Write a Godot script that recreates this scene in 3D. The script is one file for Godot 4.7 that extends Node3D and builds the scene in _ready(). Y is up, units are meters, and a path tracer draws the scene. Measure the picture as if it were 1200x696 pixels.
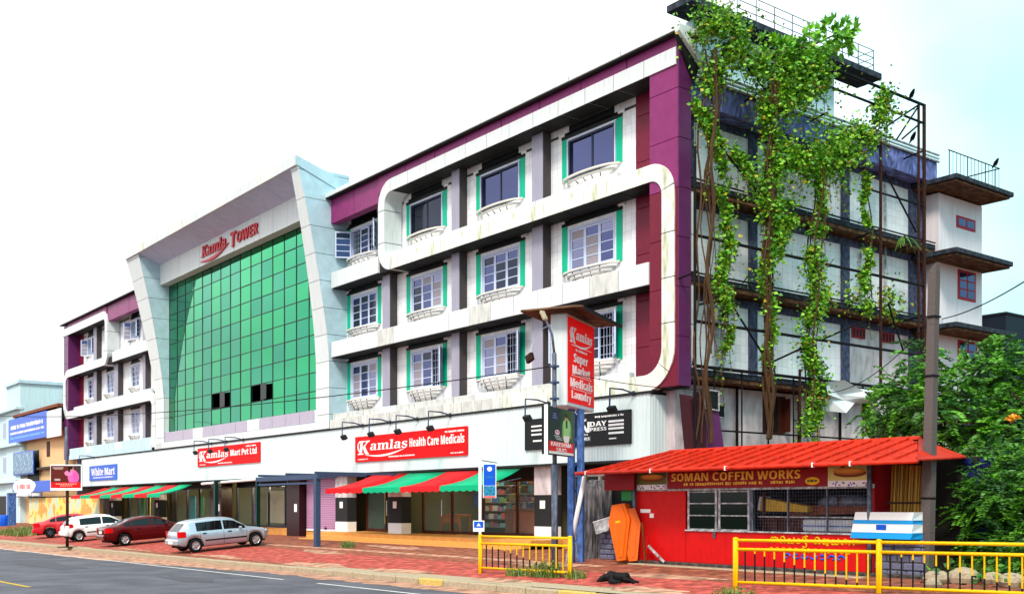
extends Node3D

var taken := {}
var tex := {}
var M := {}
var rng := RandomNumberGenerator.new()


class Shape:
	var st := SurfaceTool.new()

	func _init(smooth := false) -> void:
		st.begin(Mesh.PRIMITIVE_TRIANGLES)
		st.set_smooth_group(0 if smooth else -1)

	func tri(a: Vector3, b: Vector3, c: Vector3, n: Vector3) -> void:
		st.add_vertex(a)
		if (b - a).cross(c - a).dot(n) > 0.0:
			st.add_vertex(c)
			st.add_vertex(b)
		else:
			st.add_vertex(b)
			st.add_vertex(c)

	func quad(a: Vector3, b: Vector3, c: Vector3, d: Vector3, n: Vector3) -> void:
		tri(a, b, c, n)
		tri(a, c, d, n)

	func box(lo: Vector3, hi: Vector3, bevel := 0.0) -> Shape:
		return obox(Transform3D(Basis(), (lo + hi) * 0.5), (hi - lo).abs(), bevel)

	func obox(t: Transform3D, size: Vector3, bevel := 0.0) -> Shape:
		var h := size * 0.5
		var e := minf(bevel, minf(h.x, minf(h.y, h.z)) * 0.9)
		for axis in 3:
			for s in [-1.0, 1.0]:
				var n := Vector3()
				n[axis] = s
				var u := (axis + 1) % 3
				var v := (axis + 2) % 3
				var p := []
				for k in [[-1, -1], [1, -1], [1, 1], [-1, 1]]:
					var q := Vector3()
					q[axis] = s * h[axis]
					q[u] = k[0] * (h[u] - e)
					q[v] = k[1] * (h[v] - e)
					p.append(t * q)
				quad(p[0], p[1], p[2], p[3], t.basis * n)
		if e > 0.0:
			for axis in 3:
				var u := (axis + 1) % 3
				var v := (axis + 2) % 3
				for su in [-1.0, 1.0]:
					for sv in [-1.0, 1.0]:
						var p := []
						for k in [-1.0, 1.0]:
							var a := Vector3()
							a[axis] = k * (h[axis] - e)
							a[u] = su * h[u]
							a[v] = sv * (h[v] - e)
							var b := a
							b[u] = su * (h[u] - e)
							b[v] = sv * h[v]
							p.append([t * a, t * b])
						var n := Vector3()
						n[u] = su
						n[v] = sv
						quad(p[0][0], p[0][1], p[1][1], p[1][0], t.basis * n)
			for sx in [-1.0, 1.0]:
				for sy in [-1.0, 1.0]:
					for sz in [-1.0, 1.0]:
						var s := Vector3(sx, sy, sz)
						var c := h - Vector3(e, e, e)
						tri(t * (s * Vector3(h.x, c.y, c.z)), t * (s * Vector3(c.x, h.y, c.z)), t * (s * Vector3(c.x, c.y, h.z)), t.basis * s)
		return self

	# eight corners: 0-3 one end, 4-7 the other end, in the same order
	func hexa(p: Array) -> Shape:
		var c := Vector3()
		for q in p:
			c += q / 8.0
		for f in [[0, 1, 2, 3], [4, 5, 6, 7], [0, 1, 5, 4], [1, 2, 6, 5], [2, 3, 7, 6], [3, 0, 4, 7]]:
			var m: Vector3 = (p[f[0]] + p[f[1]] + p[f[2]] + p[f[3]]) * 0.25
			quad(p[f[0]], p[f[1]], p[f[2]], p[f[3]], m - c)
		return self

	func prism(poly: PackedVector2Array, t: Transform3D, z0: float, z1: float) -> Shape:
		var ids := Geometry2D.triangulate_polygon(poly)
		var up := t.basis.z * signf(z1 - z0)
		for i in range(0, ids.size(), 3):
			var a := poly[ids[i]]
			var b := poly[ids[i + 1]]
			var c := poly[ids[i + 2]]
			tri(t * Vector3(a.x, a.y, z1), t * Vector3(b.x, b.y, z1), t * Vector3(c.x, c.y, z1), up)
			tri(t * Vector3(a.x, a.y, z0), t * Vector3(b.x, b.y, z0), t * Vector3(c.x, c.y, z0), -up)
		var turn := -1.0 if Geometry2D.is_polygon_clockwise(poly) else 1.0
		for i in poly.size():
			var a := poly[i]
			var b := poly[(i + 1) % poly.size()]
			var n := Vector3(b.y - a.y, a.x - b.x, 0) * turn
			quad(t * Vector3(a.x, a.y, z0), t * Vector3(b.x, b.y, z0), t * Vector3(b.x, b.y, z1), t * Vector3(a.x, a.y, z1), t.basis * n)
		return self

	func tube(pts: Array, r, sides := 8, caps := true) -> Shape:
		var rings := []
		var last := Vector3.UP
		for i in pts.size():
			var d: Vector3 = (pts[mini(i + 1, pts.size() - 1)] - pts[maxi(i - 1, 0)]).normalized()
			var u := last - d * last.dot(d)
			if u.length() < 0.05:
				u = Vector3.RIGHT - d * d.x
			if u.length() < 0.05:
				u = Vector3.FORWARD - d * d.z
			u = u.normalized()
			last = u
			var v := d.cross(u)
			var rad: float = r[i] if r is Array else r
			var ring := []
			for k in sides:
				var a := TAU * k / sides
				ring.append(pts[i] + (u * cos(a) + v * sin(a)) * rad)
			rings.append(ring)
		for i in pts.size() - 1:
			for k in sides:
				var k2 := (k + 1) % sides
				var m: Vector3 = (rings[i][k] + rings[i + 1][k2]) * 0.5 - (pts[i] + pts[i + 1]) * 0.5
				quad(rings[i][k], rings[i][k2], rings[i + 1][k2], rings[i + 1][k], m)
		if caps:
			for e in [0, pts.size() - 1]:
				var o: Vector3 = pts[e] - pts[1 if e == 0 else e - 1]
				for k in range(1, sides - 1):
					tri(rings[e][0], rings[e][k], rings[e][k + 1], o)
		return self

	func lathe(profile: Array, t: Transform3D, sides := 20) -> Shape:
		for i in profile.size() - 1:
			var a: Vector2 = profile[i]
			var b: Vector2 = profile[i + 1]
			for k in sides:
				var p := TAU * k / sides
				var q := TAU * (k + 1) / sides
				var m := (p + q) * 0.5
				var nn := Vector3((b.y - a.y) * cos(m), -(b.x - a.x), (b.y - a.y) * sin(m))
				quad(t * Vector3(a.x * cos(p), a.y, a.x * sin(p)), t * Vector3(a.x * cos(q), a.y, a.x * sin(q)), t * Vector3(b.x * cos(q), b.y, b.x * sin(q)), t * Vector3(b.x * cos(p), b.y, b.x * sin(p)), t.basis * nn)
		return self

	func done() -> ArrayMesh:
		st.generate_normals()
		return st.commit()


func numbered(called: String) -> String:
	if not taken.has(called):
		taken[called] = 0
		return called
	taken[called] += 1
	return "%s_%03d" % [called, taken[called]]


func thing(called: String, label: String, category: String, at := Vector3.ZERO, turn := 0.0, group := "") -> Node3D:
	var o := Node3D.new()
	o.name = numbered(called)
	add_child(o)
	o.position = at
	o.rotation.y = turn
	return tag(o, label, category, group)


func tag(o: Node3D, label: String, category: String, group := "") -> Node3D:
	o.set_meta("label", label)
	o.set_meta("category", category)
	if group:
		o.set_meta("group", group)
	return o


func put(called: String, mesh: Mesh, m: Material, parent: Node = self) -> MeshInstance3D:
	var o := MeshInstance3D.new()
	o.name = numbered(called) if parent == self else called
	o.mesh = mesh
	if m:
		o.material_override = m
	parent.add_child(o, true)
	return o


func part(called: String, s: Shape, m: Material, parent: Node = self) -> MeshInstance3D:
	return put(called, s.done(), m, parent)


func struct(called: String, s: Shape, m: Material) -> MeshInstance3D:
	var o := part(called, s, m)
	o.set_meta("kind", "structure")
	return o


func bx(lo: Vector3, hi: Vector3, bevel := 0.0) -> Shape:
	return Shape.new().box(lo, hi, bevel)


func facing(at: Vector3, right: Vector3) -> Transform3D:
	var x := right.normalized()
	return Transform3D(Basis(x, Vector3.UP, x.cross(Vector3.UP)), at)


func c8(r: int, g: int, b: int) -> Color:
	return Color8(r, g, b)


func noise_tex(key: String, size: Vector2i, f: float, lo: float, hi: float, sd: int, octaves := 4, power := 1.0, stretch := Vector2.ONE) -> ImageTexture:
	if tex.has(key):
		return tex[key]
	var n := FastNoiseLite.new()
	n.seed = sd
	n.frequency = 1.0
	n.fractal_octaves = octaves
	var im := Image.create(size.x, size.y, false, Image.FORMAT_L8)
	# on a torus, so that it repeats without a seam
	for y in size.y:
		var b := TAU * y / size.y
		for x in size.x:
			var a := TAU * x / size.x
			var r := f / TAU
			var v := n.get_noise_3d(cos(a) * r * stretch.x + sin(b) * r * stretch.y * 0.73, sin(a) * r * stretch.x + 17.0, cos(b) * r * stretch.y) * 0.5 + 0.5
			v = pow(clampf((v - 0.2) / 0.6, 0.0, 1.0), power)
			var g := lo + (hi - lo) * v
			im.set_pixel(x, y, Color(g, g, g))
	tex[key] = ImageTexture.create_from_image(im)
	return tex[key]


func mat(key: String, col: Color, rough := 0.6, metal := 0.0, t: Texture2D = null, scale := Vector3.ONE) -> StandardMaterial3D:
	if M.has(key):
		return M[key]
	var m := StandardMaterial3D.new()
	m.albedo_color = col
	m.roughness = rough
	m.metallic = metal
	m.metallic_specular = 0.28
	if t:
		m.albedo_texture = t
		m.uv1_triplanar = true
		m.uv1_world_triplanar = true
		m.uv1_scale = scale
	M[key] = m
	return m


func font(kind: String) -> SystemFont:
	var f := SystemFont.new()
	if kind == "serif":
		f.font_names = PackedStringArray(["Droid Serif"])
	elif kind == "mono":
		f.font_names = PackedStringArray(["Droid Sans Mono"])
	else:
		f.font_names = PackedStringArray(["Droid Sans"])
	f.font_weight = 400 if kind == "thin" or kind == "mono" else 700
	return f


# words as raised letters, centred at t's origin on t's x-y plane, fitted to w by h (h alone when w is 0)
func words(called: String, txt: String, kind: String, w: float, h: float, depth: float, m: Material, t: Transform3D, parent: Node, shear := 0.0) -> MeshInstance3D:
	var tm := TextMesh.new()
	tm.text = txt
	tm.font = font(kind)
	tm.font_size = 48
	tm.pixel_size = 0.01
	tm.depth = 0.02
	tm.curve_step = 1.0
	var b := tm.get_aabb()
	var sy := h / b.size.y
	var sx := sy if w == 0.0 else w / b.size.x
	var basis := Basis(Vector3(sx, 0, 0), Vector3(shear * sy, sy, 0), Vector3(0, 0, depth / 0.02))
	var o := put(called, tm, m, parent)
	o.transform = t * Transform3D(basis, Vector3()) * Transform3D(Basis(), -b.get_center())
	return o


# a crescent stroke like the one under the painted script word
func swoosh(w: float, h: float, thick: float) -> PackedVector2Array:
	var p := PackedVector2Array()
	for i in 13:
		var a := i / 12.0
		p.append(Vector2(-w * 0.5 + w * a, h * (0.55 - 1.55 * sin(PI * (0.12 + 0.8 * a)) * 0.95 + 0.75 * a)))
	for i in range(11, 0, -1):
		var a := i / 12.0
		p.append(Vector2(-w * 0.5 + w * a, h * (0.55 - 1.55 * sin(PI * (0.12 + 0.8 * a)) * 0.95 + 0.75 * a) + thick * sin(PI * a)))
	return p


func rise(z: float) -> float:
	return clampf((8.2 - z) * 0.085, 0.0, 0.5)


func kerb_z(x: float) -> float:
	return 8.12 - 0.043 * x


func materials() -> void:
	var mottle := noise_tex("mottle", Vector2i(256, 256), 7.0, 0.91, 1.0, 3, 5)
	var streak := noise_tex("streak", Vector2i(256, 256), 22.0, 0.90, 1.0, 8, 4, 0.35, Vector2(1.0, 0.16))
	var grain := noise_tex("grain", Vector2i(512, 512), 90.0, 0.66, 1.0, 5, 3)
	var dirt := noise_tex("dirt", Vector2i(256, 256), 9.0, 0.45, 1.0, 12, 5, 0.8)
	var wood := noise_tex("wood", Vector2i(256, 256), 30.0, 0.62, 1.0, 21, 3, 1.0, Vector2(1.0, 0.08))
	mat("panel", c8(214, 220, 222), 0.38, 0.0, streak, Vector3(0.35, 0.30, 0.35))
	mat("panel_dirty", c8(214, 216, 212), 0.5, 0.0, noise_tex("dirtstreak", Vector2i(256, 256), 12.0, 0.80, 1.0, 31, 5, 0.7, Vector2(1.0, 0.22)), Vector3(0.3, 0.45, 0.3))
	mat("panel_blue", c8(186, 214, 226), 0.34, 0.0, mottle, Vector3(0.25, 0.25, 0.25))
	mat("panel_lilac", c8(176, 168, 188), 0.4, 0.0, streak, Vector3(0.4, 0.3, 0.4))
	mat("joint", c8(40, 42, 44), 0.8)
	mat("fascia", c8(212, 226, 228), 0.4, 0.0, streak, Vector3(0.25, 0.2, 0.25))
	mat("purple", c8(136, 44, 106), 0.36, 0.0, mottle, Vector3(0.4, 0.4, 0.4))
	mat("purple_side", c8(98, 40, 92), 0.34, 0.0, mottle, Vector3(0.4, 0.4, 0.4))  # the purple cladding again, with the pillar side's shade put into its colour
	mat("maroon", c8(114, 24, 50), 0.42, 0.0, mottle, Vector3(0.5, 0.5, 0.5))
	mat("soffit", c8(34, 35, 34), 0.6, 0.0, mottle, Vector3(0.5, 0.5, 0.5))  # dark panels, taken blacker to paint in deeper shade under the ledges
	mat("soffit_lilac", c8(206, 212, 244), 0.5, 0.0, mottle, Vector3(0.3, 0.3, 0.3))
	mat("pilaster", c8(158, 156, 174), 0.55, 0.0, streak, Vector3(0.5, 0.3, 0.5))
	mat("green_strip", c8(0, 178, 138), 0.5)
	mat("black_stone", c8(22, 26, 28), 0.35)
	mat("frame_white", c8(196, 208, 236), 0.45)
	mat("pane_dim", c8(40, 46, 62), 0.08, 0.6)
	mat("pane_pale", c8(112, 114, 142), 0.12, 0.6)
	mat("pane_curtain", c8(150, 142, 150), 0.35, 0.0)
	mat("alu_dark", c8(46, 50, 70), 0.4, 0.4)
	mat("pane", c8(70, 76, 112), 0.06, 0.75)
	for k in 3:
		mat("green_glass%d" % k, [c8(0, 144, 98), c8(0, 152, 96), c8(0, 136, 100)][k], 0.04, 1.0)
	mat("green_frame", c8(8, 46, 40), 0.4, 0.3)
	mat("interior", c8(46, 44, 42), 0.9)
	mat("slat", c8(226, 220, 212), 0.6, 0.0, mottle, Vector3(0.8, 0.8, 0.8))
	mat("plaster", c8(226, 214, 218), 0.85, 0.0, noise_tex("plaster", Vector2i(512, 512), 16.0, 0.74, 1.0, 41, 5, 0.6, Vector2(1.0, 0.5)), Vector3(0.16, 0.16, 0.16))
	mat("plaster_rear", c8(232, 222, 228), 0.85, 0.0, streak, Vector3(0.2, 0.16, 0.2))
	mat("slab_dark", c8(64, 72, 84), 0.8, 0.0, dirt, Vector3(0.5, 0.5, 0.5))
	mat("slab_under", c8(132, 96, 70), 0.9, 0.0, dirt, Vector3(0.4, 0.4, 0.4))
	mat("slate", c8(92, 100, 132), 0.6, 0.0, dirt, Vector3(0.5, 0.5, 0.5))
	mat("blue_paint", c8(150, 158, 236), 0.6, 0.0, noise_tex("blotch", Vector2i(256, 256), 12.0, 0.42, 1.0, 51, 5, 0.9, Vector2(1.0, 0.5)), Vector3(0.3, 0.4, 0.3))
	mat("pipe_white", c8(214, 216, 220), 0.5, 0.0, dirt, Vector3(0.6, 0.6, 0.6))
	mat("rust", c8(74, 44, 36), 0.75, 0.2, dirt, Vector3(1.5, 1.5, 1.5))
	mat("rust_dark", c8(34, 28, 34), 0.7, 0.2, dirt, Vector3(1.5, 1.5, 1.5))
	mat("red_wood", c8(170, 40, 56), 0.6)
	mat("brown_wood", c8(92, 44, 30), 0.6, 0.0, wood, Vector3(1.2, 0.6, 1.2))
	mat("sign_red", c8(222, 0, 6), 0.6)
	mat("sign_blue", c8(16, 84, 200), 0.35)
	mat("sign_red_glow", c8(230, 6, 12), 0.5)  # glow added to brighten the sign's shaded face
	M.sign_red_glow.emission_enabled = true
	M.sign_red_glow.emission = Color(0.8, 0.0, 0.01)
	M.sign_red_glow.emission_energy_multiplier = 0.16
	mat("sign_white", c8(238, 238, 238), 0.4)
	mat("sign_black", c8(12, 14, 18), 0.35)
	mat("letter_red", c8(190, 10, 32), 0.3)
	mat("yellow", c8(244, 190, 0), 0.45, 0.0, noise_tex("chips", Vector2i(256, 256), 24.0, 0.6, 1.0, 61, 4, 0.3), Vector3(1.6, 1.6, 1.6))
	mat("black_paint", c8(20, 20, 22), 0.5)
	mat("steel_blue", c8(96, 136, 214), 0.45, 0.0, dirt, Vector3(0.8, 0.4, 0.8))
	mat("steel_navy", c8(60, 78, 108), 0.5, 0.0, mottle, Vector3.ONE)
	mat("steel_grey", c8(120, 126, 146), 0.5, 0.3, dirt, Vector3(1, 0.6, 1))
	mat("concrete", c8(196, 178, 150), 0.9, 0.0, grain, Vector3(0.4, 0.4, 0.4))
	mat("concrete_dark", c8(96, 88, 84), 0.9, 0.0, dirt, Vector3(0.7, 0.7, 0.7))
	mat("step_stone", c8(226, 158, 82), 0.6, 0.0, mottle, Vector3(0.7, 0.7, 0.7))
	mat("stone_grey", c8(124, 124, 150), 0.9, 0.0, grain, Vector3(0.8, 0.8, 0.8))
	mat("rubber", c8(18, 18, 19), 0.85)
	mat("kerb_yellow", c8(226, 196, 110), 0.9, 0.0, grain, Vector3(0.4, 0.4, 0.4))
	mat("chrome", c8(190, 192, 196), 0.25, 0.9)
	mat("awning_red", c8(222, 26, 34), 0.7)
	mat("awning_green", c8(0, 170, 120), 0.7)
	mat("roof_red", c8(226, 50, 24), 0.42, 0.0, noise_tex("roofwear", Vector2i(256, 256), 14.0, 0.56, 1.0, 71, 4, 0.6), Vector3(0.35, 0.35, 0.35))
	mat("shop_red", c8(206, 10, 12), 0.5, 0.0, mottle, Vector3(0.7, 0.4, 0.7))
	mat("shop_maroon", c8(146, 10, 20), 0.45, 0.0, mottle, Vector3(0.6, 0.6, 0.6))
	mat("coffin_orange", c8(224, 98, 12), 0.35, 0.0, mottle, Vector3(0.8, 0.3, 0.8))
	mat("old_wall", c8(150, 146, 150), 0.95, 0.0, noise_tex("oldwall", Vector2i(256, 256), 14.0, 0.34, 1.0, 81, 5, 0.9, Vector2(1.0, 0.35)), Vector3(0.55, 0.45, 0.55))
	mat("leaf_stem", c8(96, 70, 48), 0.9, 0.0, wood, Vector3(2, 1, 2))
	mat("bark", c8(92, 82, 66), 0.95, 0.0, dirt, Vector3(1, 0.6, 1))
	mat("pole_concrete", c8(112, 102, 100), 0.95, 0.0, grain, Vector3(0.9, 0.7, 0.9))
	mat("ochre", c8(236, 192, 142), 0.85, 0.0, streak, Vector3(0.3, 0.2, 0.3))
	mat("pale_cyan", c8(196, 222, 228), 0.8, 0.0, streak, Vector3(0.3, 0.2, 0.3))
	mat("cable", c8(20, 20, 24), 0.7)
	mat("shelf", c8(70, 72, 78), 0.6)
	mat("counter_wood", c8(134, 62, 24), 0.4, 0.0, wood, Vector3(0.8, 1.2, 0.8))
	mat("tarp_blue", c8(8, 20, 84), 0.6)
	var g := mat("shop_glass", Color(0.62, 0.75, 0.7, 0.08), 0.03)
	g.metallic_specular = 0.1
	g.transparency = BaseMaterial3D.TRANSPARENCY_ALPHA
	tile_materials()
	leaf_materials()


func tile_materials() -> void:
	# small white facing tiles: joints far too fine to build singly
	var im := Image.create(256, 256, false, Image.FORMAT_L8)
	var r := RandomNumberGenerator.new()
	r.seed = 4
	for j in 8:
		for i in 8:
			var v := r.randf_range(0.93, 1.0)
			im.fill_rect(Rect2i(i * 32, j * 32, 32, 32), Color(v, v, v))
			im.fill_rect(Rect2i(i * 32, j * 32, 32, 1), Color(0.78, 0.78, 0.78))
			im.fill_rect(Rect2i(i * 32, j * 32, 1, 32), Color(0.72, 0.72, 0.72))
	mat("tile", c8(243, 243, 247), 0.4, 0.0, ImageTexture.create_from_image(im), Vector3(0.45, 0.45, 0.45))
	# herringbone-free running bond of small pavers
	var pv := Image.create(512, 512, false, Image.FORMAT_RGB8)
	for j in 16:
		for i in 8:
			var v := r.randf_range(0.84, 1.0)
			var x := (i * 64 + (32 if j % 2 else 0)) % 512
			pv.fill_rect(Rect2i(x, j * 32, 64, 32), Color(v, v * r.randf_range(0.9, 1.0), v * r.randf_range(0.88, 1.0)))
			if x + 64 > 512:
				pv.fill_rect(Rect2i(0, j * 32, x + 64 - 512, 32), Color(v, v, v))
	for j in 16:
		pv.fill_rect(Rect2i(0, j * 32, 512, 2), Color(0.6, 0.58, 0.58))
		for i in 8:
			pv.fill_rect(Rect2i((i * 64 + (32 if j % 2 else 0)) % 512, j * 32, 2, 32), Color(0.6, 0.58, 0.58))
	var n := FastNoiseLite.new()
	n.seed = 15
	n.frequency = 0.012
	n.fractal_octaves = 4
	for y in 512:
		for x in 512:
			var k := 0.86 + 0.3 * n.get_noise_2d(x, y)
			var p := pv.get_pixel(x, y)
			pv.set_pixel(x, y, Color(p.r * k, p.g * k, p.b * k))
	var pt := ImageTexture.create_from_image(pv)
	mat("paver_red", c8(214, 106, 94), 0.85, 0.0, pt, Vector3(0.4, 0.4, 0.4))
	mat("paver_brown", c8(178, 112, 88), 0.85, 0.0, pt, Vector3(0.37, 0.37, 0.37))
	# asphalt: stones, worn lanes, patches
	var an := FastNoiseLite.new()
	an.seed = 9
	an.frequency = 0.005
	an.fractal_octaves = 5
	var ai := Image.create(1024, 1024, false, Image.FORMAT_L8)
	for y in 1024:
		for x in 1024:
			var v := 0.78 + 0.16 * an.get_noise_2d(x, y) + r.randf_range(-0.16, 0.16)
			ai.set_pixel(x, y, Color(v, v, v))
	mat("asphalt", c8(112, 112, 122), 0.92, 0.0, ImageTexture.create_from_image(ai), Vector3(0.09, 0.09, 0.09))
	mat("dirt", c8(222, 168, 140), 0.95, 0.0, tex["dirt"], Vector3(0.28, 0.28, 0.28))
	mat("earth", c8(92, 78, 56), 0.95, 0.0, tex["dirt"], Vector3(0.2, 0.2, 0.2))
	mat("line_white", c8(232, 232, 228), 0.8, 0.0, noise_tex("wornline", Vector2i(256, 256), 40.0, 0.6, 1.0, 91, 4, 0.5), Vector3(0.5, 0.5, 0.5))
	mat("line_yellow", c8(206, 170, 60), 0.8, 0.0, tex["wornline"], Vector3(0.5, 0.5, 0.5))


func leaf_materials() -> void:
	for k in [["leaf", 0.5], ["leaf_gloss", 0.35]]:
		var m := StandardMaterial3D.new()
		m.vertex_color_use_as_albedo = true
		m.roughness = k[1]
		m.backlight_enabled = true
		m.backlight = Color(0.25, 0.32, 0.05)
		m.cull_mode = BaseMaterial3D.CULL_DISABLED
		M[k[0]] = m


func _ready() -> void:
	rng.seed = 20
	# ---- camera, sky, sun, exposure
	var cam := Camera3D.new()
	cam.name = "camera"
	cam.position = Vector3(23.4, 2.05, 24.5)
	cam.rotation_degrees.y = 52.43
	cam.near = 1.0
	cam.far = 3000.0
	cam.projection = Camera3D.PROJECTION_FRUSTUM
	cam.size = 593.0 / 1076.05
	cam.frustum_offset = Vector2(0.0, 208.67 / 1076.05)
	add_child(cam)
	cam.make_current()
	var we := WorldEnvironment.new()
	we.name = "daylight"
	var env := Environment.new()
	env.background_mode = Environment.BG_SKY
	env.tonemap_mode = Environment.TONE_MAPPER_LINEAR
	env.tonemap_exposure = EXPOSURE
	env.sdfgi_enabled = true
	env.ssao_enabled = true
	env.ssil_enabled = true
	var sky := Sky.new()
	var pano := PanoramaSkyMaterial.new()
	pano.panorama = cloud_sky()
	sky.sky_material = pano
	env.sky = sky
	env.background_energy_multiplier = 1.0
	we.environment = env
	add_child(we)
	var sun := DirectionalLight3D.new()
	sun.name = "sun"
	sun.light_energy = SUN
	sun.light_color = Color(1.0, 0.96, 0.9)
	sun.light_angular_distance = 12.0
	sun.shadow_enabled = true
	sun.look_at_from_position(Vector3(10, 16, 12), Vector3.ZERO)
	add_child(sun)
	materials()
	ground()
	main_building()
	rear_building()
	left_buildings()
	signs()
	awnings()
	street_furniture()
	cars()
	coffin_shop()
	scaffold()
	vines()
	trees()
	wires()
	dog()


const EXPOSURE := 2.15
const SUN := 0.5


# bright thin overcast, with paler blue-green air where the cloud thins towards the north-east
func cloud_sky() -> ImageTexture:
	var w := 512
	var h := 256
	var im := Image.create(w, h, false, Image.FORMAT_RGBF)
	var n := FastNoiseLite.new()
	n.seed = 6
	n.frequency = 2.0
	n.fractal_octaves = 5
	n.fractal_gain = 0.6
	for y in h:
		var el := PI * (0.5 - (y + 0.5) / h)
		for x in w:
			var az := TAU * ((x + 0.5) / w - 0.5)
			var d := Vector3(-sin(az) * cos(el), sin(el), cos(az) * cos(el))
			var v := n.get_noise_3d(d.x * 2.0, d.y * 4.0, d.z * 2.0)
			var thin := clampf((d.dot(Vector3(0.72, 0.05, -0.69)) + v * 0.22 + 0.13) / 0.5, 0.0, 1.0)
			thin = thin * thin * (3.0 - 2.0 * thin)
			var cloud := Color(0.86, 0.87, 0.88) * (1.0 + 0.55 * v)
			var air := Color(0.31, 0.61, 0.66)
			var c := cloud.lerp(air, thin)
			c = c * (0.92 + 0.2 * maxf(0.0, d.y))
			if d.y < 0.0:
				c = c.lerp(Color(0.3, 0.3, 0.28), clampf(-d.y * 6.0, 0.0, 1.0))
			im.set_pixel(x, y, c)
	return ImageTexture.create_from_image(im)


func sheet(x0: float, x1: float, za: Callable, zb: Callable, lift: float, nz: int, step: float) -> Shape:
	var s := Shape.new(true)
	var nx := int(ceil((x1 - x0) / step))
	for i in nx:
		var xa := x0 + (x1 - x0) * i / nx
		var xb := x0 + (x1 - x0) * (i + 1) / nx
		for j in nz:
			var p := []
			for q in [[xa, j], [xb, j], [xb, j + 1], [xa, j + 1]]:
				var a: float = za.call(q[0])
				var b: float = zb.call(q[0])
				var z: float = a + (b - a) * q[1] / nz
				p.append(Vector3(q[0], rise(z) + lift, z))
			s.quad(p[0], p[1], p[2], p[3], Vector3.UP)
	return s


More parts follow.
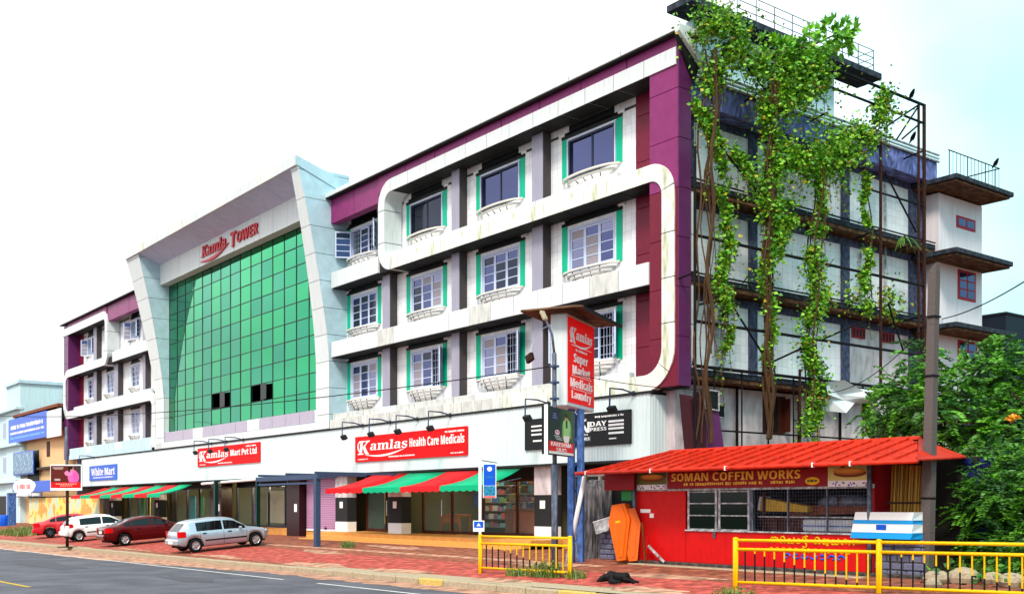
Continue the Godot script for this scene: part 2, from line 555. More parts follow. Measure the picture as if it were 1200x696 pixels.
func ground() -> void:
	struct("ground", Shape.new().box(Vector3(-900, -0.8, -900), Vector3(900, -0.22, 900)), M.earth)
	var road := Shape.new()
	road.hexa([Vector3(-400, -0.5, kerb_z(-400)), Vector3(300, -0.5, kerb_z(300)), Vector3(300, -0.5, kerb_z(300) + 15), Vector3(-400, -0.5, kerb_z(-400) + 15), Vector3(-400, -0.13, kerb_z(-400)), Vector3(300, -0.13, kerb_z(300)), Vector3(300, -0.13, kerb_z(300) + 15), Vector3(-400, -0.13, kerb_z(-400) + 15)])
	struct("road", road, M.asphalt)
	# swept dirt along the kerb, with a ragged edge
	var s := Shape.new()
	var r := RandomNumberGenerator.new()
	r.seed = 2
	var n := FastNoiseLite.new()
	n.seed = 5
	n.frequency = 0.35
	for i in 300:
		var xa := -110.0 + i * 0.5
		var xb := xa + 0.5
		var wa := lerpf(2.3, 1.0, smoothstep(-26.0, -6.0, xa)) + 0.4 * n.get_noise_1d(xa) + 0.25 * n.get_noise_1d(xa * 4.0)
		var wb := lerpf(2.3, 1.0, smoothstep(-26.0, -6.0, xb)) + 0.4 * n.get_noise_1d(xb) + 0.25 * n.get_noise_1d(xb * 4.0)
		s.quad(Vector3(xa, -0.126, kerb_z(xa)), Vector3(xb, -0.126, kerb_z(xb)), Vector3(xb, -0.125, kerb_z(xb) + wb), Vector3(xa, -0.125, kerb_z(xa) + wa), Vector3.UP)
	struct("road_shoulder", s, M.dirt)
	var line := Shape.new()
	for i in 70:
		var xa := -100.0 + i * 2.0
		if i in [47, 53, 58]:
			continue
		line.quad(Vector3(xa, -0.122, kerb_z(xa) + 2.0), Vector3(xa + 2.0, -0.122, kerb_z(xa + 2) + 2.0), Vector3(xa + 2.0, -0.122, kerb_z(xa + 2) + 2.12), Vector3(xa, -0.122, kerb_z(xa) + 2.12), Vector3.UP)
	struct("road_edge_line", line, M.line_white)
	var dash := Shape.new()
	for i in 12:
		var xa := -83.0 + i * 9.0
		dash.quad(Vector3(xa, -0.122, kerb_z(xa) + 8.65), Vector3(xa + 3.6, -0.122, kerb_z(xa + 3.6) + 8.65), Vector3(xa + 3.6, -0.122, kerb_z(xa + 3.6) + 8.8), Vector3(xa, -0.122, kerb_z(xa) + 8.8), Vector3.UP)
	struct("road_centre_line", dash, M.line_yellow)
	# forecourt of brown pavers, then the red walkway, a worn concrete strip between
	struct("forecourt", sheet(-120, 60, func(_x): return -22.0, func(x): return kerb_z(x) - 0.3, 0.0, 28, 6.0), M.paver_brown)
	struct("pavement", sheet(-75, 40, func(x): return 5.1 + 0.01 * x, func(x): return kerb_z(x) - 0.9, 0.006, 6, 5.0), M.paver_red)
	struct("concrete_strip", sheet(-75, 40, func(x): return kerb_z(x) - 0.9, func(x): return kerb_z(x) - 0.28, 0.004, 2, 5.0), M.concrete)
	struct("drain_strip", sheet(-24, 1, func(_x): return 3.9, func(_x): return 4.25, 0.005, 2, 5.0), M.dirt)
	# sand blown over the pavers, and tar patches and oil on the road
	var sand := Shape.new()
	for q in [[-36.0, 8.9, 2.2, 0.5], [-27.5, 8.2, 2.8, 0.5], [-18.0, 7.9, 2.4, 0.45], [-14.0, 5.0, 1.8, 0.4], [-9.5, 7.6, 2.2, 0.4], [-4.6, 7.3, 1.4, 0.35], [-12.0, 2.9, 2.6, 0.3], [-24.5, 3.6, 1.6, 0.5], [-1.0, 4.4, 1.5, 0.4], [4.2, 5.0, 1.8, 0.35], [5.6, 6.9, 1.5, 0.3], [0.6, 7.3, 1.2, 0.25]]:
		blotch(sand, q[0], q[1], q[2], q[3], 0.010, r, true)
	struct("sand_drift", sand, M.dirt)
	var tar := Shape.new()
	for q in [[-19.0, 13.8, 3.2, 0.8], [-8.0, 12.6, 2.0, 0.4], [-30.0, 14.5, 3.5, 0.7]]:
		blotch(tar, q[0], q[1], q[2], q[3], -0.124, r, false)
	struct("tar_patch", tar, mat("tar", c8(94, 94, 102), 0.8, 0.0, tex["grain"], Vector3(0.5, 0.5, 0.5)))
	var kerb := Node3D.new()
	kerb.name = "kerb"
	add_child(kerb)
	kerb.set_meta("kind", "structure")
	for i in 95:
		var xa := -78.0 + i * 1.15
		var m: Material = M.kerb_yellow if i in [66, 71, 72] else M.concrete
		var t := facing(Vector3(xa + 0.57, -0.08 + r.randf_range(-0.012, 0.012), kerb_z(xa + 0.57) - 0.13), Vector3(1, 0, -0.043 + r.randf_range(-0.012, 0.012)))
		part("kerb_stone", Shape.new().obox(t, Vector3(1.12, 0.24, 0.26), 0.025), m, kerb)
	# low growth at the kerb by the railing
	var tufts := [[1.2, 6.3, 0.4], [0.2, 6.5, 0.25], [2.3, 6.2, 0.22], [8.6, 7.35, 0.3], [-31.0, 4.6, 0.3], [-14.6, 3.5, 0.25]]
	for q in tufts:
		var g := grass_tuft(q[2], int(q[0] * 10) + 500)
		g.position = Vector3(q[0], rise(q[1]), q[1])
		tag(g, ["green weed tuft growing by the small yellow railing", "low weeds at the left foot of the small yellow railing", "weeds at the right post of the small yellow railing", "weed tuft at the kerb in front of the long yellow railing", "weeds by the silver hatchback's side of the forecourt", "weeds at the foot of the blue steel frame post"][tufts.find(q)], "weeds")
	var gl := Shape.new()
	var verge := part("verge_grass", gl_grass(gl), M.leaf)
	verge.set_meta("kind", "stuff")
	tag(verge, "strip of long green grass beside the parked red car and the pale shop", "grass")


func blotch(s: Shape, x: float, z: float, rx: float, rz: float, lift: float, r: RandomNumberGenerator, on_rise: bool) -> void:
	var n := 22
	var p := []
	var k1 := r.randf() * TAU
	var k2 := r.randf() * TAU
	for i in n:
		var a := TAU * i / n
		var g := 1.0 + 0.22 * sin(2.0 * a + k1) + 0.16 * sin(5.0 * a + k2) + r.randf_range(-0.1, 0.1)
		var zz := z + sin(a) * rz * g
		p.append(Vector3(x + cos(a) * rx * g, (rise(zz) if on_rise else 0.0) + lift, zz))
	var c := Vector3(x, (rise(z) if on_rise else 0.0) + lift, z)
	for i in n:
		s.tri(c, p[i], p[(i + 1) % n], Vector3.UP)


func gl_grass(s: Shape) -> Shape:
	var r := RandomNumberGenerator.new()
	r.seed = 77
	for i in 1500:
		var x := r.randf_range(-60.5, -50.0)
		var z := r.randf_range(4.6, 7.6)
		blade(s, Vector3(x, rise(z), z), r, r.randf_range(0.15, 0.5))
	return s


func blade(s: Shape, p: Vector3, r: RandomNumberGenerator, h: float) -> void:
	var a := r.randf() * TAU
	var d := Vector3(cos(a), 0, sin(a))
	var w := Vector3(-d.z, 0, d.x) * h * 0.06
	var c := Color(0.05, 0.13, 0.015).lerp(Color(0.16, 0.22, 0.03), r.randf())
	s.st.set_color(c)
	s.tri(p - w, p + w, p + d * h * 0.4 + Vector3(0, h, 0), d)


func grass_tuft(size: float, sd: int) -> MeshInstance3D:
	var r := RandomNumberGenerator.new()
	r.seed = sd
	var s := Shape.new()
	for i in 130:
		var a := r.randf() * TAU
		var d := sqrt(r.randf()) * size
		var p := Vector3(cos(a) * d * 1.6, 0, sin(a) * d)
		blade(s, p, r, size * r.randf_range(0.5, 1.3))
		leaf(s, p + Vector3(0, size * r.randf_range(0.2, 1.0), 0), r, size * 0.22, Color(0.05, 0.16, 0.02).lerp(Color(0.14, 0.24, 0.03), r.randf()))
	return part("weed_tuft", s, M.leaf)


# one leaf: a folded kite of four faces with its own turn
func leaf(s: Shape, p: Vector3, r: RandomNumberGenerator, size: float, c: Color, along := Vector3.ZERO, wide := 0.36) -> void:
	var d := along
	if d == Vector3.ZERO:
		var a := r.randf() * TAU
		d = Vector3(cos(a), r.randf_range(-0.9, 0.35), sin(a)).normalized()
	var u := d.cross(Vector3(r.randf_range(-1, 1), r.randf_range(-1, 1), r.randf_range(-1, 1))).normalized()
	var n := d.cross(u)
	s.st.set_color(c)
	var tip := p + d * size
	var m := p + d * size * 0.45 - n * size * 0.06
	s.tri(p, m + u * size * wide, tip, n)
	s.tri(p, tip, m - u * size * wide, n)


# ------------------------------------------------------------------ the long white and purple building
const WALL := -0.95
const WEST := -68.5


func arc(c: Vector2, r: float, a0: float, a1: float, k := 8) -> Array:
	var o := []
	for i in k + 1:
		var a := deg_to_rad(a0 + (a1 - a0) * i / k)
		o.append(c + Vector2(cos(a), sin(a)) * r)
	return o


# the white band that runs round the front like a folded strip: cut into panels with open joints over a dark core
func ribbon(b: Node3D, pts: Array, hw: float, z0: float, z1: float, seg: float, m: Material) -> void:
	var lens := [0.0]
	for i in range(1, pts.size()):
		lens.append(lens[i - 1] + pts[i - 1].distance_to(pts[i]))
	var nrm := []
	for i in pts.size():
		var d: Vector2 = (pts[mini(i + 1, pts.size() - 1)] - pts[maxi(i - 1, 0)]).normalized()
		nrm.append(Vector2(-d.y, d.x))
	var total: float = lens[-1]
	var count := int(round(total / seg))
	for k in count:
		var a := total * k / count + 0.016
		var e := total * (k + 1) / count - 0.016
		var at := [a]
		for l in lens:
			if l > a + 0.03 and l < e - 0.03:
				at.append(l)
		at.append(e)
		var left := PackedVector2Array()
		var right := PackedVector2Array()
		for l in at:
			var i := 0
			while i < lens.size() - 2 and lens[i + 1] < l:
				i += 1
			var f: float = clampf((l - lens[i]) / (lens[i + 1] - lens[i]), 0, 1)
			var p: Vector2 = pts[i].lerp(pts[i + 1], f)
			var n: Vector2 = nrm[i].lerp(nrm[i + 1], f).normalized()
			left.append(p + n * hw)
			right.append(p - n * hw)
		right.reverse()
		left.append_array(right)
		part("ribbon_panel", Shape.new().prism(left, Transform3D(), z0, z1), m, b)
	var core := Shape.new()
	for i in pts.size() - 1:
		var q := PackedVector2Array([pts[i] + nrm[i] * (hw - 0.03), pts[i + 1] + nrm[i + 1] * (hw - 0.03), pts[i + 1] - nrm[i + 1] * (hw - 0.03), pts[i] - nrm[i] * (hw - 0.03)])
		core.prism(q, Transform3D(), z0 + 0.03, z1 - 0.03)
	part("ribbon_core", core, M.joint, b)


func row_of_panels(called: String, b: Node3D, x0: float, x1: float, y0: float, y1: float, zf: float, zb: float, pitch: float, m: Material, odd: Material = null) -> void:
	var n := maxi(1, int(round((x1 - x0) / pitch)))
	for i in n:
		var xa := x0 + (x1 - x0) * i / n + 0.014
		var xb := x0 + (x1 - x0) * (i + 1) / n - 0.014
		var mm := odd if odd and (i * 7) % 5 == 1 else m
		part(called, bx(Vector3(xa, y0, zb), Vector3(xb, y1, zf + 0.004 * sin(i * 2.4)), 0.012), mm, b)
	part(called + "_backing", bx(Vector3(x0 + 0.02, y0 + 0.02, zb + 0.01), Vector3(x1 - 0.02, y1 - 0.02, zf - 0.03)), M.joint, b)


func wall_bay(b: Node3D, x0: float, x1: float, y0: float, y1: float, hole: Rect2, m: Material) -> void:
	var s := Shape.new()
	var zb := WALL - 0.2
	s.box(Vector3(x0, y0, zb), Vector3(hole.position.x, y1, WALL))
	s.box(Vector3(hole.end.x, y0, zb), Vector3(x1, y1, WALL))
	s.box(Vector3(hole.position.x, y0, zb), Vector3(hole.end.x, hole.position.y, WALL))
	s.box(Vector3(hole.position.x, hole.end.y, zb), Vector3(hole.end.x, y1, WALL))
	part("wall", s, m, b)


# style: 0 three casements, 1 third casement swung open, 2 dark sliding pair, 3 both outer casements open, 4 two casements
func window(b: Node3D, cx: float, w: float, y0: float, y1: float, style: int, layers: int, wide: bool) -> void:
	var z := WALL - 0.06
	var fs := Shape.new()
	var t := 0.07
	var x0 := cx - w / 2
	var x1 := cx + w / 2
	fs.box(Vector3(x0, y0, z - 0.08), Vector3(x0 + t, y1, WALL + 0.03), 0.008)
	fs.box(Vector3(x1 - t, y0, z - 0.08), Vector3(x1, y1, WALL + 0.03), 0.008)
	fs.box(Vector3(x0 + t, y1 - t, z - 0.08), Vector3(x1 - t, y1, WALL + 0.027), 0.008)
	fs.box(Vector3(x0 + t, y0, z - 0.08), Vector3(x1 - t, y0 + t, WALL + 0.027), 0.008)
	var panes := []
	var n := 2 if style == 2 or style == 4 else 3
	var cw := (w - 2 * t) / n
	for k in n:
		var a := x0 + t + cw * k
		if style == 2:
			fs.box(Vector3(a, y0 + t, z - 0.03), Vector3(a + 0.05, y1 - t, z + 0.02 + 0.02 * k))
			fs.box(Vector3(a + cw - 0.05, y0 + t, z - 0.03), Vector3(a + cw, y1 - t, z + 0.022 + 0.02 * k))
			panes.append([Vector3(a + 0.05, y0 + t, z - 0.014 + 0.02 * k), Vector3(a + cw - 0.05, y1 - t, z - 0.002 + 0.02 * k)])
			continue
		var opened := (style == 1 and k == 2) or (style == 3 and k != 1)
		var sw := Transform3D(Basis(), Vector3(a, 0, z))
		if opened:
			var right := k == 2
			var ang := deg_to_rad(-118.0 if not right else 142.0)
			if right:
				sw = Transform3D(Basis(Vector3.UP, ang), Vector3(a + cw, 0, WALL + 0.04)) * Transform3D(Basis(), Vector3(-cw, 0, 0))
			else:
				sw = Transform3D(Basis(Vector3.UP, ang), Vector3(a, 0, WALL + 0.04))
		var q := 0.065
		var yc := (y0 + y1) / 2
		var hh := y1 - y0 - 2 * t
		fs.obox(sw * Transform3D(Basis(), Vector3(q / 2, yc, 0)), Vector3(q, hh, 0.06))
		fs.obox(sw * Transform3D(Basis(), Vector3(cw - q / 2, yc, 0)), Vector3(q, hh, 0.061))
		for j in 5:
			var th := q if j in [0, 4] else 0.035
			fs.obox(sw * Transform3D(Basis(), Vector3(cw / 2, y0 + t + (hh - q) * j / 4.0 + q / 2, 0)), Vector3(cw - 2 * q, th, 0.05))
		for j in 4:
			var lo := y0 + t + (hh - q) * j / 4.0 + q * 0.8
			var hi := y0 + t + (hh - q) * (j + 1) / 4.0 + q * 0.2
			panes.append([sw, Vector3(cw / 2, (lo + hi) / 2, 0), Vector3(cw - 2 * q, hi - lo, 0.014)])
		if opened:
			for j in 4:
				fs.box(Vector3(a + cw * (j + 1) / 5.0 - 0.008, y0 + t, z - 0.05), Vector3(a + cw * (j + 1) / 5.0 + 0.008, y1 - t, z - 0.034))
			for j in 5:
				var yy := y0 + t + hh * (j + 0.5) / 5.0
				fs.box(Vector3(a, yy - 0.007, z - 0.034), Vector3(a + cw, yy + 0.007, z - 0.02))
	var f := part("window", fs, M.alu_dark if style == 2 else M.frame_white, b)
	for p in panes:
		if p.size() == 2:
			part("pane", bx(p[0], p[1]), M.pane_dim if int(absf(cx * 10)) % 2 else M.pane, f)
		else:
			part("pane", Shape.new().obox(p[0] * Transform3D(Basis(), p[1]), p[2]), M[["pane", "pane", "pane_dim", "pane_pale", "pane", "pane_curtain", "pane_dim"][int(absf(sin(cx * 3.7 + y0 * 1.3) * 50.0 + panes.find(p) / 4 * 2.3 + (1.9 if panes.find(p) % 4 == 3 else 0.0))) % 7]], f)
	if style == 2:   # a pale lining round the dark frame
		var ln := Shape.new()
		ln.box(Vector3(x0 - 0.05, y0, WALL), Vector3(x0 - 0.002, y1 + 0.05, WALL + 0.06))
		ln.box(Vector3(x1 + 0.002, y0, WALL), Vector3(x1 + 0.05, y1 + 0.05, WALL + 0.06))
		ln.box(Vector3(x0, y1 + 0.002, WALL), Vector3(x1, y1 + 0.05, WALL + 0.058))
		part("lining", ln, M.frame_white, f)
	if wide:
		for s in [-1, 1]:
			var e: float = cx + s * (w / 2 + 0.07)
			part("green_strip", bx(Vector3(minf(e, e + s * 0.3), y0 - 0.05, WALL), Vector3(maxf(e, e + s * 0.3), y1 + 0.1, WALL + 0.02)), M.green_strip, f)
	# dark stepped stone over the window, enlarged to paint in wall-top shade, with pale stepped tiles above it
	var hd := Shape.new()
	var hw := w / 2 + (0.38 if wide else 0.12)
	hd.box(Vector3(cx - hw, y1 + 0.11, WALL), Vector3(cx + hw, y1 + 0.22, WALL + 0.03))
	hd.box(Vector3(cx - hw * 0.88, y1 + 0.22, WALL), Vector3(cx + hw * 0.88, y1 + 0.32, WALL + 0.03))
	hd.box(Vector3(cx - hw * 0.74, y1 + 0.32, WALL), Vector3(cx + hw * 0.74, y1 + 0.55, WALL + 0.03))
	part("stone_and_shade_hood", hd, M.black_stone, f)
	for s in [-1.0, 1.0]:
		for k in [[0.885, 1.08, 0.225]]:
			var xa: float = cx + s * hw * k[0]
			var xb: float = cx + s * hw * k[1]
			part("stepped_trim", bx(Vector3(minf(xa, xb), y1 + k[2], WALL), Vector3(maxf(xa, xb), y1 + k[2] + 0.1, WALL + 0.07), 0.01), M.tile, f)
	# the boat shaped planter rail of bent slats
	var pl := Node3D.new()
	pl.name = "window_planter"
	b.add_child(pl, true)
	for k in layers:
		var half := (w / 2 + (0.28 if wide else 0.15)) * (1.0 - 0.17 * k)
		var bulge := 0.42 * (1.0 - 0.2 * k)
		var ss := Shape.new()
		var pv := []
		for i in 11:
			var a := -1.0 + 0.2 * i
			pv.append(Vector3(cx + half * a, y0 - 0.06 - 0.125 * k, WALL + 0.03 + bulge * sqrt(maxf(0.0, 1.0 - a * a * 0.98))))
		for i in 10:
			var p: Vector3 = pv[i]
			var q: Vector3 = pv[i + 1]
			var d := 0.10
			var hgt := 0.032
			ss.hexa([p + Vector3(0, -hgt, 0), p + Vector3(0, hgt, 0), p + Vector3(0, hgt, -d), p + Vector3(0, -hgt, -d), q + Vector3(0, -hgt, 0), q + Vector3(0, hgt, 0), q + Vector3(0, hgt, -d), q + Vector3(0, -hgt, -d)])
		part("slat", ss, M.slat, pl)
	if layers > 0:
		for i in 4:
			var a := -0.6 + 0.4 * i
			var z1 := WALL + 0.36 * sqrt(1.0 - a * a)
			part("bracket", Shape.new().tube([Vector3(cx + a * w / 2, y0 - 0.06, z1), Vector3(cx + a * w / 2 * 0.8, y0 - 0.06 - 0.12 * layers, WALL + 0.1)], 0.018, 4), M.rust_dark, pl)


func main_building() -> void:
	var b := thing("commercial_building", "long four storey white and purple commercial block with slanted green glass tower front", "building")
	var P: Material = M.panel
	# body behind everything, so that no daylight gets into the rooms
	part("body", bx(Vector3(WEST + 0.4, 3.87, -14.7), Vector3(-1.2, 15.5, -3.6)), M.interior, b)
	part("lower_body", bx(Vector3(WEST + 0.4, 0.3, -14.7), Vector3(-1.2, 3.86, -7.05)), M.interior, b)
	part("end_wall", bx(Vector3(WEST + 0.02, 0.3, -14.7), Vector3(WEST + 0.39, 16.6, -1.0)), M.plaster, b)
	# storeys: floors, soffits, walls, windows, pilasters
	var floors := [[5.75, 6.42], [9.15, 9.88], [12.42, 13.18], [15.85, 16.4]]
	var wings := [[-22.8, -2.8, [-21.15, -15.75, -10.45, -5.07], [[-18.8, -18.16], [-13.27, -12.71], [-7.97, -7.32]]], [-66.1, -46.4, [-64.05, -59.25, -53.6], [[-62.18, -61.44], [-57.18, -56.3], [-50.95, -50.43]]]]
	for wi in 2:
		var wing = wings[wi]
		var x0: float = wing[0]
		var x1: float = wing[1]
		for f in 4:
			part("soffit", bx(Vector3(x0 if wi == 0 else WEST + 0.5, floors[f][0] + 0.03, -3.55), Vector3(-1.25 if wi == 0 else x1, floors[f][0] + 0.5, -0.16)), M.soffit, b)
		for st in 3:
			var yb: float = floors[st][0] + 0.53
			var yt: float = floors[st + 1][0] + 0.03
			var w0: float = [7.12, 10.48, 13.86][st]
			var w1: float = [8.82, 12.08, 15.26][st]
			for k in wing[2].size():
				var c: float = wing[2][k]
				var l: float = x0 if k == 0 else wing[3][k - 1][0] + 0.3
				var r: float = x1 if k == wing[2].size() - 1 else wing[3][k][0] + 0.3
				if wi == 1:
					r = x1 if k == 2 else wing[3][k][0] + 0.3
				var w := 2.45 if wi == 0 else 1.75
				var style := 0
				var layers: int = [5, 4, 2][st]
				if wi == 0:
					if st == 0 and k in [1, 2]:
						style = 1
					if st == 0 and k == 3:
						style = 3
					if st == 2:
						style = 2 if k > 0 else 3
				else:
					style = 4
					if st == 2:
						style = 3 if k != 1 else 4
						layers = 1
				wall_bay(b, l, r, yb, yt, Rect2(c - w / 2, w0, w, w1 - w0), M.tile)
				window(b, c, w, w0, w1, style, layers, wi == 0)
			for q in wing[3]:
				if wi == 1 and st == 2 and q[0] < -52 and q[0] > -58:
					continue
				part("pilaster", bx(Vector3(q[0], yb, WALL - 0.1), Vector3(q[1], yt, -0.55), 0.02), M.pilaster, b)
				part("pilaster_shade_panel", bx(Vector3(q[1] + 0.001, yb, WALL - 0.05), Vector3(q[1] + 0.012, yt, -0.57)), mat("pilaster_shade", c8(74, 68, 70), 0.6, 0.0, tex["mottle"], Vector3.ONE), b)  # side face's shade put into the colour of a thin added panel
	# dark undersides right up to the front edges
	for q in [[-22.75, -1.33, 9.15, -0.075], [-22.75, -18.35, 12.45, -0.075], [-17.1, -1.25, 12.41, -0.02], [-17.1, -1.3, 15.82, -0.02], [-66.0, -48.2, 9.05, -0.02], [-67.0, -58.0, 12.4, -0.02], [-56.0, -46.75, 12.45, -0.075], [-68.8, -58.0, 15.8, -0.02]]:
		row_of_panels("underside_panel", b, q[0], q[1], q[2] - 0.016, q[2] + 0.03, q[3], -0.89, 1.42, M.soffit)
	# parapets
	row_of_panels("parapet_panel", b, -22.75, -1.32, 9.15, 9.88, -0.06, -0.3, 1.42, P, M.panel_dirty)
	row_of_panels("parapet_panel", b, -22.75, -18.34, 12.45, 13.2, -0.06, -0.3, 1.42, P)
	row_of_panels("parapet_panel", b, -17.5, -2.95, 12.95, 13.2, -0.2, -0.4, 1.42, P)
	row_of_panels("parapet_panel", b, -22.75, -2.3, 6.1, 6.45, -0.14, -0.4, 1.42, M.panel_dirty, P)
	row_of_panels("parapet_panel", b, -66.9, -46.7, 6.1, 6.62, -0.06, -0.3, 1.42, M.panel_blue, P)
	row_of_panels("parapet_panel", b, -56.0, -46.7, 12.45, 13.2, -0.06, -0.3, 1.42, P)
	row_of_panels("parapet_panel", b, -66.0, -48.2, 9.55, 9.9, -0.14, -0.4, 1.42, P)
	# the white ribbons
	var moss := noise_tex("mossmask", Vector2i(256, 256), 20.0, 0.35, 1.0, 101, 5, 0.5)
	mat("ribbon_mossy", c8(228, 231, 222), 0.6, 0.0, moss_texture(), Vector3(0.3, 0.35, 0.3))
	var hw := 0.27
	var rb := []
	rb.append(Vector2(-0.06, 16.09))
	rb.append(Vector2(-9.0, 16.09))
	rb.append_array(arc(Vector2(-17.2, 15.32), 0.77, 90, 180))
	rb.append_array(arc(Vector2(-17.2, 13.45), 0.77, 180, 270))
	ribbon(b, rb, hw, -0.9, 0.0, 1.42, P)
	var rc := [Vector2(-17.2, 12.68), Vector2(-9.0, 12.68)]
	rc.append_array(arc(Vector2(-1.2, 11.9), 0.78, 90, 0))
	rc.append_array(arc(Vector2(-1.5, 7.05), 1.08, 0, -90))
	rc.append(Vector2(-9.0, 5.97))
	ribbon(b, rc, hw, -0.9, 0.0, 1.42, M.ribbon_mossy)
	ribbon(b, [Vector2(-9.0, 5.95), Vector2(-15, 5.95), Vector2(-22.75, 5.95)], 0.22, -0.9, 0.0, 1.42, M.panel_dirty)
	# ... and of the far wing
	var la := [Vector2(-68.9, 16.1), Vector2(-62.0, 16.1)]
	la.append_array(arc(Vector2(-57.9, 15.45), 0.65, 90, 0))
	la.append_array(arc(Vector2(-57.9, 13.35), 0.65, 0, -90))
	la.append(Vector2(-62.0, 12.7))
	la.append_array(arc(Vector2(-67.2, 11.7), 1.0, 90, 180))
	la.append_array(arc(Vector2(-67.2, 10.35), 1.0, 180, 270))
	la.append(Vector2(-60.0, 9.35))
	la.append_array(arc(Vector2(-48.0, 8.55), 0.8, 90, 0))
	la.append(Vector2(-47.2, 5.9))
	ribbon(b, la, 0.3, -0.9, 0.0, 1.42, P)
	ribbon(b, [Vector2(-47.6, 5.93), Vector2(-57, 5.93), Vector2(-66.9, 5.93)], 0.18, -0.9, -0.02, 1.42, M.panel_blue)
	# purple corner pillar, side face, recess linings and frieze
	for k in 7:
		var ya := 5.8 + k * 1.55
		var yb := minf(ya + 1.54, 16.6)
		part("purple_panel", bx(Vector3(-1.28, ya, -0.3), Vector3(-0.045, yb, -0.05), 0.01), M.purple if ya > 11.5 else M.maroon, b)
		part("purple_side_panel", bx(Vector3(-0.04, ya, -0.62), Vector3(0.0, yb, -0.05), 0.01), M.purple_side, b)
		part("maroon_panel", bx(Vector3(-2.78, ya, WALL - 0.15), Vector3(-1.3, yb, WALL + 0.06), 0.01), M.maroon, b)
	part("pillar_core", bx(Vector3(-1.27, 5.75, -0.61), Vector3(-0.05, 16.6, -0.31)), M.soffit, b)
	row_of_panels("frieze_panel", b, -22.8, -18.3, 15.55, 16.69, -0.08, -0.5, 2.2, M.purple)
	row_of_panels("frieze_panel", b, -18.28, -0.03, 15.95, 16.69, -0.03, -0.5, 2.2, M.purple)
	row_of_panels("frieze_panel", b, -57.2, -47.5, 15.55, 16.69, -0.08, -0.5, 2.2, M.purple)
	row_of_panels("frieze_panel", b, -67.2, -57.22, 15.95, 16.69, -0.03, -0.5, 2.2, M.purple)
	for k in 7:
		var ya := 5.8 + k * 1.55
		part("purple_panel", bx(Vector3(WEST, ya, -0.95), Vector3(-67.25, minf(ya + 1.54, 16.6), -0.05), 0.01), M.purple_side, b)
		part("maroon_panel", bx(Vector3(-67.24, ya, WALL - 0.15), Vector3(-66.1, minf(ya + 1.54, 16.6), WALL + 0.06), 0.01), M.maroon, b)
	# roof slabs with a pale edge
	for q in [[-23.2, 0.26], [-68.9, -47.4]]:
		part("roof_slab", bx(Vector3(q[0], 16.70, -14.9 if q[1] < 0 else -0.9), Vector3(q[1], 16.74, 0.2)), M.soffit, b)
		row_of_panels("roof_edge_panel", b, q[0], q[1], 16.743, 16.94, 0.22, -0.9, 2.6, P)
	# slanting trim that closes the roof edge at the corner
	part("corner_trim", Shape.new().hexa([Vector3(0.10, 16.94, 0.22), Vector3(0.30, 16.94, 0.22), Vector3(0.30, 16.68, 0.22), Vector3(0.10, 16.68, 0.22), Vector3(0.10, 16.02, -0.86), Vector3(0.30, 16.02, -0.95), Vector3(0.30, 15.72, -0.95), Vector3(0.10, 15.72, -0.95)]), P, b)
	part("corner_closer", Shape.new().prism(PackedVector2Array([Vector2(-0.2, 16.70), Vector2(0.84, 15.86), Vector2(0.62, 15.4), Vector2(0.1, 16.2)]), Transform3D(Basis(Vector3(0, 0, -1), Vector3.UP, Vector3(1, 0, 0)), Vector3.ZERO), 0.01, 0.16), M.soffit, b)
	part("frieze_back", bx(Vector3(-68.0, 16.0, -0.88), Vector3(-0.3, 16.69, -0.52)), M.plaster, b)
	part("roof_deck", bx(Vector3(-68.0, 15.5, -14.6), Vector3(-0.92, 15.58, -0.92)), M.concrete_dark, b)
	part("roof_parapet", bx(Vector3(-68.6, 16.945, -0.9), Vector3(-48.0, 17.32, -0.55)), M.pale_cyan, b)
	glass_tower(b)
	shop_floor(b)
	side_face(b)


func moss_texture() -> ImageTexture:
	var im := Image.create(256, 256, false, Image.FORMAT_RGB8)
	var n := FastNoiseLite.new()
	n.seed = 44
	n.frequency = 0.03
	n.fractal_octaves = 5
	for y in 256:
		for x in 256:
			var a := TAU * x / 256.0
			var v := n.get_noise_3d(cos(a) * 40.0, sin(a) * 40.0, y * 0.16 if y < 128 else (256 - y) * 0.16)
			var k := clampf(v * 2.6 - 0.25, 0.0, 1.0)
			im.set_pixel(x, y, Color(1, 1, 1).lerp(Color(0.56, 0.58, 0.36), k * 0.7))
	return ImageTexture.create_from_image(im)


func lean(y: float) -> float:   # how far the tower's fins stand forward at a height
	if y < 9.4:
		return 0.0
	var a := (y - 9.4) / 8.7
	return 1.66 * (a * a * 0.35 + a * 0.65)


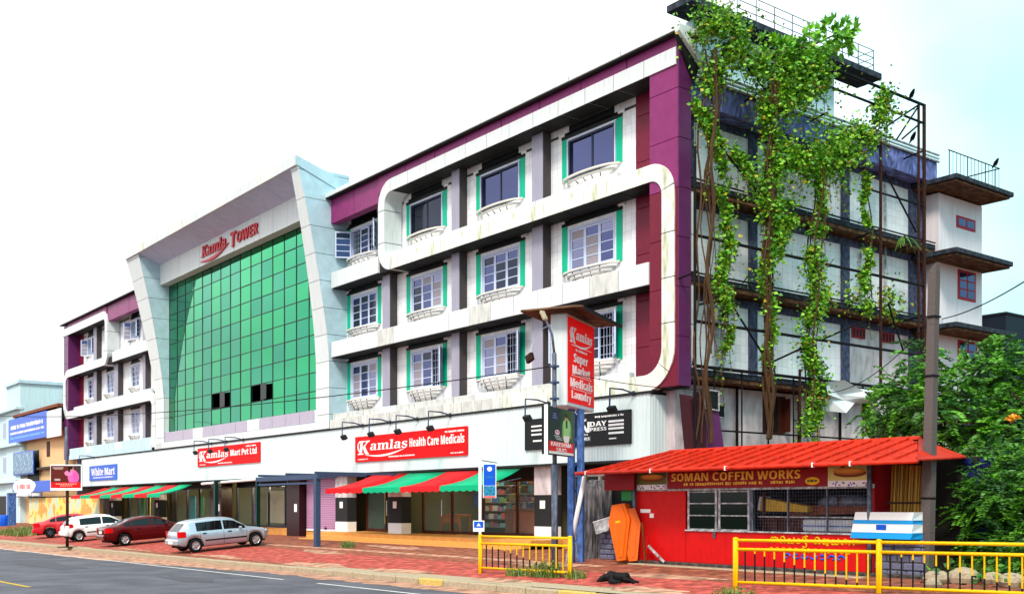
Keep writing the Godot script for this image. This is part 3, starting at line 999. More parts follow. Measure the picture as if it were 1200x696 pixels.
func glass_tower(b: Node3D) -> void:
	var top := 18.05
	for side in 2:
		var ys := [5.75, 6.45]
		while ys[-1] < top - 1.3:
			ys.append(ys[-1] + 1.27)
		ys.append(top)
		var core := Shape.new()
		for i in ys.size() - 1:
			var ya: float = ys[i] + 0.012
			var yb: float = ys[i + 1] - 0.012
			var p := []
			var c := []
			for y in [ya, yb]:
				var a: float = clampf((y - 9.4) / 8.7, 0, 1)
				var xi: float = (-24.1 + 0.6 * a) if side == 0 else (-46.67 - 0.85 * a)
				var xo: float = -22.8 if side == 0 else -45.2
				var zb := -1.2 if y < 16.4 else -1.1
				p.append_array([Vector3(xi, y, lean(y)), Vector3(xo, y, lean(y)), Vector3(xo, y, zb), Vector3(xi, y, zb)])
				c.append_array([Vector3(xi + 0.03, y, lean(y) - 0.03), Vector3(xo - 0.03, y, lean(y) - 0.03), Vector3(xo - 0.03, y, zb + 0.03), Vector3(xi + 0.03, y, zb + 0.03)])
			part("fin_panel", Shape.new().hexa(p), M.panel_blue if side == 0 or i > 2 else M.panel, b)
			if i > 0:
				for k in 4:
					c[k].y -= 0.03
			core.hexa(c)
		part("fin_core", core, M.joint, b)
		# the pale facing strip on the fin's leaning front edge
		for i in ys.size() - 1:
			var p := []
			for y in [ys[i] + 0.012, ys[i + 1] - 0.012]:
				var a: float = clampf((y - 9.4) / 8.7, 0, 1)
				var xi: float = (-24.12 + 0.6 * a) if side == 0 else (-46.69 - 0.85 * a)
				var xo: float = -22.78 if side == 0 else -45.18
				p.append_array([Vector3(xi, y, lean(y) + 0.005), Vector3(xo, y, lean(y) + 0.005), Vector3(xo, y, lean(y) + 0.03), Vector3(xi, y, lean(y) + 0.03)])
			part("fin_front_panel", Shape.new().hexa(p), M.panel, b)
	# raked canopy: soffit panels, front band, top sheet
	var n := 12
	for i in n:
		var xa := -47.5 + 24.7 * i / n + 0.012
		var xb := -47.5 + 24.7 * (i + 1) / n - 0.012
		part("soffit_panel", Shape.new().hexa([Vector3(xa, 17.5, 0.27), Vector3(xa, 18.05, 1.72), Vector3(xa, 18.12, 1.72), Vector3(xa, 17.57, 0.27), Vector3(xb, 17.5, 0.27), Vector3(xb, 18.05, 1.72), Vector3(xb, 18.12, 1.72), Vector3(xb, 17.57, 0.27)]), M.soffit_lilac, b)
		part("canopy_front_panel", Shape.new().hexa([Vector3(xa, 18.03, 1.73), Vector3(xa, 18.03, 1.79), Vector3(xa, 18.5, 1.83), Vector3(xa, 18.5, 1.73), Vector3(xb, 18.03, 1.73), Vector3(xb, 18.03, 1.79), Vector3(xb, 18.5, 1.83), Vector3(xb, 18.5, 1.73)]), P_or_moss(i), b)
		part("canopy_top_panel", Shape.new().hexa([Vector3(xa, 17.62, -1.1), Vector3(xa, 18.4, 1.725), Vector3(xa, 18.49, 1.725), Vector3(xa, 17.72, -1.1), Vector3(xb, 17.62, -1.1), Vector3(xb, 18.4, 1.725), Vector3(xb, 18.49, 1.725), Vector3(xb, 17.72, -1.1)]), M.panel, b)
	part("canopy_core", Shape.new().hexa([Vector3(-47.45, 17.52, -1.05), Vector3(-47.45, 17.6, 0.25), Vector3(-47.45, 18.39, 1.71), Vector3(-47.45, 17.6, -1.05), Vector3(-22.85, 17.52, -1.05), Vector3(-22.85, 17.6, 0.25), Vector3(-22.85, 18.39, 1.71), Vector3(-22.85, 17.6, -1.05)]), M.joint, b)
	part("canopy_cheek", Shape.new().prism(PackedVector2Array([Vector2(1.1, 17.0), Vector2(0.6, 17.72), Vector2(-1.73, 18.49), Vector2(-1.73, 18.04)]), Transform3D(Basis(Vector3(0, 0, -1), Vector3.UP, Vector3(1, 0, 0)), Vector3(-22.78, 0, 0)), -0.02, 0.03), M.panel_blue, b)
	row_of_panels("sign_band_panel", b, -45.2, -23.4, 16.2, 17.55, 0.27, -0.3, 1.72, M.panel)
	part("tower_back", bx(Vector3(-46.0, 6.0, -3.55), Vector3(-23.5, 17.5, -3.2)), M.interior, b)
	part("tower_floor", bx(Vector3(-46.0, 6.0, -3.19), Vector3(-23.5, 6.6, -0.05)), M.interior, b)
	# curtain wall: panes and mullions
	var x0 := -45.2
	var dx := 1.4
	var y0 := 6.8
	var dy := 0.94
	var pane_mesh := bx(Vector3(0.02, 0.02, -0.02), Vector3(dx - 0.02, dy - 0.02, 0.0)).done()
	for j in 10:
		for i in 15:
			var x := x0 + dx * i
			var y := y0 + dy * j
			if i in [5, 9] and j == 1:
				# the sash stands a little open against the next pane, seen dark from inside the tower
				var o := put("open_pane", pane_mesh, mat("open_pane", c8(10, 20, 18), 0.4), b)
				o.transform = Transform3D(Basis(Vector3.UP, deg_to_rad(-7.0)), Vector3(x + dx, y + 0.03, -0.28)) * Transform3D(Basis.from_scale(Vector3(0.72, 0.94, 1)), Vector3())
				continue
			var p := put("glass_pane", pane_mesh, M["green_glass%d" % ((i * 5 + j * 3 + (i * j) % 4) % 3)], b)
			p.transform = Transform3D(Basis.from_euler(Vector3(rng.randf_range(-0.007, 0.007), rng.randf_range(-0.010, 0.010), 0)), Vector3(x, y, -0.35))
	for i in 16:
		part("mullion", bx(Vector3(x0 + dx * i - 0.03, y0 - 0.05, -0.45), Vector3(x0 + dx * i + 0.03, 16.25, -0.33)), M.green_frame, b)
	for j in 11:
		part("transom", bx(Vector3(x0, y0 + dy * j - 0.025, -0.44), Vector3(x0 + 21.0, y0 + dy * j + 0.025, -0.338)), M.green_frame, b)
	# bands at the tower's foot
	row_of_panels("base_panel", b, -45.2, -22.85, 6.15, 6.76, -0.04, -0.4, 1.6, M.panel_lilac, M.panel)
	row_of_panels("base_panel", b, -46.9, -22.85, 5.75, 6.13, 0.03, -0.4, 1.45, M.panel)
	# name in red metal letters
	words("lettering", "Kamla", "serif", 3.6, 0.66, 0.08, M.letter_red, facing(Vector3(-36.2, 16.98, 0.32), Vector3.RIGHT), b, 0.22)
	part("flourish", Shape.new().prism(swoosh(4.3, 0.34, 0.17), facing(Vector3(-36.2, 16.46, 0.28), Vector3.RIGHT), 0.0, 0.08), M.letter_red, b)
	words("lettering", "T", "sans", 0.75, 0.82, 0.08, M.letter_red, facing(Vector3(-33.45, 16.84, 0.32), Vector3.RIGHT), b, 0.12)
	words("lettering", "OWER", "sans", 2.75, 0.60, 0.08, M.letter_red, facing(Vector3(-31.55, 16.84, 0.32), Vector3.RIGHT), b, 0.12)


func P_or_moss(i: int) -> Material:
	return M.ribbon_mossy if i % 3 == 1 else M.panel


func pallet(k: int) -> Color:
	return [c8(190, 40, 40), c8(40, 90, 180), c8(230, 200, 60), c8(230, 230, 230), c8(50, 140, 80), c8(230, 130, 50), c8(120, 60, 140), c8(60, 170, 200)][k % 8]


# goods on shelves: every box its own piece
func goods(p: Node3D, x0: float, x1: float, y0: float, y1: float, z: float, sd: int, rows: int, step: float) -> void:
	var r := RandomNumberGenerator.new()
	r.seed = sd
	for j in rows:
		var y := y0 + (y1 - y0) * j / rows
		part("shelf_board", bx(Vector3(x0, y - 0.03, z - 0.35), Vector3(x1, y, z)), M.shelf, p)
		var x := x0 + 0.05
		while x < x1 - step:
			var w := r.randf_range(step * 0.5, step)
			var h := r.randf_range(0.45, 0.85) * (y1 - y0) / rows
			var k := r.randi() % 8
			part("packet", bx(Vector3(x, y + 0.002, z - 0.3), Vector3(x + w * 0.92, y + h, z - r.randf_range(0.02, 0.1))), mat("packet%d" % k, pallet(k).lerp(c8(96, 108, 132), 0.5), 0.5), p)
			x += w


func shop_floor(b: Node3D) -> void:
	var F := 3.56
	# corrugated fascia sheets
	var x := -63.3
	while x < -1.3:
		var e := minf(x + 0.9, -1.16)
		var s := bx(Vector3(x + 0.002, F, -0.06), Vector3(e - 0.002, 5.66, 0.0))
		var k := 0
		while x + 0.15 * k + 0.09 < e:
			var xr := x + 0.15 * k
			s.hexa([Vector3(xr + 0.02, F + 0.001, 0.0), Vector3(xr + 0.035, F + 0.001, 0.018), Vector3(xr + 0.065, F + 0.001, 0.018), Vector3(xr + 0.08, F + 0.001, 0.0), Vector3(xr + 0.02, 5.659, 0.0), Vector3(xr + 0.035, 5.659, 0.018), Vector3(xr + 0.065, 5.659, 0.018), Vector3(xr + 0.08, 5.659, 0.0)])
			k += 1
		part("fascia_sheet", s, M.fascia, b)
		x += 0.9
	var rs := bx(Vector3(-1.20, F, -0.72), Vector3(-1.158, 5.62, -0.062))
	for k in 4:
		var zr := -0.16 - 0.15 * k
		rs.box(Vector3(-1.158, F + 0.01, zr - 0.03), Vector3(-1.142, 5.61, zr))
	part("fascia_sheet", rs, M.fascia, b)
	part("fascia_gutter", bx(Vector3(-63.3, 5.665, -0.5), Vector3(-1.1, 5.735, 0.06)), M.joint, b)
	part("fascia_beam", bx(Vector3(-63.3, 5.4, -0.6), Vector3(-1.25, 5.66, -0.08)), M.soffit, b)
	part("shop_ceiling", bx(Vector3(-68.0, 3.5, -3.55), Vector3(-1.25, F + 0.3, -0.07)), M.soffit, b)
	part("shop_floor", bx(Vector3(-68.0, 0.0, -7.0), Vector3(-1.3, 0.84, -0.75)), M.step_stone, b)
	part("fascia_edge_trim", bx(Vector3(-63.35, F - 0.08, -0.08), Vector3(-1.15, F - 0.001, 0.03)), M.joint, b)
	# tiled columns: white foot and head, dark middle
	for q in [[-22.77, -21.6], [-17.88, -16.75], [-7.5, -6.55], [-57.4, -56.2], [-47.9, -46.9]]:
		var p := part("column", bx(Vector3(q[0], 0.5, -0.8), Vector3(q[1], 1.30, -0.3), 0.01), M.sign_white, b)
		part("dark_tile", bx(Vector3(q[0] + 0.005, 1.302, -0.795), Vector3(q[1] - 0.005, 2.45, -0.305)), M.joint, p)
		part("head_tile", bx(Vector3(q[0], 2.452, -0.8), Vector3(q[1], F, -0.3)), M.plaster, p)
		part("notice", bx(Vector3((q[0] + q[1]) / 2 - 0.14, 1.95, -0.3), Vector3((q[0] + q[1]) / 2 + 0.16, 2.25, -0.292)), M.sign_white, p)
	for q in [[-38.31, -36.75], [-28.13, -26.7]]:
		var p := part("dark_pillar", bx(Vector3(q[0], 0.5, -1.0), Vector3(q[1], F, -0.35)), mat("granite", c8(48, 20, 26), 0.3, 0.0, tex["mottle"], Vector3.ONE), b)
		part("notice", bx(Vector3(q[1] - 0.55, 1.75, -0.35), Vector3(q[1] - 0.25, 2.15, -0.34)), M.sign_white, p)
	# roller shutter with its laths
	var sh := Shape.new()
	for k in 30:
		sh.tube([Vector3(-26.6, 0.9 + 0.09 * k, -0.75), Vector3(-22.9, 0.9 + 0.09 * k, -0.75)], 0.046, 6)
	var shut := part("roller_shutter", sh, mat("shutter", c8(196, 150, 184), 0.5, 0.2), b)
	part("shutter_foot", bx(Vector3(-26.6, 0.80, -0.8), Vector3(-22.9, 0.88, -0.7)), M.sign_white, shut)
	part("lock_plate", bx(Vector3(-24.6, 0.88, -0.7), Vector3(-24.4, 1.0, -0.68)), M.joint, shut)
	# steps in front of the chemist's, three treads
	for k in 3:
		part("step", bx(Vector3(-22.9 - 0.0 * k, 0.2, -0.8), Vector3(-6.4, 0.84 - 0.14 * k - 0.004, 0.75 + 0.42 * k), 0.015), M.step_stone, b)
	# glass fronts, dark timber and metal
	var glazed := [[-21.5, -18.0, 0.86, 3.1, 2, "brown_wood"], [-16.6, -7.6, 0.86, 3.1, 4, "brown_wood"], [-36.7, -28.2, 0.86, 3.2, 4, "alu_dark"], [-46.8, -38.4, 0.86, 3.2, 4, "alu_dark"], [-56.1, -48.0, 0.86, 3.2, 4, "alu_dark"], [-6.5, -3.6, 0.6, 3.2, 2, "sign_white"]]
	for q in glazed:
		var fr := Shape.new()
		var n: int = q[4]
		var zg := -1.35
		for k in n + 1:
			var xx: float = q[0] + (q[1] - q[0]) * k / n
			fr.box(Vector3(xx - 0.05, q[2], zg - 0.06), Vector3(xx + 0.05, q[3], zg + 0.06), 0.01)
		fr.box(Vector3(q[0], q[3] - 0.09, zg - 0.05), Vector3(q[1], q[3], zg + 0.05))
		fr.box(Vector3(q[0], q[2], zg - 0.05), Vector3(q[1], q[2] + 0.12, zg + 0.05))
		if q[5] == "sign_white":
			fr.box(Vector3(q[0], 1.75, zg - 0.04), Vector3(q[1], 1.83, zg + 0.04))
		var f := part("shop_front", fr, M[q[5]], b)
		for k in n:
			var xa: float = q[0] + (q[1] - q[0]) * k / n + 0.055
			var xb: float = q[0] + (q[1] - q[0]) * (k + 1) / n - 0.055
			part("pane", bx(Vector3(xa, q[2] + 0.125, zg - 0.006), Vector3(xb, q[3] - 0.095, zg + 0.006)), M.shop_glass, f)
		part("over_panel", bx(Vector3(q[0] - 0.05, q[3] + 0.002, zg - 0.1), Vector3(q[1] + 0.05, 3.5, zg + 0.04)), M.soffit, f)
	for k in 2:
		var hx: float = [-19.55, -15.0][k]
		part("door_pull", Shape.new().tube([Vector3(hx, 1.6, -1.24), Vector3(hx, 2.3, -1.24)], 0.025, 6), M.chrome, b)
	# rooms behind the glass
	part("shop_back_wall", bx(Vector3(-68.0, 0.84, -7.0), Vector3(-1.3, 3.5, -6.6)), mat("shop_wall", c8(84, 84, 66), 0.8), b)
	for q in [-22.9, -17.4, -7.0, -26.65, -37.4, -47.4, -57.0]:
		part("partition", bx(Vector3(q - 0.1, 0.84, -6.6), Vector3(q + 0.1, 3.5, -1.02)), M.shop_wall, b)
	goods(b, -16.4, -10.0, 1.1, 3.3, -4.2, 61, 6, 0.42)
	goods(b, -12.4, -7.3, 1.9, 3.3, -2.6, 62, 4, 0.32)
	goods(b, -36.3, -28.6, 1.0, 3.2, -4.0, 63, 5, 0.55)
	goods(b, -46.5, -38.8, 1.0, 3.2, -3.6, 64, 5, 0.6)
	goods(b, -55.8, -48.4, 1.0, 3.2, -3.4, 65, 4, 0.8)
	part("counter", bx(Vector3(-11.2, 0.86, -2.4), Vector3(-8.6, 1.95, -1.75), 0.02), M.counter_wood, b)
	part("counter_panel", bx(Vector3(-10.6, 1.0, -1.749), Vector3(-9.2, 1.8, -1.73)), mat("counter_red", c8(158, 62, 22), 0.4), b)
	# a small writing desk by the window
	var ds := bx(Vector3(-15.9, 1.62, -2.3), Vector3(-14.3, 1.70, -1.7))
	for q in [[-15.85, -1.75], [-14.4, -1.75], [-15.85, -2.25], [-14.4, -2.25]]:
		ds.box(Vector3(q[0], 0.86, q[1] - 0.03), Vector3(q[0] + 0.06, 1.62, q[1] + 0.03))
	ds.box(Vector3(-15.8, 1.3, -1.75), Vector3(-14.4, 1.61, -1.72))
	part("desk", ds, mat("desk_wood", c8(190, 110, 40), 0.5, 0.0, tex["wood"], Vector3(1, 1, 1)), b)
	# cloth and posters hung close behind the panes
	var hung := [[-55.4, 1.3, 0.8, 1.6, 12], [-54.0, 1.2, 0.6, 1.5, 2], [-52.6, 1.5, 0.7, 1.3, 4], [-50.2, 1.2, 0.9, 1.7, 2], [-49.0, 1.4, 0.5, 1.2, 5], [-45.8, 1.2, 1.0, 1.5, 7], [-44.2, 1.4, 0.8, 1.2, 4], [-41.2, 1.1, 0.9, 1.1, 5], [-40.0, 1.3, 0.6, 1.4, 2], [-35.8, 1.2, 0.8, 1.0, 6], [-29.6, 1.4, 0.7, 1.3, 5], [-20.9, 1.2, 0.5, 1.5, 2], [-13.6, 2.0, 0.3, 0.6, 1], [-12.6, 2.2, 0.25, 0.5, 3]]
	for q in hung:
		part("hung_cloth", bx(Vector3(q[0], q[1], -1.95), Vector3(q[0] + q[2], q[1] + q[3], -1.92), 0.01), mat("goods%d" % (int(q[4]) % 8), pallet(int(q[4])), 0.7), b)
	# round poster and fabrics in the supermarket window
	part("window_poster", bx(Vector3(-33.4, 1.1, -1.7), Vector3(-30.6, 2.9, -1.68)), print_mat("fruit_print", fruit_print(), 0.5), b).rotation = Vector3.ZERO
	# ceiling lamps made out over the goods; the chemist's two are added to brighten it
	for xx in [-33.0, -30.2, -43.0, -52.0, -14.2, -9.6]:
		part("lamp_and_fill_tube", bx(Vector3(xx - 0.6, 3.36, -2.6), Vector3(xx + 0.6, 3.42, -2.5)), lamp_mat(), b)
		var l := OmniLight3D.new()
		l.position = Vector3(xx, 3.2, -2.55)
		l.light_energy = 2.2 if xx > -20.0 else 5.0
		l.light_color = Color(1.0, 0.92, 0.72)
		l.omni_range = 12.0
		l.omni_attenuation = 2.0
		l.light_size = 0.3
		l.shadow_enabled = true
		b.add_child(l)


func lamp_mat() -> StandardMaterial3D:
	var m := mat("lamp_glow", c8(255, 240, 200), 0.5)
	m.emission_enabled = true
	m.emission = Color(1.0, 0.92, 0.72)
	m.emission_energy_multiplier = 1.2
	return m


func print_mat(key: String, t: Texture2D, rough := 0.5) -> StandardMaterial3D:
	var m := mat(key, Color.WHITE, rough)
	m.albedo_texture = t
	return m


func blob(im: Image, cx: float, cy: float, rx: float, ry: float, c: Color) -> void:
	for y in range(maxi(0, int(cy - ry)), mini(im.get_height(), int(cy + ry) + 1)):
		for x in range(maxi(0, int(cx - rx)), mini(im.get_width(), int(cx + rx) + 1)):
			var a := (x - cx) / rx
			var q := (y - cy) / ry
			if a * a + q * q <= 1.0:
				im.set_pixel(x, y, c)


func fruit_print() -> ImageTexture:
	var im := Image.create(128, 96, false, Image.FORMAT_RGB8)
	im.fill(c8(190, 180, 150))
	var r := RandomNumberGenerator.new()
	r.seed = 30
	for i in 40:
		blob(im, r.randf() * 128, 50 + r.randf() * 46, 8, 8, pallet(r.randi()))
	blob(im, 62, 46, 26, 30, c8(230, 140, 40))
	blob(im, 58, 40, 18, 18, c8(246, 190, 70))
	blob(im, 30, 70, 16, 20, c8(180, 30, 40))
	return ImageTexture.create_from_image(im)


# ------------------------------------------------------------------ the side that faces the shop and the scaffold
func side_face(b: Node3D) -> void:
	var X := -0.8
	part("side_wall", bx(Vector3(-1.19, 0.2, -14.75), Vector3(X, 6.0, -0.72)), M.plaster, b)
	var levels := [[6.4, 9.02], [9.38, 12.0], [12.35, 14.82]]
	var piers := [[-0.63, -1.5], [-4.28, -4.66], [-9.48, -9.92], [-13.9, -14.75]]
	for k in 3:
		var y0: float = levels[k][0]
		var y1: float = levels[k][1]
		for j in 3:
			part("tiled_wall", bx(Vector3(-1.19, y0, piers[j + 1][0]), Vector3(X, y1 - 0.26, piers[j][1])), M.tile if j < 2 or k > 0 else M.plaster, b)
		part("beam", bx(Vector3(-1.19, y1 - 0.26, -14.7), Vector3(X + 0.06, y1, -0.64)), M.slate, b)
		for q in piers:
			part("pier", bx(Vector3(-1.18, y0, q[1]), Vector3(X + 0.1, y1 - 0.261, q[0])), M.slate, b)
	for y in [6.4, 9.38, 12.35]:
		part("ledge", bx(Vector3(-1.0, y - 0.2, -14.7), Vector3(-0.1, y, -0.66), 0.02), M.slab_dark, b)
		part("ledge_underside", bx(Vector3(-0.95, y - 0.33, -14.65), Vector3(-0.14, y - 0.201, -0.68)), M.slab_under, b)
		part("ledge_pipe", Shape.new().tube([Vector3(-0.06, y + 0.05, -0.7), Vector3(-0.06, y + 0.05, -14.6)], 0.03, 6), M.pipe_white if y < 7 else M.rust_dark, b)
	# painted parapet and three white pipes along its top
	row_of_side("parapet_slab", b)
	for k in 3:
		part("parapet_pipe", Shape.new().tube([Vector3(-0.05, 15.64 + 0.13 * k, -0.7), Vector3(-0.05, 15.64 + 0.13 * k, -14.85)], 0.048, 8), M.pipe_white if k != 1 else M.pale_cyan, b)
	part("parapet_cap", bx(Vector3(-0.9, 15.602, -14.8), Vector3(-0.11, 15.66, -0.66)), M.slab_dark, b)
	# ground storey: boarded and barred openings
	for q in [[-5.1, -6.2, 4.62, 5.82], [-11.4, -12.6, 4.5, 5.5]]:
		var w := part("window", bx(Vector3(X, q[2] - 0.06, q[1] - 0.06), Vector3(X + 0.03, q[3] + 0.06, q[0] + 0.06)), M.brown_wood, b)
		part("dark_opening", bx(Vector3(X + 0.031, q[2], q[1] + 0.38), Vector3(X + 0.035, q[3], q[0] - 0.03)), M.black_paint, w)
		part("shutter_leaf", bx(Vector3(X + 0.032, q[2] + 0.02, q[1] + 0.02), Vector3(X + 0.3, q[3] - 0.02, q[1] + 0.06)), M.brown_wood, w)
		for k in 4:
			part("bar", bx(Vector3(X + 0.036, q[2], q[0] - 0.15 - 0.17 * k), Vector3(X + 0.05, q[3], q[0] - 0.13 - 0.17 * k)), M.rust, w)
	for q in [[-10.15, -10.98], [-12.1, -12.9]]:
		var w := part("vent_window", bx(Vector3(X, 8.36, q[1]), Vector3(X + 0.05, 8.74, q[0])), M.red_wood, b)
		for k in 4:
			part("pane", bx(Vector3(X + 0.051, 8.4, q[1] + 0.05 + 0.2 * k), Vector3(X + 0.056, 8.7, q[1] + 0.17 + 0.2 * k)), M.black_paint, w)
	for q in [[-2.2, 8.0], [-2.0, 4.9]]:
		var a := part("exhaust_box", bx(Vector3(X, q[1], q[0] - 0.55), Vector3(X + 0.5, q[1] + 0.5, q[0]), 0.02), M.pipe_white, b)
		part("grille", bx(Vector3(X + 0.5, q[1] + 0.06, q[0] - 0.49), Vector3(X + 0.51, q[1] + 0.44, q[0] - 0.06)), M.black_paint, a)
	for q in [[-2.6, 6.6, 8.9], [-2.9, 6.5, 8.9], [-10.6, 9.5, 11.6], [-6.9, 0.5, 5.9], [-3.6, 1.0, 6.0], [-9.3, 0.6, 6.0], [-12.2, 9.5, 14.5]]:
		part("drain_pipe", Shape.new().tube([Vector3(X + 0.1, q[1], q[0]), Vector3(X + 0.1, q[2], q[0])], 0.05, 6), M.pipe_white if q[1] > 3 else M.rust_dark, b)
	# lift room on the roof: wall, flat roof with overhang, hip on its near end, railing
	part("roof_room_wall", bx(Vector3(-3.8, 15.9, -12.7), Vector3(-3.4, 19.62, -4.4)), M.pale_cyan, b)
	var rf := part("roof_room_slab", bx(Vector3(-3.7, 19.62, -14.7), Vector3(-2.5, 19.88, -3.3), 0.02), M.slab_dark, b)
	for k in 9:
		var z := -6.0 - 1.06 * k
		part("post", Shape.new().tube([Vector3(-2.75, 19.88, z), Vector3(-2.75, 20.85, z)], 0.022, 5), M.steel_grey, rf)
	for k in 3:
		part("rail", Shape.new().tube([Vector3(-3.6, 20.25 + 0.3 * k, -6.0), Vector3(-2.75, 20.25 + 0.3 * k, -6.0), Vector3(-2.75, 20.25 + 0.3 * k, -14.5), Vector3(-3.6, 20.25 + 0.3 * k, -14.5)], 0.018, 5), M.steel_grey, rf)


func row_of_side(called: String, b: Node3D) -> void:
	for k in 6:
		var za := -0.66 - 2.36 * k
		part(called, bx(Vector3(-0.9, 14.8, za - 2.35), Vector3(-0.1, 15.6, za), 0.015), M.blue_paint, b)


func rear_building() -> void:
	var b := thing("rear_building", "plain white concrete block with deep floor slabs and red windows behind the rusty frame", "building")
	part("wall", bx(Vector3(-9.0, 0.0, -18.0), Vector3(0.0, 14.4, -14.76)), M.plaster_rear, b)
	for y in [14.62, 11.8, 8.95, 6.0]:
		var s := part("floor_slab", bx(Vector3(-9.2, y - 0.05, -18.25 if y < 14 else -18.3), Vector3(1.2, y + 0.14, -14.0 if y > 6.5 else -14.77), 0.02), M.slab_dark, b)
		part("underside", bx(Vector3(-9.0, y - 0.14, -18.15), Vector3(1.1, y - 0.052, -14.1 if y > 6.5 else -14.8)), M.slab_under, s)
	for q in [[-16.1, -17.38, 13.32, 13.66, 2], [-16.2, -17.4, 10.45, 11.5, 2], [-16.2, -17.5, 7.65, 8.66, 2], [-16.2, -17.4, 4.4, 5.4, 2]]:
		var w := part("window", bx(Vector3(0.0, q[2] - 0.07, q[1] - 0.07), Vector3(0.03, q[3] + 0.07, q[0] + 0.07)), M.red_wood, b)
		var n := 2
		var rows := 3 if q[3] - q[2] > 0.6 else 1
		for i in n:
			for j in rows:
				var za: float = q[1] + (q[0] - q[1]) * i / n + 0.05
				var zb: float = q[1] + (q[0] - q[1]) * (i + 1) / n - 0.05
				var ya: float = q[2] + (q[3] - q[2]) * j / rows + 0.03
				var yb: float = q[2] + (q[3] - q[2]) * (j + 1) / rows - 0.03
				part("pane", bx(Vector3(0.03, ya, za), Vector3(0.04, yb, zb)), M.pane, w)
	# terrace railing on the roof
	var rl := part("railing", Shape.new().tube([Vector3(0.8, 15.75, -14.1), Vector3(0.8, 15.75, -17.9), Vector3(-2.0, 15.75, -17.9)], 0.025, 6), M.rust_dark, b)
	for k in 15:
		part("baluster", Shape.new().tube([Vector3(0.8, 14.76, -14.15 - 0.265 * k), Vector3(0.8, 15.73, -14.15 - 0.265 * k)], 0.012 if k % 5 else 0.022, 4), M.rust_dark, rl)
	for k in 6:
		part("baluster", Shape.new().tube([Vector3(0.6 - 0.4 * k, 14.76, -17.9), Vector3(0.6 - 0.4 * k, 15.73, -17.9)], 0.012, 4), M.rust_dark, rl)
	# the dark roof tank shed of the next house
	var t := thing("dark_sheet_shed", "dark sheet metal roof shed beyond the white rear block", "shed", Vector3(-1.2, 0, -22.5))
	part("wall", bx(Vector3(-3, 0, -2.0), Vector3(0.9, 10.3, 2.0)), mat("dark_sheet", c8(26, 34, 46), 0.6), t)
	part("edge", bx(Vector3(-3.05, 10.3, -2.05), Vector3(0.95, 10.38, 2.05)), M.joint, t)
	part("mast", Shape.new().tube([Vector3(0.5, 10.38, -1.8), Vector3(0.5, 11.9, -1.8)], 0.03, 5), M.steel_grey, t)


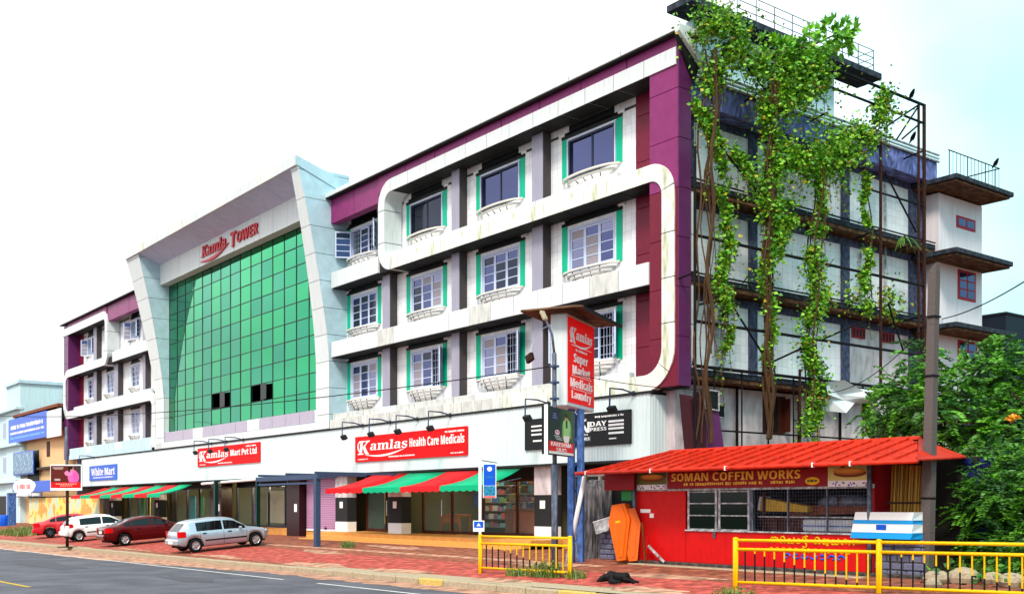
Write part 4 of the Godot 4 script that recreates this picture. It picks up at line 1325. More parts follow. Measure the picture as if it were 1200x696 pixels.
# ------------------------------------------------------------------ the houses at the far left
func left_buildings() -> void:
	var o := thing("ochre_building", "ochre shop house with open dark verandah beside the long building's far end", "building")
	part("wall", bx(Vector3(-84.0, 0.0, -9.0), Vector3(-69.2, 9.6, -0.4)), M.ochre, o)
	part("verandah", bx(Vector3(-81.5, 9.0, -0.39), Vector3(-69.4, 10.2, -0.3)), M.black_paint, o)
	part("parapet", bx(Vector3(-81.6, 8.35, -0.29), Vector3(-69.1, 8.98, 0.0)), mat("pink_paint", c8(206, 120, 128), 0.8), o)
	part("roof", bx(Vector3(-84.2, 10.21, -9.2), Vector3(-69.0, 10.45, 0.3)), mat("roof_tile_dull", c8(170, 96, 70), 0.8, 0.0, tex["dirt"], Vector3.ONE), o)
	for k in 4:
		part("post", bx(Vector3(-81.0 + 3.6 * k, 8.99, -0.28), Vector3(-80.7 + 3.6 * k, 10.2, 0.0)), M.ochre, o)
	part("floor_band", bx(Vector3(-84.0, 5.2, -0.39), Vector3(-69.3, 5.4, 0.05)), M.concrete_dark, o)
	part("window", bx(Vector3(-81.5, 3.9, -0.39), Vector3(-77.6, 7.0, -0.36)), M.black_paint, o)
	part("window", bx(Vector3(-75.0, 6.3, -0.39), Vector3(-74.0, 7.6, -0.36)), M.brown_wood, o)
	# mural wall under the far awning
	var mw := thing("painted_wall", "low wall painted with yellow and orange patches under the far striped awning", "wall")
	part("wall", bx(Vector3(-78.0, 0.0, 0.1), Vector3(-57.6, 2.75, 0.35)), print_mat("mural", mural(), 0.8), mw)
	M.mural.uv1_triplanar = true
	M.mural.uv1_world_triplanar = true
	M.mural.uv1_scale = Vector3(0.08, 0.34, 0.08)
	part("coping", bx(Vector3(-78.0, 2.751, 0.08), Vector3(-57.6, 2.84, 0.37)), M.concrete_dark, mw)
	var w := thing("pale_tower_house", "pale blue concrete building with tall stair tower at the street's far left", "building", Vector3(0, 0, -0.8))
	part("wall", bx(Vector3(-104.0, 0.0, -9.0), Vector3(-84.6, 10.9, 0.8)), M.pale_cyan, w)
	part("tower", bx(Vector3(-87.6, 0.0, -5.0), Vector3(-82.2, 13.3, 0.9)), M.pale_cyan, w)
	part("tower_cap", bx(Vector3(-87.8, 13.3, -5.2), Vector3(-82.0, 13.6, 1.1)), M.panel_blue, w)
	for y in [4.2, 7.6, 10.9]:
		part("ledge", bx(Vector3(-104.0, y, 0.7), Vector3(-82.1, y + 0.25, 1.3)), M.pale_cyan, w)
	for k in 5:
		for j in 2:
			var f := part("window", bx(Vector3(-102.0 + 3.2 * k, 5.2 + 3.3 * j, 0.8), Vector3(-100.4 + 3.2 * k, 6.8 + 3.3 * j, 0.85)), M.frame_white, w)
			part("pane", bx(Vector3(-101.9 + 3.2 * k, 5.3 + 3.3 * j, 0.851), Vector3(-100.5 + 3.2 * k, 6.7 + 3.3 * j, 0.87)), M.pane, f)
	part("shop_opening", bx(Vector3(-98.0, 0.1, 0.8), Vector3(-82.4, 3.0, 0.86)), M.black_paint, w)
	part("gable", Shape.new().prism(PackedVector2Array([Vector2(-82.0, 10.5), Vector2(-82.0, 12.9), Vector2(-77.0, 10.5)]), Transform3D(), -3.0, -2.8), M.panel_blue, w)
	for k in 5:
		part("gable_slat", bx(Vector3(-82.0, 10.7 + 0.42 * k, -2.79), Vector3(-77.4 - 0.87 * k, 10.76 + 0.42 * k, -2.76)), M.steel_grey, w)
	# goods and stuff in front of the far shop
	var cb := thing("blue_barrel", "blue plastic barrel outside the far pale shop", "barrel", Vector3(-73.0, 0.3, 3.4))
	part("drum", Shape.new(true).lathe([Vector2(0, 1.0), Vector2(0.36, 1.0), Vector2(0.42, 0.9), Vector2(0.42, 0.1), Vector2(0.36, 0.0), Vector2(0, 0)], Transform3D()), M.sign_blue, cb)
	part("band", Shape.new(true).lathe([Vector2(0.43, 0.7), Vector2(0.44, 0.66), Vector2(0.43, 0.62)], Transform3D()), M.sign_blue, cb)
	var bin := thing("dark_bin", "dark green waste bin at the far left of the walkway", "bin", Vector3(-77.5, 0.2, 4.4))
	part("tub", Shape.new(true).lathe([Vector2(0, 0.95), Vector2(0.48, 0.95), Vector2(0.5, 0.9), Vector2(0.4, 0.0), Vector2(0, 0)], Transform3D()), mat("bin_green", c8(20, 44, 34), 0.6), bin)
	part("lid", Shape.new(true).lathe([Vector2(0, 1.1), Vector2(0.3, 1.06), Vector2(0.52, 0.96), Vector2(0, 0.955)], Transform3D()), M.rubber, bin)
	var gp := thing("gate_post", "grey blue square gate post beside the painted wall", "post", Vector3(-72.6, 0.2, 3.0))
	part("shaft", bx(Vector3(-0.3, 0, -0.3), Vector3(0.3, 2.9, 0.3), 0.03), M.steel_blue, gp)
	part("cap", bx(Vector3(-0.36, 2.9, -0.36), Vector3(0.36, 3.0, 0.36), 0.02), M.pale_cyan, gp)


func mural() -> ImageTexture:
	var im := Image.create(256, 64, false, Image.FORMAT_RGB8)
	var n := FastNoiseLite.new()
	n.seed = 3
	n.frequency = 0.03
	n.fractal_octaves = 4
	for y in 64:
		for x in 256:
			var a := TAU * x / 256.0
			var v := n.get_noise_3d(cos(a) * 41.0, sin(a) * 41.0, y * 1.0)
			var u := n.get_noise_3d(cos(a) * 41.0 + 90.0, sin(a) * 41.0, y * 1.0)
			var c := c8(214, 206, 150)
			if v > 0.06:
				c = c8(240, 208, 96)
			if u > 0.16:
				c = c8(230, 158, 88)
			if u < -0.25:
				c = c8(180, 206, 196)
			im.set_pixel(x, y, c)
	return ImageTexture.create_from_image(im)


# ------------------------------------------------------------------ signs fixed to the fascia, and their lamps
func board(called: String, label: String, x0: float, x1: float, y0: float, y1: float, m: Material, rim: Material) -> Node3D:
	var o := thing(called, label, "sign", Vector3((x0 + x1) / 2, (y0 + y1) / 2, 0.025))
	var w := (x1 - x0) / 2
	var h := (y1 - y0) / 2
	part("face", bx(Vector3(-w + 0.03, -h + 0.03, 0.0), Vector3(w - 0.03, h - 0.03, 0.045)), m, o)
	var f := Shape.new()
	f.box(Vector3(-w, -h, 0), Vector3(w, -h + 0.028, 0.055), 0.006)
	f.box(Vector3(-w, h - 0.028, 0), Vector3(w, h, 0.055), 0.006)
	f.box(Vector3(-w, -h + 0.028, 0), Vector3(-w + 0.028, h - 0.028, 0.055))
	f.box(Vector3(w - 0.028, -h + 0.028, 0), Vector3(w, h - 0.028, 0.055))
	part("rim", f, rim, o)
	return o


# fine print too small to read, as short strokes
func fine_print(o: Node3D, x0: float, x1: float, y: float, z: float, h: float, m: Material, sd: int) -> void:
	var r := RandomNumberGenerator.new()
	r.seed = sd
	var s := Shape.new()
	var x := x0
	while x < x1:
		var w := r.randf_range(0.3, 0.9) * h
		s.box(Vector3(x, y - h * r.randf_range(0.3, 0.5), z), Vector3(minf(x + w, x1), y + h * r.randf_range(0.3, 0.5), z + 0.004))
		x += w + h * (0.25 if r.randf() < 0.8 else 0.9)
	part("fine_print", s, m, o).set_meta("kind", "stuff")


func fl(x: float, y: float, z: float) -> Transform3D:
	return facing(Vector3(x, y, z), Vector3.RIGHT)


func script_name(o: Node3D, cx: float, cy: float, w: float, h: float, z: float, m: Material) -> void:
	words("lettering", "K", "serif", w * 0.23, h, 0.012, m, fl(cx - w * 0.38, cy, z), o, 0.2)
	words("lettering", "amlas", "serif", w * 0.74, h * 0.66, 0.012, m, fl(cx + w * 0.13, cy + h * 0.1, z), o, 0.2)
	part("flourish", Shape.new().prism(swoosh(w * 0.86, h * 0.34, h * 0.14), fl(cx + w * 0.06, cy - h * 0.52, z - 0.006), 0.0, 0.012), m, o)
	var c := PackedVector2Array()
	for i in 11:
		var a := deg_to_rad(100.0 + 17.0 * i)
		c.append(Vector2(cos(a) * w * 0.075, sin(a) * h * 0.42))
	for i in range(10, -1, -1):
		var a := deg_to_rad(100.0 + 17.0 * i)
		c.append(Vector2(cos(a) * w * 0.055 + 0.004, sin(a) * h * 0.35))
	part("curl", Shape.new().prism(c, fl(cx - w * 0.445, cy + h * 0.08, z - 0.006), 0.0, 0.012), m, o)


func signs() -> void:
	var W: Material = M.sign_white
	var s := board("shop_sign", "long red sign reading Kamlas Health Care Medicals over the striped awning", -20.16, -11.26, 4.05, 5.2, M.sign_red, M.sign_red)
	script_name(s, -2.05, 0.06, 4.2, 0.62, 0.052, W)
	words("lettering", "Health Care Medicals", "sans", 4.05, 0.38, 0.012, W, fl(2.25, 0.12, 0.052), s)
	fine_print(s, 2.9, 4.25, 0.42, 0.046, 0.09, W, 1)
	fine_print(s, -4.2, -3.3, -0.46, 0.046, 0.06, W, 2)
	fine_print(s, -1.5, 0.6, -0.42, 0.046, 0.07, W, 3)
	fine_print(s, 3.3, 4.2, -0.45, 0.046, 0.06, W, 4)
	s = board("shop_sign", "long red sign reading Kamlas Mart Pvt Ltd below the glass tower", -39.3, -30.5, 4.38, 5.48, M.sign_red, M.sign_red)
	script_name(s, -1.95, 0.06, 4.3, 0.6, 0.052, W)
	words("lettering", "Mart Pvt Ltd", "sans", 3.5, 0.36, 0.012, W, fl(2.25, 0.12, 0.052), s)
	fine_print(s, 2.6, 3.9, 0.4, 0.046, 0.09, W, 5)
	fine_print(s, -4.1, -3.2, -0.44, 0.046, 0.06, W, 6)
	fine_print(s, -1.3, 0.7, -0.42, 0.046, 0.07, W, 7)
	s = board("shop_sign", "blue sign reading White Mart at the far end of the white fascia", -61.06, -54.55, 3.95, 5.05, M.sign_blue, M.sign_blue)
	words("lettering", "White Mart", "serif", 5.6, 0.56, 0.012, W, fl(0, 0.1, 0.052), s)
	fine_print(s, -2.3, 2.3, -0.34, 0.046, 0.1, W, 8)
	s = board("shop_sign", "black sign with white N DAY PRESS lettering behind the blue sign column", -7.58, -2.01, 4.08, 5.2, M.sign_black, M.sign_black)
	var cx := -4.795
	var cy := 4.64
	words("lettering", "N", "sans", 0.50, 0.36, 0.012, W, fl(-4.27 - cx, 4.73 - cy, 0.052), s)
	words("lettering", "DAY", "sans", 0.82, 0.17, 0.012, W, fl(-3.58 - cx, 4.82 - cy, 0.052), s)
	words("lettering", "PRESS", "sans", 0.82, 0.12, 0.012, W, fl(-3.58 - cx, 4.64 - cy, 0.052), s)
	part("box_panel", bx(Vector3(-4.7 - cx, 4.25 - cy, 0.046), Vector3(-3.95 - cx, 4.42 - cy, 0.05)), mat("sign_grey", c8(70, 76, 84), 0.5), s)
	words("lettering", "NERS", "sans", 0.62, 0.10, 0.012, W, fl(-4.32 - cx, 4.335 - cy, 0.055), s)
	for q in [[-3.08, -2.34, 4.86, 0.035], [-3.08, -2.34, 4.74, 0.035], [-3.08, -2.34, 4.62, 0.035], [-3.08, -2.34, 4.47, 0.035], [-3.05, -2.7, 4.29, 0.02], [-7.2, -6.6, 4.93, 0.03], [-7.2, -6.6, 4.78, 0.03], [-7.2, -6.6, 4.63, 0.03], [-7.1, -6.6, 4.4, 0.03]]:
		part("white_bar", bx(Vector3(q[0] - cx, q[2] - q[3] - cy, 0.046), Vector3(q[1] - cx, q[2] + q[3] - cy, 0.052)), W, s)
	fine_print(s, -3.75 - cx, -2.35 - cx, 5.05 - cy, 0.046, 0.07, W, 9)
	fine_print(s, -4.6 - cx, -4.2 - cx, 4.98 - cy, 0.046, 0.09, W, 10)
	fine_print(s, -4.6 - cx, -4.1 - cx, 4.48 - cy, 0.046, 0.06, W, 11)
	# flood lamps on arms over the fascia
	var lamps := [[-19.5, "at the left end of the Medicals sign"], [-17.1, "left of centre over the Medicals sign"], [-14.9, "right of centre over the Medicals sign"], [-12.45, "at the right end of the Medicals sign"], [-37.2, "over the left part of the Kamlas Mart sign"], [-35.0, "over the middle of the Kamlas Mart sign"], [-32.7, "over the right part of the Kamlas Mart sign"], [-6.25, "over the left end of the black sign"], [-60.0, "over the blue White Mart sign"], [-1.9, "over the right end of the black sign"]]
	for q in lamps:
		var o := thing("flood_lamp", "dark flood lamp on bent arm " + q[1], "lamp", Vector3(q[0], 5.72, 0.05), 0.0, "flood lamps over the fascia signs")
		part("arm", Shape.new().tube([Vector3(0, -0.02, 0), Vector3(0, 0.08, 0.5), Vector3(0, 0.08, 1.05), Vector3(0, -0.5, 1.06)], 0.03, 6), M.steel_navy, o)
		part("bracket", bx(Vector3(-0.06, -0.1, 0.0), Vector3(0.06, 0.06, 0.03)), M.joint, o)
		var hd := Shape.new().obox(Transform3D(Basis(Vector3.RIGHT, deg_to_rad(35.0)), Vector3(0.05, -0.6, 1.0)), Vector3(0.34, 0.22, 0.16), 0.02)
		var h := part("lamp_head", hd, M.joint, o)
		part("lens", Shape.new().obox(Transform3D(Basis(Vector3.RIGHT, deg_to_rad(35.0)), Vector3(0.05, -0.6, 1.0)) * Transform3D(Basis(), Vector3(0, 0, -0.083)), Vector3(0.28, 0.17, 0.01)), M.pane, h)
	tall_sign()
	far_signs()


func tall_sign() -> void:
	# the two-sided column sign, turned to face along the road
	var d := Vector3(-0.488, 0, -0.873)
	var e := Vector3(-0.873, 0, 0.488)
	var S := Vector3(0.056, 0, 4.57)
	var mid := S + d * 1.2 + e * 0.25
	var o := thing("tall_red_sign", "tall red column sign listing Super Market, Medicals and Laundry under a small metal roof", "sign")
	o.transform = facing(Vector3(mid.x, 0.0, mid.z), d)
	o.set_meta("label", "tall red column sign listing Super Market, Medicals and Laundry under a small metal roof")
	part("case", bx(Vector3(-1.2, 4.9, -0.25), Vector3(1.2, 7.55, 0.25), 0.03), M.panel, o)
	part("red_face", bx(Vector3(-1.14, 5.02, 0.25), Vector3(1.16, 7.46, 0.262)), M.sign_red_glow, o)
	part("back_face", bx(Vector3(-1.14, 5.02, -0.262), Vector3(1.16, 7.46, -0.25)), M.sign_red, o)
	var W: Material = M.sign_white
	script_name(o, 0.0, 6.98, 1.9, 0.44, 0.268, W)
	fine_print(o, -0.5, 0.5, 6.58, 0.263, 0.07, W, 20)
	words("lettering", "Super", "sans", 1.2, 0.34, 0.012, W, fl(-0.05, 6.30, 0.268), o)
	words("lettering", "Market", "sans", 1.5, 0.27, 0.012, W, fl(0.0, 6.0, 0.268), o)
	words("lettering", "Medicals", "sans", 1.9, 0.27, 0.012, W, fl(0.02, 5.62, 0.268), o)
	words("lettering", "Laundry", "sans", 1.7, 0.32, 0.012, W, fl(0.02, 5.24, 0.268), o)
	for y in [6.69, 5.82, 5.44]:
		part("rule", bx(Vector3(-0.85, y - 0.008, 0.263), Vector3(0.9, y + 0.008, 0.267)), W, o)
	# little roof
	var rf := Shape.new()
	rf.hexa([Vector3(-1.75, 7.62, -0.95), Vector3(-1.75, 7.58, -0.95), Vector3(-1.75, 7.58, 0.95), Vector3(-1.75, 7.62, 0.95), Vector3(-0.3, 7.93, -0.08), Vector3(-0.3, 7.88, -0.08), Vector3(-0.3, 7.88, 0.08), Vector3(-0.3, 7.93, 0.08)])
	rf.hexa([Vector3(1.75, 7.62, -0.95), Vector3(1.75, 7.58, -0.95), Vector3(1.75, 7.58, 0.95), Vector3(1.75, 7.62, 0.95), Vector3(-0.299, 7.93, -0.08), Vector3(-0.299, 7.88, -0.08), Vector3(-0.299, 7.88, 0.08), Vector3(-0.299, 7.93, 0.08)])
	rf.hexa([Vector3(-1.75, 7.60, 0.951), Vector3(-1.75, 7.56, 0.951), Vector3(1.75, 7.56, 0.951), Vector3(1.75, 7.60, 0.951), Vector3(-0.31, 7.92, 0.081), Vector3(-0.31, 7.87, 0.081), Vector3(-0.28, 7.87, 0.081), Vector3(-0.28, 7.92, 0.081)])
	rf.hexa([Vector3(-1.75, 7.60, -0.951), Vector3(-1.75, 7.56, -0.951), Vector3(1.75, 7.56, -0.951), Vector3(1.75, 7.60, -0.951), Vector3(-0.31, 7.92, -0.081), Vector3(-0.31, 7.87, -0.081), Vector3(-0.28, 7.87, -0.081), Vector3(-0.28, 7.92, -0.081)])
	part("roof", rf, M.slab_under, o)
	part("fascia_strip", bx(Vector3(-1.76, 7.5, 0.95), Vector3(1.76, 7.6, 0.97)), M.rust_dark, o)
	var col := o.transform.affine_inverse()
	for k in 2:
		var p := col * Vector3(-0.62 + (k - 0.5) * 0.17, 0, 3.64 - (k - 0.5) * 0.22)
		part("post", bx(Vector3(p.x - 0.09, 0.3, p.z - 0.09), Vector3(p.x + 0.09, 4.9, p.z + 0.09), 0.012), M.steel_blue, o)
	for k in 6:
		var a := col * Vector3(-0.705, 0.8 + k * 0.75, 3.75)
		var b := col * Vector3(-0.535, 1.25 + k * 0.75, 3.53)
		part("lacing", Shape.new().tube([a, b], 0.022, 5), M.steel_blue, o)
	# the small flood lamp beside it
	var fl2 := thing("small_flood_lamp", "small dark flood lamp on a thin arm left of the tall red sign", "lamp", Vector3(-1.1, 6.35, 5.0))
	part("arm", Shape.new().tube([Vector3(0.9, 1.05, -0.45), Vector3(0.2, 0.75, -0.1), Vector3(0, 0.12, 0)], 0.014, 5), M.pale_cyan, fl2)
	part("lamp_head", Shape.new().obox(Transform3D(Basis(Vector3(0, 0, 1), 0.35), Vector3()), Vector3(0.3, 0.24, 0.12), 0.02), M.rust, fl2)


func man_print() -> ImageTexture:
	var im := Image.create(256, 360, false, Image.FORMAT_RGB8)
	im.fill(c8(22, 44, 36))
	for y in range(0, 258):
		for x in 256:
			if x > 118:
				im.set_pixel(x, y, c8(34, 62, 40).lerp(c8(60, 92, 40), clampf((x - 118) / 138.0, 0, 1)))
	blob(im, 60, 60, 34, 40, c8(20, 30, 66))
	for k in 3:
		im.fill_rect(Rect2i(44 - k * 4, 44 + k * 16, 30 + k * 8, 5), c8(140, 150, 190))
	blob(im, 84, 188, 24, 20, c8(226, 196, 204))
	blob(im, 76, 184, 7, 7, c8(196, 24, 60))
	blob(im, 94, 184, 7, 7, c8(196, 24, 60))
	for k in 3:
		im.fill_rect(Rect2i(50 + k * 12, 214 + k * 13, 62, 6), c8(190, 196, 200))
	# a man in a pale green jacket, white trousers, hands at his sides
	blob(im, 178, 210, 34, 60, c8(226, 222, 212))
	im.fill_rect(Rect2i(158, 200, 44, 62), c8(228, 224, 214))
	blob(im, 182, 132, 44, 62, c8(146, 196, 120))
	im.fill_rect(Rect2i(150, 120, 64, 86), c8(150, 200, 124))
	im.fill_rect(Rect2i(216, 120, 14, 90), c8(120, 168, 100))
	im.fill_rect(Rect2i(136, 120, 14, 96), c8(120, 168, 100))
	im.fill_rect(Rect2i(172, 84, 18, 60), c8(34, 36, 34))
	blob(im, 176, 62, 15, 20, c8(186, 128, 92))
	blob(im, 176, 47, 17, 13, c8(24, 18, 16))
	blob(im, 142, 220, 8, 10, c8(186, 128, 92))
	blob(im, 224, 214, 8, 10, c8(186, 128, 92))
	im.fill_rect(Rect2i(0, 262, 256, 78), c8(222, 18, 18))
	im.fill_rect(Rect2i(0, 340, 256, 20), c8(232, 232, 226))
	return ImageTexture.create_from_image(im)


func woman_print() -> ImageTexture:
	var im := Image.create(256, 186, false, Image.FORMAT_RGB8)
	im.fill(c8(96, 30, 22))
	for x in 256:
		for y in 140:
			if x > 150:
				im.set_pixel(x, y, c8(96, 30, 22).lerp(c8(50, 54, 58), (x - 150) / 106.0))
	blob(im, 188, 92, 44, 60, c8(236, 96, 170))
	blob(im, 150, 62, 34, 22, c8(240, 120, 180))
	blob(im, 214, 96, 26, 46, c8(226, 84, 160))
	blob(im, 176, 22, 17, 20, c8(196, 136, 104))
	blob(im, 166, 16, 22, 16, c8(28, 16, 14))
	blob(im, 156, 34, 10, 22, c8(30, 16, 14))
	blob(im, 134, 66, 10, 8, c8(196, 136, 104))
	im.fill_rect(Rect2i(18, 14, 90, 6), c8(214, 190, 180))
	im.fill_rect(Rect2i(30, 26, 70, 5), c8(190, 160, 150))
	for k in 3:
		blob(im, 40 + k * 16, 116, 9, 8, c8(226, 214, 210))
		blob(im, 40 + k * 16, 116, 5, 4, c8(96, 30, 22))
	im.fill_rect(Rect2i(0, 138, 256, 48), c8(226, 20, 24))
	for k in 9:
		im.fill_rect(Rect2i(44 + k * 20, 148, 13, 7), c8(255, 190, 170))
	for k in 6:
		im.fill_rect(Rect2i(80 + k * 18, 164, 12, 6), c8(255, 190, 170))
	return ImageTexture.create_from_image(im)


# a flat print on a quad with its own coordinates, facing local +z
func print_quad(called: String, w: float, h: float, y: float, z: float, m: Material, o: Node3D) -> void:
	var st := SurfaceTool.new()
	st.begin(Mesh.PRIMITIVE_TRIANGLES)
	for q in [[-1, 1, 0, 0], [1, 1, 1, 0], [1, -1, 1, 1], [-1, 1, 0, 0], [1, -1, 1, 1], [-1, -1, 0, 1]]:
		st.set_uv(Vector2(q[2], q[3]))
		st.set_normal(Vector3(0, 0, 1))
		st.add_vertex(Vector3(q[0] * w / 2, y + q[1] * h / 2, z))
	put(called, st.commit(), m, o)


func street_furniture() -> void:
	# lamp post that also carries the dark green advertisement
	var o := thing("street_lamp", "slim grey street lamp post with bent arm beside the tall red sign", "street lamp", Vector3(0.39, 0.2, 5.3))
	part("post", Shape.new(true).tube([Vector3(0, 0, 0), Vector3(0, 3.0, 0)], 0.095, 10), M.steel_grey, o)
	part("upper_post", Shape.new(true).tube([Vector3(0, 3.0, 0), Vector3(-0.02, 6.1, 0)], 0.065, 10), M.steel_grey, o)
	part("arm", Shape.new(true).tube([Vector3(-0.02, 6.1, 0), Vector3(-0.06, 6.6, 0.04), Vector3(-0.16, 6.95, 0.14), Vector3(-0.2, 7.05, 0.18)], 0.035, 8), M.steel_grey, o)
	part("lamp_head", Shape.new().obox(Transform3D(Basis(Vector3(0.79, 0, 0.61).normalized(), 0.0) * Basis(Vector3(0, 0, 1), -1.0), Vector3(-0.24, 7.15, 0.2)), Vector3(0.34, 0.1, 0.16), 0.03), M.concrete, o)
	for k in 5:
		part("clamp", bx(Vector3(-0.1, 3.9 + 0.45 * k, -0.1), Vector3(0.08, 3.96 + 0.45 * k, 0.1)), M.steel_navy, o)
	var d := Vector3(-0.488, 0, -0.873)
	var a := thing("advertisement_box", "dark green advertising box with a man in a pale jacket over red Karishma Silks lettering", "sign")
	a.transform = facing(Vector3(0.42, 4.1, 5.3) + Vector3(0.873, 0, -0.488) * 0.12, d)
	part("case", bx(Vector3(-1.0, -0.65, -0.14), Vector3(1.0, 0.65, 0.06), 0.015), M.sign_black, a)
	part("edge", bx(Vector3(-1.03, -0.68, -0.05), Vector3(-1.002, 0.68, 0.05)), M.sign_white, a)
	print_quad("poster", 1.94, 1.26, 0.0, 0.064, print_mat("man_print", man_print(), 0.4), a)
	words("lettering", "KARISHMA", "thin", 1.6, 0.11, 0.006, M.sign_white, fl(0, -0.36, 0.068), a)
	words("lettering", "SILKS", "thin", 0.8, 0.10, 0.006, M.sign_white, fl(0, -0.50, 0.068), a)
	# the blue poster on a white pole
	var p := thing("poster_pole", "white pole with a blue poster and small blue notice by the yellow railing's left end", "sign post", Vector3(-1.42, 0.15, 6.55))
	var r := Vector3(0.66, 0, -0.75)
	part("pole", Shape.new(true).tube([Vector3(0, 0, 0), Vector3(0, 3.2, 0)], 0.045, 10), M.sign_white, p)
	part("arm", Shape.new().tube([Vector3(0, 3.2, 0), r * 0.48 + Vector3(0, 3.12, 0)], 0.014, 5), M.joint, p)
	var bp := part("blue_poster", Shape.new().obox(facing(r * 0.27 + Vector3(0, 2.62, 0), r), Vector3(0.38, 0.98, 0.02)), M.sign_white, p)
	part("blue_field", Shape.new().obox(facing(r * 0.27 + Vector3(0, 2.78, 0), r), Vector3(0.34, 0.6, 0.026)), M.sign_blue, bp)
	part("picture", Shape.new().obox(facing(r * 0.27 + Vector3(0, 2.33, 0), r), Vector3(0.34, 0.28, 0.028)), mat("poster_cyan", c8(60, 170, 220), 0.5, 0.0, tex["blotch"], Vector3(2, 2, 2)), bp)
	part("red_foot", Shape.new().obox(facing(r * 0.27 + Vector3(0, 2.16, 0), r), Vector3(0.34, 0.04, 0.027)), M.sign_red, bp)
	part("seal", Shape.new().prism(PackedVector2Array(arc(Vector2(), 0.07, 0, 340, 12)), facing(r * 0.27 + Vector3(0, 2.95, 0), r), 0.013, 0.018), M.sign_white, bp)
	part("rule", Shape.new().obox(facing(r * 0.27 + Vector3(0, 2.72, 0), r), Vector3(0.24, 0.03, 0.032)), M.poster_cyan, bp)
	var sn := part("small_notice", Shape.new().obox(facing(Vector3(0, 1.33, 0.05), r), Vector3(0.32, 0.31, 0.02)), M.sign_white, p)
	part("blue_field", Shape.new().obox(facing(Vector3(0, 1.37, 0.05), r), Vector3(0.27, 0.18, 0.026)), M.sign_blue, sn)
	part("arrow", Shape.new().prism(PackedVector2Array([Vector2(-0.06, -0.03), Vector2(0.06, -0.03), Vector2(0, 0.06)]), facing(Vector3(0, 1.36, 0.05), r), 0.014, 0.017), M.sign_white, sn)
	railing("yellow and black pedestrian railing, one short panel in front of the chemist's steps", Vector3(-1.35, 0.1, 6.59), Vector3(2.15, 0.12, 6.25), 1, 13, 1.13)
	railing("long yellow and black pedestrian railing in front of the coffin shop", Vector3(7.46, 0.16, 5.96), Vector3(7.46 + 0.956 * 9.45, 0.2, 5.96 - 0.293 * 9.45), 3, 13, 1.17)
	# blue steel canopy frame before the shutter
	var f := thing("steel_frame", "navy blue steel post and beam frame before the pink shutter", "frame")
	part("post", bx(Vector3(-16.6, 0.3, 3.8), Vector3(-16.38, 3.25, 4.02), 0.01), M.steel_navy, f)
	part("beam", bx(Vector3(-22.2, 3.14, 3.78), Vector3(-16.3, 3.34, 4.0), 0.01), M.steel_navy, f)
	part("lower_beam", bx(Vector3(-22.2, 2.96, 3.86), Vector3(-16.61, 3.04, 3.94)), M.steel_navy, f)
	for x in [-22.0, -19.2, -16.5]:
		part("joist", bx(Vector3(x - 0.05, 3.36, 0.05), Vector3(x + 0.05, 3.46, 4.0)), M.steel_navy, f)
		part("hanger", bx(Vector3(x - 0.04, 3.041, 3.87), Vector3(x + 0.04, 3.139, 3.93)), M.steel_navy, f)
	part("far_post", bx(Vector3(-22.35, 0.3, 3.8), Vector3(-22.21, 3.34, 3.98), 0.01), M.green_frame, f)
	var g := thing("canopy_post", "dark green steel canopy post left of the supermarket window", "post", Vector3(-33.0, 0.3, 1.5))
	part("shaft", bx(Vector3(-0.12, 0, -0.1), Vector3(0.12, 3.05, 0.1), 0.01), M.green_frame, g)
	part("arm", bx(Vector3(-0.06, 3.05, -1.4), Vector3(0.06, 3.15, 0.1)), M.green_frame, g)
	part("foot_plate", bx(Vector3(-0.2, -0.05, -0.2), Vector3(0.2, 0.02, 0.2)), M.joint, g)
	# leaning concrete pole
	var u := thing("utility_pole", "weathered grey concrete utility pole without wires at the coffin shop's right end", "utility pole", Vector3(10.06, 0.3, 2.62))
	var ps := Shape.new()
	for k in 6:
		var ya := 6.9 * k / 6.0
		var yb := 6.9 * (k + 1) / 6.0 - 0.004
		var wa := 0.115 - 0.025 * k / 6.0
		var wb := 0.115 - 0.025 * (k + 1) / 6.0
		var q := []
		for e in [[ya, wa], [yb, wb]]:
			var off: float = e[0] * 0.028
			q.append_array([Vector3(off - e[1], e[0], -e[1]), Vector3(off + e[1], e[0], -e[1]), Vector3(off + e[1], e[0], e[1]), Vector3(off - e[1], e[0], e[1])])
		ps.hexa(q)
	part("shaft", ps, M.pole_concrete, u)
	part("broken_top", Shape.new().hexa([Vector3(0.11, 6.9, -0.085), Vector3(0.28, 6.9, -0.085), Vector3(0.28, 6.9, 0.085), Vector3(0.11, 6.9, 0.085), Vector3(0.14, 7.0, -0.07), Vector3(0.28, 7.12, -0.08), Vector3(0.28, 7.1, 0.08), Vector3(0.14, 6.98, 0.07)]), M.pole_concrete, u)
	for y in [1.9, 4.6, 5.9]:
		part("strap", bx(Vector3(y * 0.028 - 0.12, y, -0.12), Vector3(y * 0.028 + 0.12, y + 0.04, 0.12)), M.rust_dark, u)


